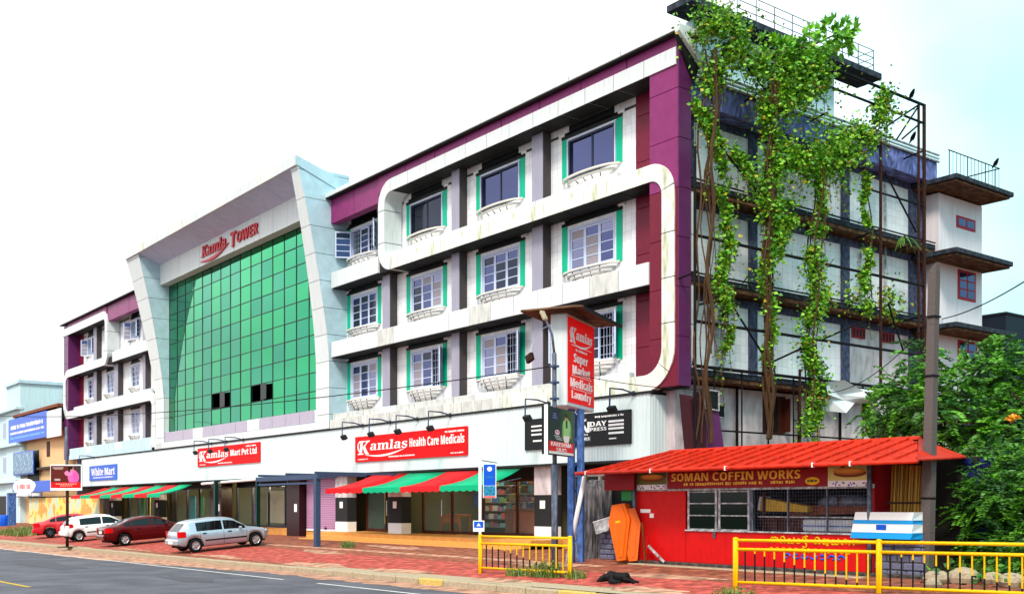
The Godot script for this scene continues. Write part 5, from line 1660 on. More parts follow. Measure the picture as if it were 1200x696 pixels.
func railing(label: String, A: Vector3, B: Vector3, panels: int, pickets: int, h: float) -> void:
	var o := thing("pedestrian_railing", label, "railing", A)
	var v := B - A
	var n := v.normalized()
	for k in panels + 1:
		var p := v * (float(k) / panels)
		part("post", Shape.new(true).tube([p + Vector3(0, -0.25, 0), p + Vector3(0, h, 0)], 0.062, 10), M.yellow, o)
		part("post_cap", Shape.new(true).lathe([Vector2(0, 0.03), Vector2(0.045, 0.02), Vector2(0.066, 0.0), Vector2(0.066, -0.02)], Transform3D(Basis(), p + Vector3(0, h, 0)), 10), M.yellow, o)
		if k == panels:
			break
		var q := v * (float(k + 1) / panels)
		for e in [[h - 0.04, 0.036], [h - 0.24, 0.036], [0.2, 0.036]]:
			part("rail", Shape.new(true).tube([p + n * 0.05 + Vector3(0, e[0], 0), q - n * 0.05 + Vector3(0, e[0], 0)], e[1], 8), M.yellow, o)
		for i in pickets:
			var f := (i + 1.0) / (pickets + 1.0)
			var c := p.lerp(q, f)
			var cut := 0.2 + (h - 0.44) * clampf(0.95 - 0.9 * i / (pickets - 1.0), 0.05, 0.95)
			var pk := part("picket", Shape.new().tube([c + Vector3(0, cut, 0), c + Vector3(0, h - 0.25, 0)], 0.019, 6), M.yellow, o)
			part("black_foot", Shape.new().tube([c + Vector3(0, 0.21, 0), c + Vector3(0, cut, 0)], 0.019, 6), M.black_paint, pk)


func far_signs() -> void:
	var t := facing(Vector3(-31.76, 0.02, 9.6), Vector3(0.64, 0, -0.77))
	var o := thing("billboard_post", "rusty pole with a small red billboard of a woman in pink, by the kerb", "billboard")
	o.transform = t
	part("pole", Shape.new(true).tube([Vector3(0, 0, 0), Vector3(0, 2.85, 0)], 0.075, 10), M.rust, o)
	part("upper_pole", Shape.new(true).tube([Vector3(0, 2.85, 0), Vector3(-0.05, 5.9, 0)], 0.07, 10), M.steel_grey, o)
	part("sleeve", Shape.new(true).tube([Vector3(0, 0.55, 0), Vector3(0, 1.05, 0)], 0.085, 10), M.sign_white, o)
	part("foot_plate", bx(Vector3(-0.4, 0, -0.25), Vector3(0.4, 0.04, 0.25), 0.01), M.rust, o)
	part("frame", bx(Vector3(-0.78, 2.78, 0.08), Vector3(0.8, 4.05, 0.16), 0.012), M.sign_white, o)
	print_quad("poster", 1.5, 1.09, 3.45, 0.163, print_mat("woman_print", woman_print(), 0.4), o)
	# signs on the far houses
	var W: Material = M.sign_white
	var s := thing("blue_wall_sign", "large blue sign with rows of white lettering on the pale tower house", "sign", Vector3(-79.1, 8.95, 0.3))
	part("face", bx(Vector3(-6.7, -1.1, -0.08), Vector3(6.7, 1.15, 0.0), 0.02), M.sign_blue, s)
	part("white_end", bx(Vector3(6.72, -1.2, -0.08), Vector3(11.0, 1.05, -0.01)), M.panel, s)
	fine_print(s, -5.8, 5.8, 0.35, 0.001, 0.42, W, 40)
	fine_print(s, -6.0, 6.0, -0.2, 0.001, 0.24, W, 41)
	fine_print(s, -6.0, 6.0, -0.65, 0.001, 0.2, mat("pale_text", c8(120, 190, 240), 0.5), 42)
	s = thing("blue_picture_panel", "pale blue picture panel under the blue sign", "sign", Vector3(-79.4, 5.9, 0.35))
	part("face", bx(Vector3(-4.5, -0.95, -0.06), Vector3(2.7, 0.95, 0.0), 0.02), mat("picture_blue", c8(170, 206, 240), 0.5, 0.0, tex["blotch"], Vector3(0.35, 0.5, 0.35)), s)
	part("rim", bx(Vector3(-4.6, -1.05, -0.08), Vector3(2.8, 1.05, -0.065)), M.sign_blue, s)
	s = thing("shop_board", "white and blue shop board with an oval panel above the far shop's door", "sign", Vector3(-74.5, 3.55, 0.7))
	part("face", bx(Vector3(-8.0, -0.3, -0.08), Vector3(6.6, 0.62, 0.0), 0.02), M.sign_blue, s)
	part("oval_panel", Shape.new().prism(PackedVector2Array(arc(Vector2(-3.6, 0.2), 0.72, 0, 330, 12)), Transform3D(Basis(Vector3(5.6, 0, 0), Vector3(0, 1, 0), Vector3(0, 0, 1)), Vector3(16.4, 0.0, 0)), 0.001, 0.03), M.sign_white, s)
	part("lower_strip", bx(Vector3(-8.0, -0.72, -0.06), Vector3(2.2, -0.31, 0.02)), M.steel_grey, s)
	fine_print(s, -7.4, 1.6, -0.52, 0.022, 0.3, W, 43)
	fine_print(s, -6.2, -1.4, 0.2, 0.032, 0.5, M.letter_red, 44)


func awning(label: String, xs: Array, zf: float, yf: float, yb: float, xb: Array) -> void:
	var o := thing("striped_awning", label, "awning", Vector3(), 0.0, "striped awnings along the shop fronts")
	var up := Vector3(0, 0.012, 0)
	for i in xs.size() - 1:
		var m: Material = M.awning_red if i % 2 == 0 else M.awning_green
		var rows := 4
		var s := Shape.new(true)
		for j in rows:
			var q := []
			for e in [j, j + 1]:
				var f := float(e) / rows
				var sag := -0.10 * sin(PI * f)
				for side in [0, 1]:
					var xx: float = lerpf(xb[i + side], xs[i + side], f)
					q.append(Vector3(xx + (0.003 if side == 0 else -0.003), lerpf(yb, yf, f) + sag, lerpf(0.05, zf, f)))
			s.hexa([q[0], q[1], q[3], q[2], q[0] + up, q[1] + up, q[3] + up, q[2] + up])
		var st := part("canvas_stripe", s, m, o)
		# scalloped valance
		var v := PackedVector2Array()
		var w: float = xs[i + 1] - xs[i] - 0.01
		v.append(Vector2(0, 0))
		var n := 6
		for k in n:
			for a in 4:
				v.append(Vector2(w * (k + a / 4.0) / n, -0.16 - 0.05 * sin(PI * a / 4.0)))
		v.append(Vector2(w, -0.16))
		v.append(Vector2(w, 0))
		part("valance", Shape.new().prism(v, Transform3D(Basis(), Vector3(xs[i] + 0.005, yf, zf)), 0.0, 0.012), m, st)
	for k in [0, xs.size() - 1]:
		part("frame_arm", Shape.new().tube([Vector3(xb[k], yb - 0.35, 0.05), Vector3(xs[k], yf - 0.03, zf - 0.05)], 0.02, 5), M.steel_grey, o)
	part("front_bar", Shape.new().tube([Vector3(xs[0], yf - 0.02, zf - 0.03), Vector3(xs[-1], yf - 0.02, zf - 0.03)], 0.022, 6), M.steel_grey, o)


func awnings() -> void:
	awning("red and green striped awning over the chemist's steps", [-19.0, -15.75, -12.8, -10.0, -7.35], 2.2, 2.78, 3.42, [-18.6, -15.58, -12.73, -10.15, -7.85])
	var xs := []
	var xb := []
	for i in 9:
		xs.append(-58.2 + 2.32 * i)
		xb.append(-57.6 + 2.18 * i)
	awning("faded red and green striped awning at the far shops behind the parked cars", xs, 2.2, 2.76, 3.36, xb)
	var o := thing("white_awning", "rolled out white awning over the supermarket door", "awning")
	part("canvas", Shape.new().hexa([Vector3(-36.6, 3.46, 0.04), Vector3(-36.6, 3.48, 0.04), Vector3(-28.4, 3.48, 0.04), Vector3(-28.4, 3.46, 0.04), Vector3(-35.6, 3.34, 1.2), Vector3(-35.6, 3.37, 1.2), Vector3(-27.6, 3.47, 1.2), Vector3(-27.6, 3.44, 1.2)]), M.panel, o)
	part("roller", Shape.new().tube([Vector3(-35.7, 3.3, 1.22), Vector3(-27.5, 3.42, 1.22)], 0.07, 8), M.sign_white, o)
	for x in [-35.0, -28.2]:
		part("arm", Shape.new().tube([Vector3(x, 3.0, 0.04), Vector3(x, 3.32, 1.15)], 0.025, 5), M.joint, o)


# ------------------------------------------------------------------ cars
func pick(t: Array, z: float) -> float:
	if z <= t[0].x:
		return t[0].y
	for i in t.size() - 1:
		if z <= t[i + 1].x:
			var f: float = (z - t[i].x) / (t[i + 1].x - t[i].x)
			return lerpf(t[i].y, t[i + 1].y, f)
	return t[-1].y


# half a cross-section of the body at station z: from the sill up to the roof's middle
func section(c: Dictionary, z: float) -> Array:
	var w: float = pick(c.plan, z)
	var top: float = pick(c.top, z)
	var belt: float = minf(pick(c.belt, z), top - 0.02)
	var yb: float = pick(c.sill, z)
	for wz in c.wheels:
		var dz := absf(z - wz)
		var R: float = c.wheel_r + 0.065
		if dz < R:
			yb = maxf(yb, c.wheel_r + sqrt(R * R - dz * dz))
	var g := clampf((top - belt) / 0.4, 0.0, 1.0)
	var rf := lerpf(0.88, 0.74, g)
	var lo := minf(yb, belt - 0.12)
	return [Vector2(0.0, lo + 0.02), Vector2(w * 0.9, lo), Vector2(w * 0.975, lo + 0.05), Vector2(w, lerpf(lo, belt, 0.5)), Vector2(w * 0.995, lerpf(lo, belt, 0.8)), Vector2(w * 0.965, belt - 0.012), Vector2(w * 0.93, belt + 0.012), Vector2(w * lerpf(0.93, rf, 0.92), lerpf(belt, top, 0.80)), Vector2(w * rf * 0.9, lerpf(belt, top, 0.94)), Vector2(w * rf * 0.5, lerpf(belt, top, 0.992)), Vector2(0.0, top)]


func car_body(c: Dictionary) -> Shape:
	var s := Shape.new(true)
	var zs := []
	var L: float = c.len
	var n := 72
	for i in n + 1:
		zs.append(-L / 2 + L * i / n)
	var rings := []
	for z in zs:
		var h := section(c, z)
		var ring := []
		for p in h:
			ring.append(Vector3(p.x, p.y, z))
		for i in range(h.size() - 2, 0, -1):
			ring.append(Vector3(-h[i].x, h[i].y, z))
		rings.append(ring)
	for i in n:
		var a: Array = rings[i]
		var b: Array = rings[i + 1]
		for k in a.size():
			var k2 := (k + 1) % a.size()
			var m: Vector3 = (a[k] + a[k2]) * 0.5
			var mid := Vector3(0, 0.55, m.z)
			s.quad(a[k], a[k2], b[k2], b[k], m - mid)
	for e in [0, n]:
		var r: Array = rings[e]
		for k in range(1, 10):
			s.quad(r[k], r[k + 1], r[r.size() - k - 1] if k + 1 < 10 else r[k + 1], r[r.size() - k], Vector3(0, 0, -1 if e == 0 else 1))
	return s


func side_glass(c: Dictionary, z0: float, z1: float, side: float, lo := 0.10, hi := 0.95) -> Shape:
	var s := Shape.new()
	var n := 10
	var rows := []
	for i in n + 1:
		var z := lerpf(z0, z1, i / float(n))
		var h := section(c, z)
		var a: Vector2 = h[6].lerp(h[7], lo)
		var b: Vector2 = h[6].lerp(h[7], hi)
		rows.append([Vector3((a.x + 0.007) * side, a.y, z), Vector3((b.x + 0.009) * side, b.y, z)])
	for i in n:
		s.quad(rows[i][0], rows[i][1], rows[i + 1][1], rows[i + 1][0], Vector3(side, 0.2, 0))
	return s


func screen_glass(c: Dictionary, z0: float, z1: float, dir: float) -> Shape:
	var s := Shape.new()
	var n := 6
	var rows := []
	for i in n + 1:
		var z := lerpf(z0, z1, i / float(n))
		var h := section(c, z)
		var row := []
		for p in [Vector2(-h[8].x, h[8].y), Vector2(-h[9].x, h[9].y), h[10], h[9], h[8]]:
			row.append(Vector3(p.x * 0.96, p.y + 0.006, z + dir * 0.008))
		rows.append(row)
	for i in n:
		for k in 4:
			s.quad(rows[i][k], rows[i][k + 1], rows[i + 1][k + 1], rows[i + 1][k], Vector3(0, 0.6, dir))
	return s


func car(called: String, label: String, c: Dictionary, paint: Material, at: Vector3, turn: float) -> void:
	var o := thing(called, label, "car", at)
	o.transform = Transform3D(Basis(Vector3.UP, turn) * Basis(Vector3.RIGHT, -0.083), at)
	o.set_meta("group", "cars parked nose in before the shops")
	var glass := mat("car_glass", c8(12, 15, 18), 0.05, 0.0)
	glass.metallic_specular = 0.45
	var L: float = c.len
	part("body", car_body(c), paint, o)
	# dark hollow under the body and in the wheel arches
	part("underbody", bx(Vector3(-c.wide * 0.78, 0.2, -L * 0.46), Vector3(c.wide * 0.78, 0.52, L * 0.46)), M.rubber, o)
	for side in [-1.0, 1.0]:
		for q in c.glass:
			part("side_window", side_glass(c, q[0], q[1], side), glass, o)
		for q in c.handles:
			var h := section(c, q)
			part("door_handle", bx(Vector3((h[4].x - 0.01) * side, h[4].y + 0.05, q - 0.08), Vector3((h[4].x + 0.025) * side, h[4].y + 0.09, q + 0.08), 0.008), M.black_paint if c.hatch else paint, o)
		for q in c.seams:
			var sm := Shape.new()
			var h := section(c, q)
			for k in range(2, 6):
				sm.hexa([Vector3((h[k].x - 0.004) * side, h[k].y, q - 0.006), Vector3((h[k].x + 0.003) * side, h[k].y, q - 0.006), Vector3((h[k].x + 0.003) * side, h[k].y, q + 0.006), Vector3((h[k].x - 0.004) * side, h[k].y, q + 0.006), Vector3((h[k + 1].x - 0.004) * side, h[k + 1].y, q - 0.006), Vector3((h[k + 1].x + 0.003) * side, h[k + 1].y, q - 0.006), Vector3((h[k + 1].x + 0.003) * side, h[k + 1].y, q + 0.006), Vector3((h[k + 1].x - 0.004) * side, h[k + 1].y, q + 0.006)])
			part("door_seam", sm, M.black_paint, o)
		var ms := section(c, c.mirror)
		part("wing_mirror", Shape.new().obox(Transform3D(Basis(), Vector3((ms[6].x + 0.1) * side, ms[6].y + 0.06, c.mirror)), Vector3(0.2, 0.12, 0.1), 0.03), paint, o)
		part("rub_strip", bx(Vector3((c.wide - 0.012) * side, 0.44, c.wheels[0] + 0.42), Vector3((c.wide + 0.012) * side, 0.5, c.wheels[1] - 0.42), 0.005), M.black_paint if c.hatch else paint, o)
		# lamps wrap round the rear corners
		var tl: Array = c.tail
		var ts := Shape.new()
		for k in 4:
			var za: float = -L / 2 + tl[2] * k / 4.0
			var zb: float = -L / 2 + tl[2] * (k + 1) / 4.0
			var wa: float = pick(c.plan, za) * 1.003 + 0.006
			var wb: float = pick(c.plan, zb) * 1.003 + 0.006
			ts.hexa([Vector3((wa - 0.12) * side, tl[0], za - 0.012), Vector3(wa * side, tl[0], za - 0.012), Vector3(wa * side, tl[1], za - 0.012), Vector3((wa - 0.12) * side, tl[1], za - 0.012), Vector3((wb - 0.12) * side, tl[0], zb), Vector3(wb * side, tl[0], zb), Vector3(wb * side, tl[1] - 0.01 * k, zb), Vector3((wb - 0.12) * side, tl[1] - 0.01 * k, zb)])
		part("tail_lamp", ts, mat("tail_red", c8(200, 12, 20), 0.15), o)
		part("headlamp", Shape.new().obox(Transform3D(Basis(), Vector3((c.wide - 0.28) * side, 0.62, L / 2 - 0.06)), Vector3(0.36, 0.16, 0.16), 0.05), M.chrome, o)
		for k in 2:
			var wh := Node3D.new()
			wh.name = "wheel"
			o.add_child(wh, true)
			var R: float = c.wheel_r
			wh.transform = Transform3D(Basis(Vector3(0, 0, 1), -PI / 2 * side), Vector3((c.wide - 0.12) * side, R, c.wheels[k]))
			part("tyre", Shape.new(true).lathe([Vector2(R * 0.62, -0.1), Vector2(R * 0.9, -0.11), Vector2(R, -0.075), Vector2(R, 0.075), Vector2(R * 0.9, 0.11), Vector2(R * 0.64, 0.1)], Transform3D(), 24), M.rubber, wh)
			var rim := part("rim", Shape.new(true).lathe([Vector2(R * 0.64, 0.1), Vector2(R * 0.6, 0.07), Vector2(R * 0.5, 0.055), Vector2(R * 0.2, 0.09), Vector2(0, 0.092)], Transform3D(), 24), M.rubber if c.dark_rims else M.chrome, wh)
			rim.set_meta("label", "")
			rim.remove_meta("label")
			var sp := Shape.new()
			for j in 6:
				sp.obox(Transform3D(Basis(Vector3.UP, TAU * j / 6.0), Vector3()) * Transform3D(Basis(), Vector3(R * 0.36, 0.085, 0)), Vector3(R * 0.48, 0.03, R * 0.13), 0.008)
			part("spokes", sp, M.chrome if not c.dark_rims else M.steel_grey, wh)
	part("rear_screen", screen_glass(c, c.rear[0], c.rear[1], -1.0), glass, o)
	part("windscreen", screen_glass(c, c.front[0], c.front[1], 1.0), glass, o)
	part("rear_bumper", Shape.new().obox(Transform3D(Basis(), Vector3(0, 0.47, -L / 2 - 0.02)), Vector3(c.wide * 1.72, 0.26, 0.16), 0.06), paint, o)
	part("number_plate", bx(Vector3(-0.26, c.plate, -L / 2 - 0.112 if c.plate < 0.62 else -L / 2 - 0.03), Vector3(0.26, c.plate + 0.12, -L / 2 - 0.02)), M.sign_white, o)
	part("boot_handle", bx(Vector3(-0.3, c.plate + 0.16, -L / 2 - 0.025), Vector3(0.3, c.plate + 0.2, -L / 2 + 0.02), 0.01), M.chrome if not c.hatch else paint, o)


func cars() -> void:
	var silver := mat("paint_silver", c8(176, 186, 200), 0.28, 0.55)
	silver.clearcoat_enabled = true
	silver.clearcoat = 0.6
	var white := mat("paint_white", c8(232, 232, 234), 0.25)
	white.clearcoat_enabled = true
	var maroon := mat("paint_maroon", c8(84, 4, 8), 0.22, 0.1)
	maroon.metallic_specular = 0.35
	var red := mat("paint_red", c8(206, 16, 40), 0.25, 0.1)
	red.clearcoat_enabled = true
	var hatch := {"len": 4.0, "wide": 0.9, "wheel_r": 0.285, "wheels": [-1.32, 1.36], "hatch": true, "dark_rims": false, "plate": 0.40,
		"plan": [Vector2(-2.0, 0.78), Vector2(-1.9, 0.85), Vector2(-1.5, 0.9), Vector2(1.2, 0.9), Vector2(1.8, 0.82), Vector2(2.0, 0.66)],
		"sill": [Vector2(-2.0, 0.34), Vector2(-1.8, 0.28), Vector2(-1.0, 0.22), Vector2(1.0, 0.22), Vector2(1.8, 0.26), Vector2(2.0, 0.34)],
		"belt": [Vector2(-2.0, 0.84), Vector2(1.0, 0.80), Vector2(2.0, 0.66)],
		"top": [Vector2(-2.0, 0.80), Vector2(-1.95, 0.90), Vector2(-1.66, 1.22), Vector2(-1.52, 1.31), Vector2(-1.2, 1.36), Vector2(-0.3, 1.40), Vector2(0.2, 1.37), Vector2(0.45, 1.31), Vector2(1.05, 0.90), Vector2(1.5, 0.83), Vector2(1.85, 0.74), Vector2(2.0, 0.60)],
		"glass": [[-1.22, -0.1], [-0.03, 0.92]], "handles": [-0.9, 0.2], "seams": [-1.1, -0.07, 0.95], "mirror": 0.66, "tail": [0.66, 0.92, 0.3], "rear": [-1.93, -1.64], "front": [0.5, 1.03]}
	car("silver_car", "silver hatchback parked nose in, nearest of the four cars", hatch, silver, Vector3(-21.49, rise(6.04) + 0.02, 6.04), deg_to_rad(178.0))
	var sedan := {"len": 4.4, "wide": 0.93, "wheel_r": 0.295, "wheels": [-1.3, 1.35], "hatch": false, "dark_rims": false, "plate": 0.66,
		"plan": [Vector2(-2.2, 0.78), Vector2(-2.05, 0.88), Vector2(-1.5, 0.93), Vector2(1.2, 0.93), Vector2(1.9, 0.84), Vector2(2.2, 0.64)],
		"sill": [Vector2(-2.2, 0.36), Vector2(-1.9, 0.26), Vector2(-1.0, 0.2), Vector2(1.0, 0.2), Vector2(1.9, 0.26), Vector2(2.2, 0.36)],
		"belt": [Vector2(-2.2, 0.92), Vector2(-1.2, 0.9), Vector2(1.0, 0.82), Vector2(2.2, 0.68)],
		"top": [Vector2(-2.2, 0.86), Vector2(-2.12, 0.96), Vector2(-1.7, 1.0), Vector2(-1.55, 1.02), Vector2(-0.95, 1.27), Vector2(-0.6, 1.33), Vector2(-0.1, 1.36), Vector2(0.3, 1.33), Vector2(0.55, 1.26), Vector2(1.15, 0.93), Vector2(1.6, 0.85), Vector2(2.0, 0.76), Vector2(2.2, 0.6)],
		"glass": [[-1.28, -0.95], [-0.9, -0.02], [0.05, 0.98]], "handles": [-0.6, 0.34], "seams": [-0.98, 0.03, 1.02], "mirror": 0.75, "tail": [0.68, 0.92, 0.36], "rear": [-1.5, -0.98], "front": [0.6, 1.12]}
	car("maroon_car", "dark maroon saloon parked between the silver and white cars", sedan, maroon, Vector3(-30.95, rise(5.95) + 0.02, 5.95), deg_to_rad(177.0))
	var van := hatch.duplicate(true)
	van.tail = [0.78, 1.0, 0.4]
	van.dark_rims = false
	car("white_car", "white hatchback with high red tail lamps behind the maroon saloon", van, white, Vector3(-38.65, rise(5.9) + 0.02, 5.9), deg_to_rad(175.0))
	var last := sedan.duplicate(true)
	last.dark_rims = true
	car("red_car", "bright red saloon farthest along the row of parked cars", last, red, Vector3(-45.6, rise(5.5) + 0.02, 5.5), deg_to_rad(166.0))


# ------------------------------------------------------------------ the red coffin workshop
func coffin_outline(w: float, l: float) -> PackedVector2Array:
	return PackedVector2Array([Vector2(-w * 0.20, 0), Vector2(w * 0.20, 0), Vector2(w * 0.5, l * 0.70), Vector2(w * 0.30, l), Vector2(-w * 0.30, l), Vector2(-w * 0.5, l * 0.70)])


func inset(p: PackedVector2Array, d: float) -> PackedVector2Array:
	return Geometry2D.offset_polygon(p, -d)[0]


func coffin_shop() -> void:
	var o := thing("coffin_shop", "low bright red coffin workshop with ribbed red roof and long sign board", "shop")
	var R: Material = M.shop_red
	part("plinth", bx(Vector3(1.0, 0.1, 0.6), Vector3(10.3, 0.52, 3.05), 0.02), M.concrete_dark, o)
	part("plinth_step", bx(Vector3(1.3, 0.1, 3.06), Vector3(8.9, 0.44, 3.4), 0.02), M.concrete, o)
	part("back_wall", bx(Vector3(1.1, 0.5, 0.6), Vector3(10.2, 3.2, 0.75)), M.interior, o)
	part("side_wall", bx(Vector3(1.1, 0.5, 0.76), Vector3(1.2, 2.9, 2.84)), R, o)
	part("partition", bx(Vector3(8.82, 0.5, 0.76), Vector3(8.9, 3.0, 2.84)), M.shop_maroon, o)
	# front: sheet panels and the low wall
	part("front_panel", bx(Vector3(1.12, 0.52, 2.85), Vector3(3.08, 2.46, 2.92), 0.008), R, o)
	for k in 4:
		part("front_panel", bx(Vector3(3.1 + 1.41 * k, 0.52, 2.85), Vector3(3.1 + 1.41 * (k + 1) - 0.006, 1.37, 2.92 + 0.002 * (k % 2)), 0.006), R, o)
	part("sill", bx(Vector3(3.1, 1.372, 2.78), Vector3(8.78, 1.41, 2.97), 0.006), M.pipe_white, o)
	part("lintel", bx(Vector3(1.12, 2.462, 2.78), Vector3(8.9, 2.56, 2.93), 0.006), M.pipe_white, o)
	part("wall_notice", bx(Vector3(1.35, 1.86, 2.921), Vector3(1.75, 1.96, 2.926)), M.sign_white, o)
	part("wall_notice", bx(Vector3(1.72, 1.72, 2.9215), Vector3(1.88, 1.84, 2.926)), M.sign_white, o)
	part("hasp", bx(Vector3(4.1, 1.2, 2.93), Vector3(4.18, 1.42, 2.96)), M.steel_grey, o)
	# two glazed frames
	for k in 2:
		var xa := 3.14 + 1.1 * k
		var f := Shape.new()
		for e in [[xa, xa + 0.06], [xa + 0.98, xa + 1.04]]:
			f.box(Vector3(e[0], 1.412, 2.84), Vector3(e[1], 2.46, 2.9))
		for y in [1.412, 1.78, 2.1, 2.41]:
			f.box(Vector3(xa + 0.06, y, 2.845), Vector3(xa + 0.98, y + 0.03, 2.895))
		var w := part("window", f, M.pipe_white, o)
		part("pane", bx(Vector3(xa + 0.06, 1.442, 2.865), Vector3(xa + 0.98, 2.41, 2.872)), mat("dim_glass", c8(12, 26, 22), 0.08), w)
	part("post", bx(Vector3(5.28, 1.41, 2.82), Vector3(5.4, 2.46, 2.9)), M.steel_grey, o)
	for x in [6.45, 7.6]:
		part("mullion", bx(Vector3(x, 1.41, 2.83), Vector3(x + 0.035, 2.46, 2.88)), M.steel_grey, o)
	# wire grid in front of the display
	var gr := Shape.new()
	for i in 40:
		gr.box(Vector3(5.42 + 0.084 * i, 1.41, 2.842), Vector3(5.425 + 0.084 * i, 2.46, 2.846))
	for j in 12:
		gr.box(Vector3(5.41, 1.45 + 0.085 * j, 2.847), Vector3(8.78, 1.454 + 0.085 * j, 2.851))
	part("wire_grid", gr, M.steel_grey, o)
	for x in [1.2, 8.88]:
		part("pipe_post", Shape.new(true).tube([Vector3(x, 0.5, 3.02), Vector3(x, 3.0, 3.02)], 0.055, 10), M.steel_grey, o)
	# roof: standing seam sheets over a hip
	var n := 21
	for i in n:
		var e0 := -0.1 + 10.8 * i / n
		var e1 := -0.1 + 10.8 * (i + 1) / n - 0.012
		# where each sheet ends: on the ridge, or on the right hand hip
		var f0 := clampf((10.72 - e0) / 1.4, 0.02, 1.0)
		var f1 := clampf((10.72 - e1) / 1.4, 0.02, 1.0)
		var r0 := Vector3(maxf(0.95, e0 - 0.3 * f0), 3.0 + 0.62 * f0, 4.02 - 2.72 * f0)
		var r1 := Vector3(maxf(0.96, e1 - 0.3 * f1), 3.0 + 0.62 * f1, 4.02 - 2.72 * f1)
		var s := Shape.new()
		var u := Vector3(0, 0.025, 0)
		var a0 := Vector3(e0, 3.0, 4.02)
		var a1 := Vector3(e1, 3.0, 4.02)
		s.hexa([a0, a0 + u, r0 + u, r0, a1, a1 + u, r1 + u, r1])
		var sx := Vector3(0.03, 0, 0)
		s.hexa([a1 - sx + u * 1.04, a1 - sx + u * 3.0, r1 - sx + u * 3.0, r1 - sx + u * 1.04, a1 + sx * 0.33 + u * 1.04, a1 + sx * 0.33 + u * 3.0, r1 + sx * 0.33 + u * 3.0, r1 + sx * 0.33 + u * 1.04])
		part("roof_sheet", s, M.roof_red, o)
	part("ridge_cap", Shape.new().hexa([Vector3(0.9, 3.62, 1.42), Vector3(0.9, 3.71, 1.3), Vector3(0.9, 3.6, 1.15), Vector3(0.9, 3.58, 1.3), Vector3(9.1, 3.62, 1.42), Vector3(9.1, 3.71, 1.3), Vector3(9.1, 3.6, 1.15), Vector3(9.1, 3.58, 1.3)]), M.roof_red, o)
	part("rear_roof", Shape.new().hexa([Vector3(0.9, 3.6, 1.28), Vector3(0.9, 3.57, 1.28), Vector3(0.2, 3.0, -0.4), Vector3(0.2, 3.03, -0.4), Vector3(9.1, 3.6, 1.28), Vector3(9.1, 3.57, 1.28), Vector3(9.6, 3.0, -0.4), Vector3(9.6, 3.03, -0.4)]), M.roof_red, o)
	part("hip_sheet", Shape.new().hexa([Vector3(10.72, 3.0, 4.02), Vector3(10.72, 3.03, 4.02), Vector3(9.05, 3.66, 1.3), Vector3(9.05, 3.62, 1.3), Vector3(10.74, 3.0, 4.0), Vector3(10.74, 3.03, 4.0), Vector3(9.9, 3.2, 0.6), Vector3(9.9, 3.17, 0.6)]), M.roof_red, o)
	var hip := Shape.new()
	hip.prism(PackedVector2Array([Vector2(0, 0), Vector2(1.0, 0.62), Vector2(1.06, 0.62), Vector2(1.06, 0.55), Vector2(0.05, -0.03)]), Transform3D(Basis(), Vector3(-0.12, 3.0, 0)), -0.4, 1.35)
	part("hip_sheet", hip, M.roof_red, o)
	part("gutter", Shape.new(true).tube([Vector3(-0.15, 2.985, 4.06), Vector3(10.75, 2.985, 4.06)], 0.05, 8), M.roof_red, o)
	for x in [0.0, 2.6, 5.2, 7.8, 8.8]:
		part("rafter", Shape.new().hexa([Vector3(x, 2.9, 4.0), Vector3(x, 2.97, 4.0), Vector3(x, 3.57, 1.3), Vector3(x, 3.5, 1.3), Vector3(x + 0.06, 2.9, 4.0), Vector3(x + 0.06, 2.97, 4.0), Vector3(x + 0.06, 3.57, 1.3), Vector3(x + 0.06, 3.5, 1.3)]), M.rust_dark, o)
		part("gutter_clip", bx(Vector3(x + 0.3, 2.93, 4.01), Vector3(x + 0.33, 3.04, 4.115)), M.sign_white, o)
	# the sign board over the openings
	var s := thing("coffin_sign", "maroon board with gold letters reading Soman Coffin Works under the red roof", "sign", Vector3(5.1, 2.79, 3.0))
	part("board", bx(Vector3(-2.62, -0.27, -0.05), Vector3(2.62, 0.27, 0.0), 0.008), M.shop_maroon, s)
	var gold := mat("gold", c8(232, 184, 62), 0.4)
	words("lettering", "SOMAN COFFIN WORKS", "sans", 4.3, 0.215, 0.02, gold, fl(-0.3, 0.035, 0.008), s)
	fine_print(s, -2.0, 0.75, -0.155, 0.002, 0.085, gold, 72)
	part("oval_badge", Shape.new().prism(PackedVector2Array(arc(Vector2(), 0.1, 0, 345, 16)), Transform3D(Basis(Vector3(2.1, 0, 0), Vector3(0, 0.95, 0), Vector3(0, 0, 1)), Vector3(2.2, -0.14, 0)), 0.001, 0.008), M.yellow, s)
	fine_print(s, 2.06, 2.34, -0.14, 0.009, 0.07, M.green_frame, 70)
	fine_print(s, 0.95, 1.75, -0.15, 0.002, 0.09, gold, 71)
	for k in 2:
		var a := thing("coffin_picture", ["picture panel of a brown coffin at the board's right end", "faded picture panel of a coffin at the board's left end"][k], "sign", Vector3([8.32, 1.87][k], 2.79, 3.0))
		part("panel", bx(Vector3(-0.58, -0.29, -0.05), Vector3(0.58, 0.29, 0.0)), M.sign_white, a)
		print_quad("picture", 1.16, 0.58, 0.0, 0.004, print_mat("coffin_print%d" % k, coffin_print(k), 0.5), a)
	var rb := thing("red_board", "plain dark red board hanging over the standing orange coffin", "sign", Vector3(0.72, 2.75, 3.15))
	part("board", bx(Vector3(-0.62, -0.25, -0.03), Vector3(0.62, 0.25, 0.03), 0.006), M.shop_maroon, rb)
	part("batten", bx(Vector3(-0.62, 0.251, -0.02), Vector3(0.62, 0.29, 0.02)), M.rust_dark, rb)
	malayalam(o)
	display(o)
	# the orange coffin leaning by the red wall, lid ajar
	var c := thing("coffin", "orange hexagonal coffin standing on end against the red workshop", "coffin", Vector3(1.12, 0.5, 3.3))
	c.transform = Transform3D(Basis(Vector3.UP, 0.25) * Basis(Vector3(0, 0, 1), 0.14) * Basis(Vector3.RIGHT, -0.12), Vector3(1.12, 0.5, 3.42))
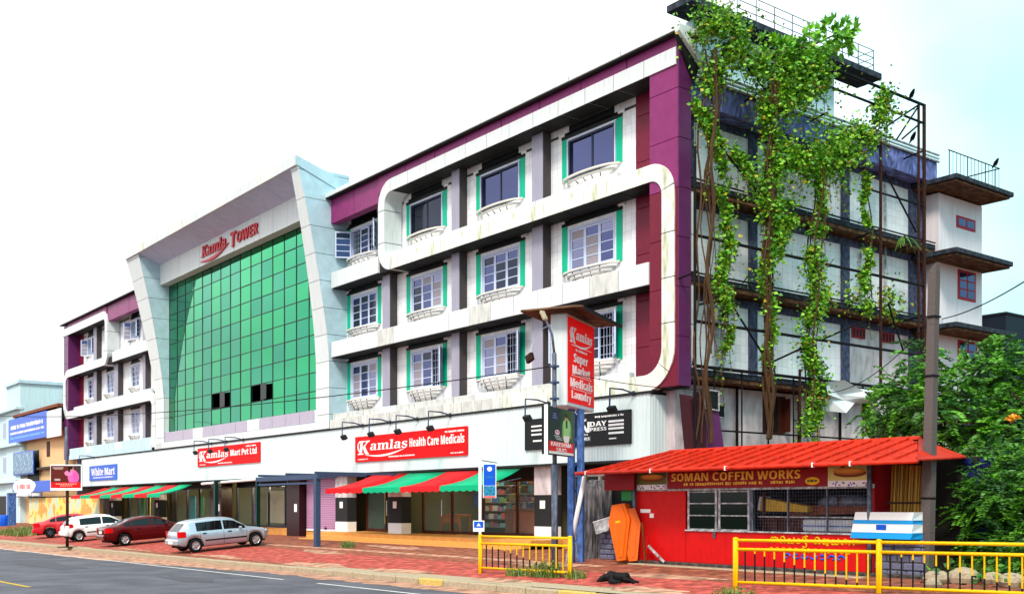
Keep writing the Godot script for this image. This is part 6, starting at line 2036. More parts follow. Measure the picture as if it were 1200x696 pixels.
	var ol := coffin_outline(0.72, 1.62)
	part("box", Shape.new().prism(ol, Transform3D(), -0.22, 0.0), M.coffin_orange, c)
	part("lid", Shape.new().prism(ol, Transform3D(Basis(), Vector3(0, 0.0, 0.004)), 0.0, 0.05), M.coffin_orange, c)
	part("raised_panel", Shape.new().prism(inset(ol, 0.09), Transform3D(), 0.0545, 0.08), M.coffin_orange, c)
	part("nameplate", bx(Vector3(-0.1, 1.08, 0.081), Vector3(0.06, 1.14, 0.088)), M.yellow, c)
	var c2 := thing("coffin_cover", "narrow orange coffin lid leaning behind the standing coffin", "coffin lid")
	c2.transform = Transform3D(Basis(Vector3.UP, 0.7) * Basis(Vector3(0, 0, 1), 0.10) * Basis(Vector3.RIGHT, -0.16), Vector3(1.42, 0.5, 3.28))
	part("lid", Shape.new().prism(coffin_outline(0.6, 1.5), Transform3D(), -0.06, 0.0), M.coffin_orange, c2)
	part("rib", Shape.new().prism(inset(coffin_outline(0.6, 1.5), 0.1), Transform3D(), 0.001, 0.02), M.coffin_orange, c2)
	for k in 3:
		var pl := thing("plank", ["thin brown plank leaning right of the orange coffin", "pale lath leaning at the foot of the red wall", "short red brown board behind the orange coffin"][k], "plank")
		pl.transform = [Transform3D(Basis(Vector3(0, 0, 1), 0.12), Vector3(1.78, 0.48, 3.15)), Transform3D(Basis(Vector3(0, 0, 1), 0.95), Vector3(2.45, 0.5, 3.1)), Transform3D(Basis(Vector3(0, 0, 1), -0.05), Vector3(1.7, 0.48, 3.05))][k]
		part("board", bx(Vector3(-0.03, 0, -0.02), Vector3(0.04, [1.1, 0.75, 0.7][k], 0.02), 0.006), [M.counter_wood, M.pipe_white, M.shop_red][k], pl)
		part("batten", bx(Vector3(-0.035, 0.2, 0.021), Vector3(0.045, 0.24, 0.03)), M.counter_wood, pl)
	# rough stone piers: each block its own
	for q in [["stone_pier", "grey block wall behind the orange coffin's foot", -0.55, 1.12, 0.45, 1.38, 2.75, 6, 5, 0.0], ["stone_pier", "grey stone block pier under the blue and white striped box", 8.55, 10.1, 0.42, 1.30, 2.8, 5, 5, 0.0]]:
		var w := thing(q[0], q[1], "wall")
		var r := RandomNumberGenerator.new()
		r.seed = int(q[2] * 10) + 900
		part("mortar", bx(Vector3(q[2] + 0.02, q[4], q[6] - 0.42), Vector3(q[3] - 0.02, q[5] - 0.02, q[6] - 0.03)), M.concrete_dark, w)
		var rows: int = q[7]
		var h: float = (q[5] - q[4]) / rows
		for j in rows:
			var x: float = q[2] - (0.12 if j % 2 else 0.0)
			while x < q[3] - 0.02:
				var e: float = minf(x + r.randf_range(0.24, 0.36), q[3])
				part("stone", bx(Vector3(maxf(x, q[2]), q[4] + h * j + 0.008, q[6] - 0.4), Vector3(e - 0.012, q[4] + h * (j + 1) - 0.006, q[6] + r.randf_range(-0.02, 0.03)), 0.025), M.stone_grey, w)
				x = e
	# weathered wall stump at the shop's left end
	var ow := thing("weathered_wall", "stained grey plastered wall end between the blue column and the orange coffin", "wall")
	var sh := Shape.new()
	var prof := [Vector2(-1.85, 0.35), Vector2(-0.62, 0.35), Vector2(-0.58, 1.3), Vector2(-0.62, 2.5), Vector2(-0.75, 2.82), Vector2(-1.2, 2.85), Vector2(-1.65, 2.6), Vector2(-1.8, 2.0)]
	sh.prism(PackedVector2Array(prof), Transform3D(), 2.2, 2.62)
	part("wall", sh, M.old_wall, ow)
	part("buttress", bx(Vector3(-1.2, 0.35, 2.63), Vector3(-0.85, 2.7, 2.86), 0.05), M.old_wall, ow)
	part("dark_gap", bx(Vector3(-0.57, 0.45, 1.2), Vector3(1.05, 2.9, 2.25)), M.black_paint, ow)
	var lp := thing("white_prop", "white pipe leaning from the ground to the roof's left corner", "prop")
	part("pipe", Shape.new(true).tube([Vector3(-0.95, 0.35, 3.7), Vector3(-0.15, 2.95, 3.7)], 0.07, 10), M.sign_white, lp)
	part("cap", Shape.new(true).tube([Vector3(-0.15, 2.95, 3.7), Vector3(-0.14, 2.99, 3.7)], 0.075, 10), M.rust, lp)
	var ws := thing("folded_sheet", "folded white sheet resting on the grey block wall", "sheet", Vector3(-0.12, 1.33, 3.0))
	part("top", Shape.new().hexa([Vector3(-0.36, 0.22, 0.1), Vector3(-0.36, 0.25, 0.1), Vector3(0.32, 0.42, 0.0), Vector3(0.32, 0.39, 0.0), Vector3(-0.3, 0.22, -0.3), Vector3(-0.3, 0.25, -0.3), Vector3(0.38, 0.42, -0.35), Vector3(0.38, 0.39, -0.35)]), M.sign_white, ws)
	part("front", Shape.new().hexa([Vector3(-0.34, 0.21, 0.1), Vector3(0.32, 0.385, 0.0), Vector3(0.26, 0.0, 0.06), Vector3(-0.2, -0.12, 0.12), Vector3(-0.34, 0.21, 0.08), Vector3(0.32, 0.385, -0.02), Vector3(0.26, 0.0, 0.04), Vector3(-0.2, -0.12, 0.1)]), M.pipe_white, ws)
	var gb := thing("green_crate", "small green crate on the shelf over the orange coffin", "crate", Vector3(0.85, 2.2, 2.9))
	part("box", bx(Vector3(-0.22, 0, -0.2), Vector3(0.22, 0.3, 0.1), 0.015), mat("crate_green", c8(50, 130, 70), 0.6), gb)
	part("rim", bx(Vector3(-0.24, 0.3, -0.22), Vector3(0.24, 0.34, 0.12), 0.01), M.crate_green, gb)
	# striped coffin box on the pier, bamboo screen, blue tarpaulin
	var st := thing("striped_box", "blue and white striped coffin shaped box on the grey stone pier", "coffin", Vector3(9.25, 1.31, 2.85))
	st.rotation.y = -0.05
	var band := [[0.0, 0.14, "box_blue"], [0.14, 0.33, "sign_white"], [0.33, 0.42, "box_blue"], [0.42, 0.60, "sign_white"]]
	mat("box_blue", c8(20, 150, 220), 0.35)
	for q in band:
		part("band", Shape.new().hexa([Vector3(-0.82 + q[0] * 0.16, q[0] + 0.002, 0.28 - q[0] * 0.1), Vector3(-0.82 + q[1] * 0.16, q[1], 0.28 - q[1] * 0.1), Vector3(-0.78, q[1], -0.25), Vector3(-0.78, q[0] + 0.002, -0.25), Vector3(0.78, q[0] + 0.002, 0.28 - q[0] * 0.1), Vector3(0.83, q[1], 0.28 - q[1] * 0.1), Vector3(0.78, q[1], -0.25), Vector3(0.78, q[0] + 0.002, -0.25)]), M[q[2]], st)
	part("emblem", bx(Vector3(-0.12, 0.2, 0.262), Vector3(0.14, 0.32, 0.27)), M.sign_blue, st)
	var bm := thing("bamboo_screen", "tall yellow brown bamboo screen beside the concrete pole", "screen", Vector3(9.58, 1.35, 2.6))
	var r2 := RandomNumberGenerator.new()
	r2.seed = 8
	for k in 22:
		var x := -0.46 + 0.043 * k
		var t := bx(Vector3(x, 0.3, -0.02), Vector3(x + 0.038, 1.62, 0.012 + r2.randf_range(0, 0.015)), 0.006)
		var m := part("cane", t, mat("cane%d" % (k % 4), [c8(164, 120, 40), c8(142, 98, 30), c8(186, 142, 58), c8(120, 84, 28)][k % 4], 0.6, 0.0, tex["wood"], Vector3(2, 0.7, 2)), bm)
		m.rotation.z = r2.randf_range(-0.012, 0.012) - 0.05
	part("tie", bx(Vector3(-0.5, 0.75, 0.03), Vector3(0.5, 0.79, 0.04)), M.rust, bm)
	var tp := thing("blue_tarpaulin", "dark blue tarpaulin hung at the workshop's right end behind the pole", "tarpaulin", Vector3(10.2, 0.75, 0.7))
	var ts := Shape.new(true)
	for i in 12:
		var xa := -0.35 + 0.8 * i / 12.0
		var xb := -0.35 + 0.8 * (i + 1) / 12.0
		for j in 6:
			var ya := 0.3 + 2.1 * j / 6.0
			var yb := 0.3 + 2.1 * (j + 1) / 6.0
			var f := func(x: float, y: float) -> Vector3: return Vector3(x, y, 0.12 * sin(x * 9.0 + y * 1.5) + 0.06 * sin(y * 4.0))
			ts.quad(f.call(xa, ya), f.call(xb, ya), f.call(xb, yb), f.call(xa, yb), Vector3(0, 0, 1))
	part("sheet", ts, M.tarp_blue, tp)
	part("rope", Shape.new().tube([Vector3(-0.4, 2.42, 0), Vector3(0.6, 2.42, 0)], 0.015, 5), M.cable, tp)
	# rubble behind the long railing
	var rr := RandomNumberGenerator.new()
	rr.seed = 66
	var spots := [[10.75, 3.35, 0.30, "large pale rubble stone right of the pole's foot"], [11.2, 3.1, 0.36, "broad flat rubble stone under the tree"], [11.75, 2.9, 0.25, "small rubble stone at the far right under the tree"], [11.0, 3.9, 0.2, "low brown rubble stone nearest the railing right of the pole"], [12.3, 3.2, 0.3, "rubble stone at the edge of the leaves on the far right"]]
	for q in spots:
		var st2 := Shape.new()
		var dirs := []
		for k in 26:
			dirs.append(Vector3(rr.randfn(), rr.randfn() * 0.6, rr.randfn()).normalized() * rr.randf_range(0.7, 1.0))
		var lat := []
		for i in 7:
			var ring := []
			for k in 10:
				var th := PI * i / 6.0
				var d := Vector3(sin(th) * cos(TAU * k / 10.0), cos(th) * 0.65, sin(th) * sin(TAU * k / 10.0))
				var g := 0.75
				for e in dirs:
					g = minf(g, 0.62 / maxf(0.2, d.normalized().dot(e)))
				ring.append(d * g * q[2] * 1.3)
			lat.append(ring)
		for i in 6:
			for k in 10:
				var k2 := (k + 1) % 10
				st2.quad(lat[i][k], lat[i][k2], lat[i + 1][k2], lat[i + 1][k], lat[i][k] + lat[i + 1][k2])
		var ro := part("rubble_stone", st2, M.concrete)
		ro.position = Vector3(q[0], rise(q[1]) + q[2] * 0.3, q[1])
		tag(ro, q[3], "stone", "rubble stones behind the long railing")


func coffin_print(k: int) -> ImageTexture:
	var im := Image.create(192, 96, false, Image.FORMAT_RGB8)
	im.fill(c8(206, 190, 110) if k == 0 else c8(96, 104, 50))
	for y in 96:
		for x in 192:
			if y < 20 + 0.1 * x:
				im.set_pixel(x, y, c8(150, 160, 96) if k == 0 else c8(70, 84, 40))
	blob(im, 100, 44, 74, 16, c8(120, 62, 24))
	blob(im, 96, 36, 72, 13, c8(186, 116, 44))
	blob(im, 90, 34, 60, 7, c8(220, 160, 70))
	im.fill_rect(Rect2i(0, 72, 192, 24), c8(226, 222, 224))
	var r := RandomNumberGenerator.new()
	r.seed = 3 + k
	for i in 22:
		blob(im, r.randf_range(4, 188), r.randf_range(76, 92), r.randf_range(2, 6), 3, c8(110, 80, 160) if r.randf() < 0.6 else c8(90, 90, 96))
	return ImageTexture.create_from_image(im)


# round-lettered yellow line painted on the low red wall, as raised strokes
func malayalam(o: Node3D) -> void:
	var glyphs := {
		"sha": [[0.22, 0.45, 0.22, 250, -60], [0.22, 0.2, 0.1, 120, 420], [0.62, 0.45, 0.24, 210, -80], [0.9, 0.4, 0.2, 180, -60]],
		"va": [[0.2, 0.25, 0.17, 0, 360], [0.42, 0.45, 0.33, 190, -40], [0.72, 0.22, 0.12, 200, 420]],
		"pa": [[0.25, 0.3, 0.25, 180, 0], [0.25, 0.3, 0.25, 180, 360], [0.75, 0.3, 0.25, 180, 360], [0.75, 0.42, 0.3, 60, -20]],
		"e": [[0.3, 0.3, 0.25, 30, 330], [0.3, 0.3, 0.1, 0, 360]],
		"tta": [[0.35, 0.5, 0.3, 80, 270], [0.35, -0.1, 0.28, 90, -150], [0.62, 0.75, 0.16, 300, 20]],
		"la": [[0.3, 0.35, 0.28, 320, 40], [0.75, 0.35, 0.25, 200, -100], [0.75, 0.05, 0.12, 90, 330]],
		"na": [[0.2, 0.3, 0.18, 300, 20], [0.55, 0.4, 0.25, 190, -70], [0.95, 0.3, 0.25, 170, -60]],
	}
	var line := ["sha", "va", "pa", "e", "tta", "", "va", "la", "pa", "na", "sha"]
	var x := 6.0
	for g in line:
		if g == "":
			x += 0.14
			continue
		var s := Shape.new()
		var w := 0.0
		for a in glyphs[g]:
			var pts := []
			for i in 11:
				var t := deg_to_rad(lerpf(a[3], a[4], i / 10.0))
				pts.append(Vector3(x + (a[0] + cos(t) * a[2]) * 0.2, 1.12 + (a[1] + sin(t) * a[2]) * 0.22, 2.935))
			s.tube(pts, 0.02, 4)
			w = maxf(w, a[0] + a[2])
		part("painted_letter", s, M.yellow, o)
		x += w * 0.2 + 0.06
	var r := RandomNumberGenerator.new()
	r.seed = 12
	x = 6.0
	for k in 13:
		var s := Shape.new()
		var pts := []
		for i in 9:
			var t := TAU * i / 9.0 * 0.9
			pts.append(Vector3(x + cos(t) * 0.06, 0.97 + sin(t) * 0.045, 2.932))
		s.tube(pts, 0.012, 4)
		part("painted_letter", s, M.yellow, o)
		x += 0.19
	x = 6.5
	for k in 7:
		var s := Shape.new()
		var pts := []
		for i in 9:
			var t := TAU * i / 9.0 * 0.85 + k
			pts.append(Vector3(x + cos(t) * 0.09, 0.82 + sin(t) * 0.05, 2.932))
		s.tube(pts, 0.024, 4)
		part("painted_letter", s, M.sign_blue, o)
		x += 0.26


# coffins and boards on show behind the wire
func display(shop: Node3D) -> void:
	var items := [["brown coffin on the lower rack behind the wire grid", Vector3(6.9, 1.42, 2.35), 3.0, 0.34, 0.0, "brown_wood"], ["second brown coffin lying on top of the rack behind the wire", Vector3(7.3, 1.8, 2.2), 2.4, 0.26, 0.03, "counter_wood"]]
	for q in items:
		var c := thing("lying_coffin", q[0], "coffin", q[1], 0.0, "coffins on show in the workshop")
		var ol := PackedVector2Array([Vector2(-0.5 * q[2], 0.02), Vector2(0.5 * q[2], 0.05), Vector2(0.5 * q[2], q[3] * 0.8), Vector2(0.2 * q[2], q[3]), Vector2(-0.5 * q[2], q[3] * 0.75)])
		part("box", Shape.new().prism(ol, Transform3D(Basis(Vector3(0, 0, 1), q[4]), Vector3()), -0.2, 0.2), M[q[5]], c)
		part("lid", Shape.new().prism(PackedVector2Array([Vector2(-0.52 * q[2], q[3] * 0.78), Vector2(0.2 * q[2], q[3] * 1.02), Vector2(0.52 * q[2], q[3] * 0.82), Vector2(0.52 * q[2], q[3] * 0.9), Vector2(0.2 * q[2], q[3] * 1.12), Vector2(-0.52 * q[2], q[3] * 0.9)]), Transform3D(), -0.23, 0.23), M.counter_wood, c)
	var y := thing("yellow_cloth_coffin", "yellow padded coffin end above the brown coffins", "coffin", Vector3(6.1, 2.02, 2.45))
	part("box", Shape.new().prism(PackedVector2Array([Vector2(-0.78, -0.1), Vector2(-0.7, 0.24), Vector2(0.75, 0.02), Vector2(0.75, -0.12)]), Transform3D(), -0.2, 0.15), mat("yellow_cloth", c8(222, 178, 62), 0.7, 0.0, tex["wood"], Vector3(2, 2, 2)), y)
	part("lining", Shape.new().prism(PackedVector2Array([Vector2(-0.80, -0.08), Vector2(-0.72, 0.27), Vector2(-0.66, 0.26), Vector2(-0.72, -0.08)]), Transform3D(), -0.22, 0.17), M.sign_white, y)
	var wsh := thing("white_cloth_coffin", "white cloth covered coffin on the lowest rack", "coffin", Vector3(7.5, 1.42, 2.62))
	part("box", bx(Vector3(-0.7, 0, -0.12), Vector3(1.1, 0.3, 0.12), 0.03), mat("white_cloth", c8(216, 218, 226), 0.8, 0.0, tex["wood"], Vector3(3, 3, 3)), wsh)
	part("trim", bx(Vector3(-0.72, 0.13, 0.121), Vector3(1.12, 0.16, 0.126)), M.steel_blue, wsh)
	var gcl := thing("grey_bundle", "grey cloth bundle on the top of the display", "bundle", Vector3(7.7, 2.12, 2.3))
	part("cloth", Shape.new(true).lathe([Vector2(0, 0.2), Vector2(0.3, 0.16), Vector2(0.42, 0.04), Vector2(0.4, -0.06), Vector2(0, -0.06)], Transform3D(Basis(Vector3(1.8, 0, 0), Vector3.UP, Vector3(0, 0, 0.6)), Vector3()), 14), M.steel_grey, gcl)
	part("cord", bx(Vector3(-0.03, -0.05, 0.2), Vector3(0.03, 0.17, 0.25)), M.rust, gcl)
	part("rack_shelf", bx(Vector3(5.42, 1.76, 1.9), Vector3(8.75, 1.79, 2.75)), M.pipe_white, shop)
	part("rack_post", bx(Vector3(5.5, 1.4, 2.6), Vector3(5.56, 2.4, 2.66)), M.brown_wood, shop)
	part("rack_post", bx(Vector3(5.9, 1.4, 2.6), Vector3(5.96, 1.76, 2.66)), M.brown_wood, shop)


# ------------------------------------------------------------------ rusty frame along the side wall
func scaffold() -> void:
	var o := thing("rusty_frame", "tall rusty steel frame standing along the ivy covered side wall", "steel frame")
	var X := 0.8
	for q in [[0.08, 0.4, 13.0, 0.05, "rust_dark"], [-9.62, 0.4, 15.2, 0.06, "rust"], [-12.05, 0.4, 17.0, 0.055, "rust"], [-12.42, 0.4, 17.1, 0.075, "rust"], [-5.0, 3.0, 6.6, 0.05, "rust"]]:
		part("post", Shape.new().tube([Vector3(X, q[1], q[0]), Vector3(X, q[2], q[0])], q[3], 6), M[q[4]], o)
	for q in [[17.08, -0.4, -12.45, 0.06], [16.4, -1.2, -12.4, 0.05], [10.3, 0.1, -12.4, 0.05], [7.68, 0.1, -12.4, 0.05], [6.32, 0.1, -12.4, 0.05], [13.3, -9.0, -12.4, 0.04]]:
		part("rail", Shape.new().tube([Vector3(X, q[0], q[1]), Vector3(X, q[0], q[2])], q[3], 6), M.rust_dark, o)
	for q in [[-1.38, 8.54, -3.19, 6.82], [-3.32, 6.64, -5.81, 7.59], [-6.23, 7.72, -8.79, 8.66], [-9.83, 14.09, -11.85, 12.22], [-1.62, 16.27, -2.64, 15.82], [-12.08, 17.04, -9.78, 15.65], [-12.08, 17.04, -10.58, 15.42], [-12.08, 16.31, -10.91, 15.49], [-10.04, 9.38, -11.02, 7.7], [-0.4, 13.6, -3.0, 12.0], [-1.94, 16.4, -3.4, 15.3], [-0.1, 8.2, -1.4, 8.5]]:
		part("brace", Shape.new().tube([Vector3(X + 0.03, q[1], q[0]), Vector3(X + 0.03, q[3], q[2])], 0.035, 5), M.rust_dark, o)
	for q in [[-9.62, 12.0], [-12.42, 12.0], [-12.42, 9.2], [-9.62, 9.2], [-12.42, 15.4], [0.0, 9.2], [-3.2, 15.5], [-6.5, 15.5], [-9.62, 15.0]]:
		part("tie", Shape.new().tube([Vector3(X, q[1], q[0]), Vector3(-0.3, q[1] - 0.1, q[0] - 0.1)], 0.035, 5), M.rust_dark, o)
	# lower light uprights over the ground storey
	for k in 9:
		part("upright", Shape.new().tube([Vector3(X - 0.1, 0.5, -0.9 - 1.3 * k), Vector3(X - 0.1, 6.3, -0.9 - 1.3 * k)], 0.028, 5), M.rust_dark, o)
	part("rail", Shape.new().tube([Vector3(X - 0.1, 4.4, 0.0), Vector3(X - 0.1, 4.4, -12.4)], 0.03, 5), M.rust_dark, o)
	# the fallen cladding duct and the torn banner
	var d := thing("purple_duct", "dark purple cladding box leaning against the side wall above the red roof", "cladding box")
	part("side", Shape.new().hexa([Vector3(0.3, 2.9, -0.1), Vector3(0.75, 2.9, -0.1), Vector3(0.75, 2.9, -0.5), Vector3(0.3, 2.9, -0.5), Vector3(0.3, 5.5, 0.25), Vector3(0.75, 5.3, 0.25), Vector3(0.75, 5.35, -0.45), Vector3(0.3, 5.45, -0.45)]), mat("duct_dark", c8(60, 26, 34), 0.5), d)
	part("face", Shape.new().hexa([Vector3(0.3, 2.9, -0.51), Vector3(0.75, 2.9, -0.51), Vector3(0.75, 2.9, -1.5), Vector3(0.3, 2.9, -1.5), Vector3(0.3, 5.0, -0.46), Vector3(0.75, 5.0, -0.46), Vector3(0.75, 5.0, -1.05), Vector3(0.3, 5.0, -1.05)]), M.purple_side, d)
	part("opening_rim", Shape.new().tube([Vector3(0.8, 5.05, -0.35), Vector3(0.8, 5.62, -0.35), Vector3(0.8, 5.6, -1.0), Vector3(0.8, 5.0, -1.0), Vector3(0.8, 5.05, -0.35)], 0.03, 5), M.pipe_white, d)
	part("opening", bx(Vector3(0.3, 5.01, -0.98), Vector3(0.78, 5.58, -0.37)), M.black_paint, d)
	var bn := thing("torn_banner", "crumpled white banner sheet caught in the rusty frame above the roof", "banner")
	var s := Shape.new()
	var pts := [[-6.2, 6.15], [-7.2, 6.3], [-8.2, 6.25], [-9.3, 6.2], [-9.9, 5.95]]
	for i in 4:
		for j in 3:
			var f := func(a: int, b: int) -> Vector3:
				var t: float = b / 3.0
				return Vector3(0.95 + 0.25 * sin(a * 2.3 + b * 1.7), pts[a][1] - t * (0.75 + 0.25 * sin(a * 1.9)) + 0.1 * cos(b * 3.0 + a), pts[a][0] + 0.25 * sin(b * 2.0 + a))
			s.quad(f.call(i, j), f.call(i + 1, j), f.call(i + 1, j + 1), f.call(i, j + 1), Vector3(1, 0.2, 0))
	part("sheet", s, mat("banner_white", c8(222, 222, 224), 0.7, 0.0, tex["mottle"], Vector3(1, 1, 1)), bn)
	part("cord", Shape.new().tube([Vector3(0.9, 6.3, -6.1), Vector3(0.82, 6.7, -5.9)], 0.012, 4), M.cable, bn)
	# crows
	var crows := [[Vector3(0.8, 17.16, -11.6), "crow on the top corner of the rusty frame"], [Vector3(0.75, 15.62, -11.75), "crow perched lower beside the frame post"], [Vector3(0.8, 15.78, -17.6), "crow on the far roof railing"]]
	for q in crows:
		var c := thing("crow", "small black " + q[1], "bird", q[0], -0.6, "crows on the roof edge")
		part("body", Shape.new(true).tube([Vector3(-0.30, 0.02, 0), Vector3(-0.17, 0.07, 0), Vector3(-0.02, 0.13, 0), Vector3(0.1, 0.19, 0), Vector3(0.15, 0.23, 0), Vector3(0.2, 0.24, 0), Vector3(0.27, 0.22, 0)], [0.02, 0.045, 0.085, 0.07, 0.048, 0.042, 0.006], 8), M.black_paint, c)
		part("leg", Shape.new().tube([Vector3(0.0, 0.08, 0.03), Vector3(0.02, 0, 0.03)], 0.01, 4), M.black_paint, c)
		part("leg", Shape.new().tube([Vector3(0.0, 0.08, -0.03), Vector3(0.02, 0, -0.03)], 0.01, 4), M.black_paint, c)


# ------------------------------------------------------------------ creepers
func leafy(knots: Array, per_m: float, size: float, sd: int, gold: float) -> Shape:
	var r := RandomNumberGenerator.new()
	r.seed = sd
	var s := Shape.new()
	for i in knots.size() - 1:
		var a: Vector4 = knots[i]
		var b: Vector4 = knots[i + 1]
		var l := Vector3(a.x, a.y, a.z).distance_to(Vector3(b.x, b.y, b.z))
		var rad := (a.w + b.w) * 0.5
		var n := int(per_m * l * (0.4 + rad * 3.3))
		for k in n:
			var f := r.randf()
			var c := Vector3(lerpf(a.x, b.x, f), lerpf(a.y, b.y, f), lerpf(a.z, b.z, f))
			var w := lerpf(a.w, b.w, f)
			# clustered offsets leave gaps
			var u := Vector3(r.randfn(0, 0.45), r.randfn(0, 0.5), r.randfn(0, 0.5)) * w
			u.x *= 0.6
			if r.randf() < 0.25:
				u *= 1.9
			u.z += 0.14 * sin(c.y * 2.3 + sd) + 0.08 * sin(c.y * 5.1 + sd * 3.0)
			var cell := Vector3((c + u) * 2.6).floor()
			if fposmod(sin(cell.dot(Vector3(12.99, 78.2, 37.7))) * 43758.5, 1.0) < 0.2:
				continue
			var tone := r.randf()
			var col := Color(0.045, 0.20, 0.012).lerp(Color(0.30, 0.60, 0.022), tone * sqrt(tone))
			if r.randf() < gold:
				col = Color(0.50, 0.40, 0.02)
			elif r.randf() < 0.015:
				col = Color(0.36, 0.2, 0.03)
			leaf(s, c + u, r, size * r.randf_range(0.6, 1.3), col)
	return s


func creeper(label: String, stems: Array, masses: Array, per_m: float, size: float, sd: int, gold := 0.06) -> void:
	var o := thing("creeper", label, "climbing plant", Vector3(), 0.0, "creepers on the side wall")
	var r := RandomNumberGenerator.new()
	r.seed = sd
	for st in stems:
		for k in st[1]:
			var pts := []
			var off := Vector3(r.randfn(0, 0.12), 0, r.randfn(0, 0.16))
			var ph := r.randf() * TAU
			var path: Array = st[0]
			for i in path.size() - 1:
				for j in 6:
					var f := j / 6.0
					var p: Vector3 = path[i].lerp(path[i + 1], f)
					pts.append(p + off + Vector3(0.05 * sin(p.y * 1.3 + ph), 0, 0.12 * sin(p.y * 1.9 + ph * 2.0)))
			if pts.size() > 3:
				part("stem", Shape.new().tube(pts, r.randf_range(0.012, 0.04) * st[2], 5), M.leaf_stem, o)
	# loose tendrils hanging from the masses, with small leaves
	var tn := Shape.new()
	for m in masses:
		for k in int(3 + m.size() * 1.3):
			var q: Vector4 = m[r.randi() % m.size()]
			var p := Vector3(q.x + r.randfn(0, 0.12), q.y - q.w * 0.5, q.z + r.randfn(0, 0.7) * q.w)
			var l := r.randf_range(0.5, 2.0)
			var pts := []
			for j in 7:
				pts.append(p + Vector3(0.04 * sin(j * 1.1 + k), -l * j / 6.0, 0.07 * sin(j * 0.9 + k * 2.0)))
			part("tendril", Shape.new().tube(pts, 0.009, 4), M.leaf_stem, o)
			for j in int(l * 10):
				var f := r.randf() * 5.99
				var c: Vector3 = pts[int(f)].lerp(pts[int(f) + 1], f - int(f))
				leaf(tn, c, r, r.randf_range(0.07, 0.13), Color(0.05, 0.2, 0.012).lerp(Color(0.3, 0.5, 0.03), r.randf()))
	part("small_leaves", tn, M.leaf, o).set_meta("kind", "stuff")
	var tw := Shape.new()
	for m in masses:
		for i in m.size() - 1:
			for k in 9:
				var f := r.randf()
				var c := Vector3(lerpf(m[i].x, m[i + 1].x, f), lerpf(m[i].y, m[i + 1].y, f), lerpf(m[i].z, m[i + 1].z, f))
				var d: Vector3 = Vector3(r.randfn(0, 0.3), r.randfn(0, 0.6), r.randfn(0, 0.6)) * m[i].w * 1.5
				tw.tube([c, c + d * 0.5 + Vector3(0, 0.05, 0), c + d], 0.012, 4)
	part("twigs", tw, M.leaf_stem, o).set_meta("kind", "stuff")
	for m in masses:
		var l := part("leaves", leafy(m, per_m, size, sd + masses.find(m) * 7, gold), M.leaf, o)
		l.set_meta("kind", "stuff")


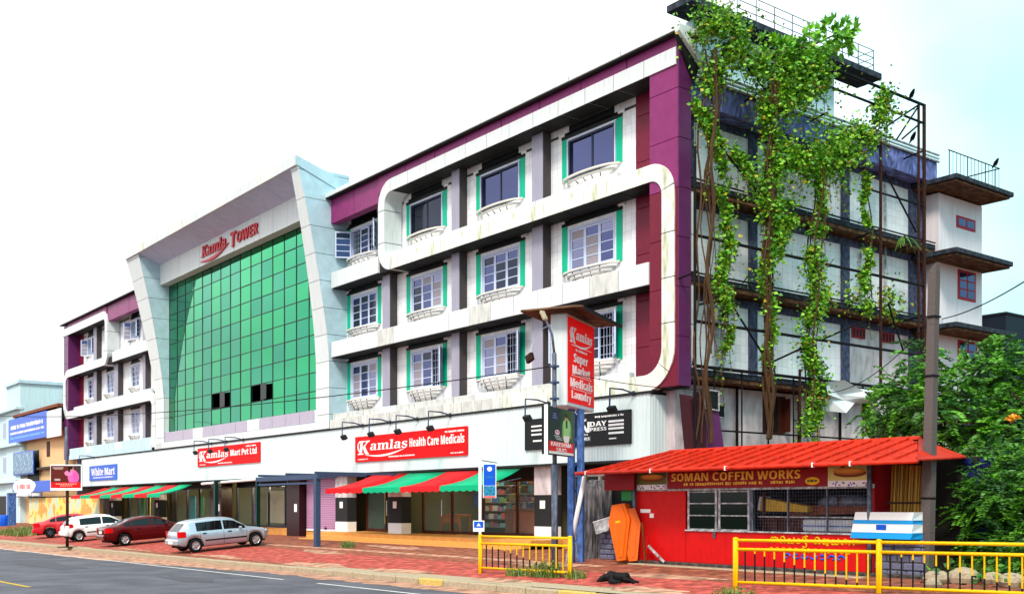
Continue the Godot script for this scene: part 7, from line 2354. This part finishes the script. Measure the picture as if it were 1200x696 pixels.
func vines() -> void:
	var stemA := [Vector3(0.9, 16.03, -0.6), Vector3(0.9, 12.3, -0.33), Vector3(0.9, 8.89, -0.25), Vector3(0.9, 6.27, -0.18), Vector3(0.9, 3.5, -0.25)]
	var stemC := [Vector3(0.9, 15.34, -0.99), Vector3(0.9, 12.37, -0.72), Vector3(0.9, 8.94, -0.6), Vector3(0.9, 6.32, -0.79)]
	var stemB := [Vector3(0.9, 15.8, -3.45), Vector3(0.9, 12.87, -3.32), Vector3(0.9, 10.08, -3.11), Vector3(0.9, 6.78, -3.15), Vector3(0.9, 3.7, -3.24)]
	creeper("thick creeper curtain hanging from the roof corner beside the purple pillar", [[stemA, 6, 1.3], [stemC, 4, 1.0]], [
		[Vector4(0.9, 16.74, 0.0, 0.36), Vector4(0.9, 16.6, -0.41, 0.7), Vector4(0.9, 17.0, -0.99, 0.6), Vector4(0.9, 16.42, -1.59, 0.55), Vector4(0.9, 15.68, -0.79, 0.38), Vector4(0.9, 14.85, -0.6, 0.26)],
		[Vector4(0.9, 14.34, -0.1, 0.2), Vector4(0.9, 13.14, -0.6, 0.18), Vector4(0.9, 12.46, -1.19, 0.16), Vector4(0.9, 11.12, -1.11, 0.14), Vector4(0.9, 10.08, -1.27, 0.2), Vector4(0.9, 9.14, -1.19, 0.24)],
		[Vector4(0.9, 9.0, -1.11, 0.27), Vector4(0.9, 8.48, -1.19, 0.22), Vector4(0.9, 7.7, -1.39, 0.14), Vector4(0.9, 6.6, -0.99, 0.1)],
		[Vector4(0.9, 13.84, -0.22, 0.18), Vector4(0.9, 13.38, -1.11, 0.18), Vector4(0.9, 12.87, -1.91, 0.2), Vector4(0.9, 12.42, -2.4, 0.2)]], 600.0, 0.14, 11, 0.035)
	creeper("tall creeper column on the frame, bushy above and bare stemmed below", [[stemB, 9, 1.5]], [
		[Vector4(0.9, 16.09, -2.4, 0.4), Vector4(0.9, 16.07, -3.45, 0.6), Vector4(0.9, 16.4, -4.77, 0.66), Vector4(0.9, 16.68, -5.91, 0.5), Vector4(0.9, 15.44, -4.32, 0.55), Vector4(0.9, 14.83, -3.45, 0.5)],
		[Vector4(0.9, 15.66, -3.45, 0.42), Vector4(0.9, 14.23, -3.24, 0.27), Vector4(0.9, 12.89, -3.45, 0.36), Vector4(0.9, 11.47, -3.24, 0.46), Vector4(0.9, 11.79, -4.32, 0.34), Vector4(0.9, 10.4, -3.45, 0.32), Vector4(0.9, 9.27, -3.24, 0.2)],
		[Vector4(0.9, 9.27, -3.24, 0.18), Vector4(0.9, 8.73, -3.37, 0.2), Vector4(0.9, 7.34, -3.24, 0.13), Vector4(0.9, 6.12, -3.45, 0.16)]], 560.0, 0.15, 23, 0.05)
	creeper("arm of creeper reaching along the parapet to a tuft on the frame's top", [[[Vector3(0.9, 13.6, -3.9), Vector3(0.9, 13.4, -6.0), Vector3(0.9, 14.2, -7.8), Vector3(0.9, 16.2, -9.7)], 3, 1.0]], [
		[Vector4(0.9, 13.53, -3.88, 0.42), Vector4(0.9, 13.51, -5.22, 0.55), Vector4(0.9, 13.93, -6.62, 0.62), Vector4(0.9, 14.62, -7.84, 0.62), Vector4(0.9, 15.3, -8.85, 0.36)],
		[Vector4(0.9, 15.43, -8.85, 0.3), Vector4(0.9, 16.21, -9.63, 0.52), Vector4(0.9, 16.73, -9.89, 0.45)]], 600.0, 0.145, 37, 0.03)
	creeper("bushy hanging creeper strand in the middle of the side wall", [[[Vector3(0.9, 13.4, -6.0), Vector3(0.9, 11.5, -5.9), Vector3(0.9, 9.0, -5.7), Vector3(0.9, 4.5, -5.5)], 4, 0.8]], [
		[Vector4(0.9, 13.38, -6.0, 0.15), Vector4(0.9, 12.23, -6.05, 0.15), Vector4(0.9, 11.48, -5.91, 0.22), Vector4(0.9, 10.42, -5.54, 0.36), Vector4(0.9, 9.6, -5.82, 0.36), Vector4(0.9, 9.0, -5.68, 0.3)],
		[Vector4(0.9, 9.0, -5.68, 0.34), Vector4(0.9, 8.12, -5.45, 0.36), Vector4(0.9, 7.25, -5.36, 0.36), Vector4(0.9, 6.43, -5.82, 0.28), Vector4(0.9, 5.27, -5.68, 0.32), Vector4(0.9, 4.54, -5.45, 0.38)]], 600.0, 0.14, 53, 0.05)
	creeper("thin straight creeper strand hanging right of the middle strand", [[[Vector3(0.9, 14.0, -8.5), Vector3(0.9, 12.0, -8.64), Vector3(0.9, 8.9, -8.7)], 1, 0.8]], [
		[Vector4(0.9, 13.8, -8.5, 0.1), Vector4(0.9, 12.07, -8.64, 0.11), Vector4(0.9, 10.86, -8.64, 0.14), Vector4(0.9, 9.65, -8.64, 0.16), Vector4(0.9, 8.91, -8.74, 0.2)]], 520.0, 0.15, 67, 0.02)
	creeper("short creeper hanging over the red roof by the torn banner", [[[Vector3(0.9, 6.3, -8.9), Vector3(0.9, 4.4, -8.8)], 2, 0.7]], [[Vector4(0.9, 6.2, -8.85, 0.14), Vector4(0.9, 5.14, -8.95, 0.22), Vector4(0.9, 4.53, -8.74, 0.18)]], 420.0, 0.16, 71, 0.02)
	# big leaved shoot growing out over the roof edge
	var o := thing("leafy_shoot", "broad leaved green shoot sticking out above the roof edge", "climbing plant")
	var tw := [Vector3(0.9, 16.5, -3.2), Vector3(0.95, 16.95, -4.3), Vector3(0.95, 17.6, -5.7), Vector3(0.95, 18.2, -6.8), Vector3(0.95, 18.5, -7.3)]
	part("stem", Shape.new().tube(tw, [0.05, 0.045, 0.035, 0.025, 0.012], 6), M.leaf_stem, o)
	var r := RandomNumberGenerator.new()
	r.seed = 90
	var s := Shape.new()
	for i in tw.size() - 1:
		for k in 30:
			var p: Vector3 = tw[i].lerp(tw[i + 1], r.randf())
			var base := Vector3(r.randf_range(-0.5, 0.5), r.randf_range(-0.6, 0.7), r.randf_range(-0.7, 0.4)).normalized()
			var hub := p + base * r.randf_range(0.15, 0.65)
			var col := Color(0.05, 0.22, 0.01).lerp(Color(0.22, 0.55, 0.02), r.randf())
			for j in 6:
				var d := (base + Vector3(r.randfn(0, 0.5), r.randfn(0, 0.5) - 0.15, r.randfn(0, 0.5))).normalized()
				leaf(s, hub, r, r.randf_range(0.2, 0.38), col, d, 0.26)
	var lv := part("leaves", s, M.leaf, o)
	lv.set_meta("kind", "stuff")
	# plants rooted in the ledges
	var plants := [[-3.24, 9.4, 0.22, "small green plant rooted on the middle ledge left of the creeper column"], [-4.2, 9.4, 0.24, "low yellow green plant on the middle ledge right of the creeper column"], [-7.6, 9.42, 0.3, "spreading plant on the middle ledge left of the thin strand"], [-8.9, 9.42, 0.34, "bushy plant on the middle ledge under the thin strand"], [-9.9, 9.42, 0.25, "small plant on the middle ledge by the frame post"], [-11.5, 9.45, 0.5, "round yellow green bush on the middle ledge near the far frame posts"], [-1.99, 6.42, 0.25, "small plant on the lowest ledge beside the exhaust box"]]
	for q in plants:
		var p := thing("ledge_plant", q[3], "plant", Vector3(0.0, q[1], q[0]), 0.0, "plants growing on the ledges")
		part("stem", Shape.new().tube([Vector3(-0.2, -0.05, 0), Vector3(0.1, 0.2, 0.05)], 0.02, 5), M.leaf_stem, p)
		var m := part("leaves", leafy([Vector4(0.05, 0.1, 0.5 * q[2], q[2]), Vector4(0.1, 0.3, -0.5 * q[2], q[2])], 700.0 * q[2] + 250.0, 0.15, int(q[2] * 100 - q[0] * 10), 0.22), M.leaf, p)
		m.set_meta("kind", "stuff")
	# drooping long leaved plant between the posts
	var pm := thing("drooping_plant", "drooping long leaved plant on the upper ledge between the frame posts", "plant", Vector3(0.15, 12.1, -11.9))
	part("stem", Shape.new().tube([Vector3(-0.3, -0.2, 0), Vector3(0.2, 0.1, 0)], 0.04, 5), M.leaf_stem, pm)
	for k in 22:
		var a := TAU * k / 22.0 + r.randf() * 0.3
		var d := Vector3(0.5 + 0.5 * cos(a), 0, sin(a) * 1.1)
		var l := r.randf_range(0.5, 0.95)
		var fs := Shape.new()
		var last := Vector3(0.1, 0, 0)
		fs.st.set_color(Color(0.04, 0.14, 0.01).lerp(Color(0.12, 0.26, 0.02), r.randf()))
		for j in 4:
			var f := (j + 1) / 4.0
			var nx := Vector3(0.1, 0, 0) + d * l * f + Vector3(0, 0.25 * f - 0.9 * f * f, 0) * l
			var side := Vector3(-d.z, 0, d.x).normalized() * 0.06 * (1.0 - f * 0.8)
			fs.quad(last - side, last + side, nx + side * 0.9, nx - side * 0.9, Vector3.UP)
			last = nx
		part("frond", fs, M.leaf_gloss, pm)


# ------------------------------------------------------------------ trees at the right
# feathery spray: a bent twig with paired leaflets
func spray(s: Shape, p: Vector3, d: Vector3, l: float, r: RandomNumberGenerator, c: Color) -> void:
	var side := d.cross(Vector3.UP).normalized()
	if side.length() < 0.1:
		side = Vector3.RIGHT
	var n := 10
	for i in n:
		var f := (i + 1.0) / n
		var q := p + d * l * f - Vector3(0, l * 0.35 * f * f, 0)
		for e in [-1.0, 1.0]:
			var dir: Vector3 = (side * e + d * 0.45 + Vector3(0, r.randf_range(-0.25, 0.1), 0)).normalized()
			leaf(s, q, r, l * 0.33 * (1.0 - 0.5 * absf(f - 0.4)), c * r.randf_range(0.8, 1.25), dir, 0.2)


func tree(label: String, base: Vector3, trunk: Array, clumps: Array, sprays: int, leaf_l: float, sd: int, dark: Color, light: Color) -> Node3D:
	var o := thing("tree", label, "tree", base, 0.0, "trees at the right edge")
	var r := RandomNumberGenerator.new()
	r.seed = sd
	var rad := []
	for i in trunk.size():
		rad.append(lerpf(0.11, 0.035, i / float(trunk.size() - 1)))
	part("trunk", Shape.new(true).tube(trunk, rad, 8), M.bark, o)
	for c in clumps:
		var from: Vector3 = trunk[mini(trunk.size() - 1, 1 + r.randi() % (trunk.size() - 1))]
		var mid: Vector3 = from.lerp(c[0], 0.5) + Vector3(0, 0.25, 0)
		part("limb", Shape.new(true).tube([from, mid, c[0]], [0.05, 0.035, 0.012], 6), M.bark, o)
	var s := Shape.new()
	var total := 0.0
	for c in clumps:
		total += pow(c[1], 2.0)
	for c in clumps:
		var n := int(sprays * pow(c[1], 2.0) / total)
		for k in n:
			var u := Vector3(r.randfn(), r.randfn() * 0.75, r.randfn())
			u = u.normalized() * pow(r.randf(), 0.45) * c[1]
			var d := (u.normalized() + Vector3(r.randfn(0, 0.4), r.randfn(0, 0.25) + 0.1, r.randfn(0, 0.4))).normalized()
			var col := dark.lerp(light, pow(r.randf(), 1.9))
			spray(s, c[0] + u, d, leaf_l * r.randf_range(0.7, 1.25), r, col)
	var cr := part("crown", s, M.leaf, o)
	cr.set_meta("kind", "stuff")
	return o


func trees() -> void:
	var dk := Color(0.012, 0.07, 0.008)
	var lt := Color(0.15, 0.46, 0.02)
	tree("feathery tree behind the red roof's right end, in front of the white rear block", Vector3(7.4, 0.4, -3.0), [Vector3(), Vector3(0.1, 1.6, 0.1), Vector3(0.0, 3.2, 0), Vector3(0.3, 4.6, -0.2)],
		[[Vector3(-0.6, 4.7, 1.2), 0.55], [Vector3(0.4, 4.2, 1.5), 0.6], [Vector3(-1.0, 4.3, 0.2), 0.6], [Vector3(-1.9, 4.35, 0.3), 0.5], [Vector3(-0.9, 4.1, -0.1), 0.75], [Vector3(-1.5, 4.9, -0.2), 0.65], [Vector3(0.3, 5.0, 0.2), 0.9], [Vector3(0.6, 3.6, 0.5), 0.9], [Vector3(-0.5, 3.4, 0.3), 0.6], [Vector3(-1.1, 5.8, -0.3), 0.5]], 680, 0.55, 5, dk, lt)
	tree("tall dense dark tree at the right edge with an orange flower", Vector3(9.4, 0.4, -2.4), [Vector3(), Vector3(0.0, 1.5, 0.2), Vector3(-0.1, 3.0, 0), Vector3(-0.3, 4.6, -0.5)],
		[[Vector3(-0.9, 5.1, -0.9), 0.95], [Vector3(-0.3, 4.9, -1.6), 1.0], [Vector3(-0.5, 3.6, -0.2), 1.05], [Vector3(0.4, 3.6, -0.4), 1.0], [Vector3(0.3, 2.5, 0.5), 1.0], [Vector3(0.9, 4.4, -1.2), 1.0], [Vector3(-0.6, 2.6, 0.7), 0.8], [Vector3(1.4, 2.9, 0.3), 1.0]], 1250, 0.55, 6, dk, lt)
	tree("low spreading bush tree beside the pole under the tall dark tree", Vector3(10.9, 0.4, 0.3), [Vector3(), Vector3(-0.1, 0.6, 0.05), Vector3(-0.1, 1.2, 0), Vector3(0.0, 1.8, 0)],
		[[Vector3(-0.7, 0.9, -0.3), 0.7], [Vector3(0.1, 1.4, 0.2), 0.85], [Vector3(0.7, 0.9, 0.5), 0.9], [Vector3(-0.2, 2.2, -0.3), 0.8], [Vector3(0.7, 2.3, 0.0), 0.9], [Vector3(1.3, 1.6, 0.6), 0.9], [Vector3(-0.5, 1.6, 0.6), 0.7], [Vector3(0.4, 0.6, 1.0), 0.8], [Vector3(1.2, 0.7, 1.2), 0.8], [Vector3(-0.4, 2.6, 0.5), 0.6], [Vector3(0.1, 1.9, 0.9), 0.6]], 1700, 0.40, 7, dk, lt * 0.9)
	tree("thin trunked dark tree behind the others by the rear block", Vector3(6.9, 0.3, -8.0), [Vector3(), Vector3(0.1, 2.0, 0), Vector3(0.2, 4.0, 0.1), Vector3(0.4, 5.0, 0.2)],
		[[Vector3(0.6, 4.2, 0.2), 1.2], [Vector3(-0.4, 3.4, 0.3), 1.0], [Vector3(1.4, 4.9, -0.8), 1.1], [Vector3(0.6, 2.4, 0.6), 1.2], [Vector3(1.9, 3.2, -0.4), 1.2]], 700, 0.6, 8, dk, lt * 0.75)
	var f := thing("orange_flower", "orange flower cluster on the tall dark tree", "flower", Vector3(10.3, 4.12, -0.75))
	var r := RandomNumberGenerator.new()
	r.seed = 3
	for k in 3:
		var s := Shape.new()
		for i in 14:
			var d := Vector3(r.randfn(), r.randfn(), r.randfn()).normalized()
			leaf(s, Vector3(0.1 * (k - 1), 0.03 * k, 0.05 * k), r, 0.13, Color(0.85, 0.33, 0.01), d)
		part("bloom", s, M.leaf, f)
	# undergrowth on the ground below
	var s2 := Shape.new()
	for k in 900:
		var x := r.randf_range(10.4, 15.0)
		var z := r.randf_range(-0.5, 3.6)
		leaf(s2, Vector3(x, rise(z) + r.randf_range(0.0, 0.45), z), r, r.randf_range(0.1, 0.22), dk.lerp(lt, r.randf() * r.randf()))
	var ug := part("undergrowth", s2, M.leaf)
	ug.set_meta("kind", "stuff")
	tag(ug, "low dark green undergrowth among the rubble right of the pole", "undergrowth")


func sagging(a: Vector3, b: Vector3, sag: float) -> Array:
	var p := []
	for i in 25:
		var f := i / 24.0
		p.append(a.lerp(b, f) - Vector3(0, sag * 4.0 * f * (1.0 - f), 0))
	return p


func wires() -> void:
	var spans := [["long thin cable sagging across the glass tower to the tall red sign", Vector3(-70, 9.6, 11.5), Vector3(-0.3, 6.1, 4.5), 1.1, 0.018], ["black cable looping from the rear block up to the right", Vector3(0.02, 9.45, -15.0), Vector3(13.5, 7.3, 2.6), 0.25, 0.02], ["thin cable from the tall red sign past the purple pillar's foot", Vector3(-0.3, 5.9, 4.2), Vector3(0.8, 5.6, -0.2), 0.1, 0.012], ["thin cable hanging over the red roof to the concrete pole", Vector3(0.8, 5.9, -6.0), Vector3(10.2, 6.2, 2.6), 0.5, 0.012]]
	for q in spans:
		var o := thing("cable", q[0], "cable")
		part("wire", Shape.new().tube(sagging(q[1], q[2], q[3]), q[4], 5), M.cable, o)
		part("tie", Shape.new().tube([q[2] + Vector3(0, -0.05, 0), q[2] + Vector3(0, 0.05, 0)], 0.03, 6), M.joint, o)


# ------------------------------------------------------------------ the black dog asleep at the kerb
func dog() -> void:
	var o := thing("dog", "black dog lying on its side asleep at the kerb", "dog", Vector3(4.0, rise(6.35) + 0.005, 6.35))
	o.rotation.y = 0.9
	o.scale = Vector3(0.86, 1.15, 0.86)
	# bones: joint a, radius a, joint b, radius b. x runs from head (-) to tail (+), z towards the road
	var bones := [
		[Vector3(-0.16, 0.135, -0.02), 0.125, Vector3(0.10, 0.115, 0.0), 0.10],
		[Vector3(0.10, 0.115, 0.0), 0.10, Vector3(0.30, 0.12, 0.0), 0.105],
		[Vector3(-0.16, 0.14, -0.02), 0.10, Vector3(-0.34, 0.10, 0.02), 0.07],
		[Vector3(-0.34, 0.10, 0.02), 0.075, Vector3(-0.43, 0.085, 0.05), 0.065],
		[Vector3(-0.43, 0.08, 0.06), 0.05, Vector3(-0.54, 0.05, 0.10), 0.028],
		[Vector3(-0.37, 0.14, 0.0), 0.03, Vector3(-0.33, 0.19, -0.03), 0.012],
		[Vector3(-0.39, 0.12, 0.09), 0.025, Vector3(-0.34, 0.13, 0.13), 0.012],
		[Vector3(-0.14, 0.12, 0.08), 0.06, Vector3(-0.10, 0.06, 0.24), 0.036],
		[Vector3(-0.10, 0.06, 0.24), 0.036, Vector3(0.04, 0.04, 0.36), 0.026],
		[Vector3(0.04, 0.04, 0.36), 0.026, Vector3(0.10, 0.03, 0.40), 0.028],
		[Vector3(-0.16, 0.07, 0.06), 0.055, Vector3(-0.20, 0.045, 0.24), 0.034],
		[Vector3(-0.20, 0.045, 0.24), 0.034, Vector3(-0.08, 0.03, 0.40), 0.024],
		[Vector3(-0.08, 0.03, 0.40), 0.024, Vector3(-0.02, 0.025, 0.43), 0.026],
		[Vector3(0.28, 0.13, 0.04), 0.085, Vector3(0.22, 0.09, 0.22), 0.05],
		[Vector3(0.22, 0.09, 0.22), 0.048, Vector3(0.38, 0.07, 0.32), 0.03],
		[Vector3(0.38, 0.07, 0.32), 0.028, Vector3(0.44, 0.035, 0.46), 0.024],
		[Vector3(0.44, 0.035, 0.46), 0.024, Vector3(0.43, 0.028, 0.52), 0.027],
		[Vector3(0.30, 0.07, 0.05), 0.08, Vector3(0.30, 0.05, 0.22), 0.045],
		[Vector3(0.30, 0.05, 0.22), 0.042, Vector3(0.50, 0.035, 0.28), 0.028],
		[Vector3(0.50, 0.035, 0.28), 0.026, Vector3(0.60, 0.028, 0.38), 0.026],
		[Vector3(0.36, 0.11, -0.02), 0.035, Vector3(0.52, 0.04, -0.06), 0.022],
		[Vector3(0.52, 0.04, -0.06), 0.022, Vector3(0.70, 0.025, 0.02), 0.013],
	]
	var fur := mat("fur_black", c8(22, 20, 22), 0.65, 0.0, tex["grain"], Vector3(6, 6, 6))
	part("body", nets(bones, Vector3(-0.62, -0.01, -0.2), Vector3(0.78, 0.32, 0.62), 0.0155), fur, o)


# one continuous skin round tapered bones (surface nets over their smoothly joined distances)
func nets(bones: Array, lo: Vector3, hi: Vector3, h: float) -> Shape:
	var n := Vector3i(((hi - lo) / h).ceil()) + Vector3i.ONE
	var f := PackedFloat32Array()
	f.resize(n.x * n.y * n.z)
	f.fill(1.0)
	for b in bones:
		var a: Vector3 = b[0]
		var e: Vector3 = b[2]
		var ba := e - a
		var ll := ba.length_squared()
		var pad: float = maxf(b[1], b[3]) + 0.07
		var l := Vector3i(((a.min(e) - Vector3.ONE * pad - lo) / h).floor()).clamp(Vector3i.ZERO, n - Vector3i.ONE)
		var u := Vector3i(((a.max(e) + Vector3.ONE * pad - lo) / h).ceil()).clamp(Vector3i.ZERO, n - Vector3i.ONE)
		for z in range(l.z, u.z + 1):
			for y in range(l.y, u.y + 1):
				for x in range(l.x, u.x + 1):
					var p := lo + Vector3(x, y, z) * h
					var t := clampf((p - a).dot(ba) / ll, 0.0, 1.0)
					var d: float = p.distance_to(a + ba * t) - lerpf(b[1], b[3], t)
					var i := x + n.x * (y + n.y * z)
					var k := 0.028
					var m := clampf(0.5 + 0.5 * (f[i] - d) / k, 0.0, 1.0)
					f[i] = lerpf(f[i], d, m) - k * m * (1.0 - m)
	var s := Shape.new(true)
	var vert := {}
	for z in n.z - 1:
		for y in n.y - 1:
			for x in n.x - 1:
				var sum := Vector3()
				var cnt := 0
				var v := []
				for c in 8:
					v.append(f[(x + (c & 1)) + n.x * ((y + ((c >> 1) & 1)) + n.y * (z + ((c >> 2) & 1)))])
				for c in 8:
					for ax in [1, 2, 4]:
						if not (c & ax) and (v[c] < 0.0) != (v[c | ax] < 0.0):
							var t: float = v[c] / (v[c] - v[c | ax])
							var p := Vector3(c & 1, (c >> 1) & 1, (c >> 2) & 1)
							if ax == 1:
								p.x += t
							elif ax == 2:
								p.y += t
							else:
								p.z += t
							sum += p
							cnt += 1
				if cnt:
					vert[Vector3i(x, y, z)] = lo + (Vector3(x, y, z) + sum / cnt) * h
	for c in vert:
		var v0: float = f[c.x + n.x * (c.y + n.y * c.z)]
		for ax in 3:
			var q: Vector3i = c
			q[ax] += 1
			if q[ax] >= n[ax]:
				continue
			var v1: float = f[q.x + n.x * (q.y + n.y * q.z)]
			if (v0 < 0.0) == (v1 < 0.0):
				continue
			var u1 := Vector3i.ZERO
			var w1 := Vector3i.ZERO
			u1[(ax + 1) % 3] = 1
			w1[(ax + 2) % 3] = 1
			var k := [c, c - u1, c - u1 - w1, c - w1]
			if k.all(func(e): return vert.has(e)):
				var nn := Vector3()
				nn[ax] = 1.0 if v0 < 0.0 else -1.0
				s.quad(vert[k[0]], vert[k[1]], vert[k[2]], vert[k[3]], nn)
	return s
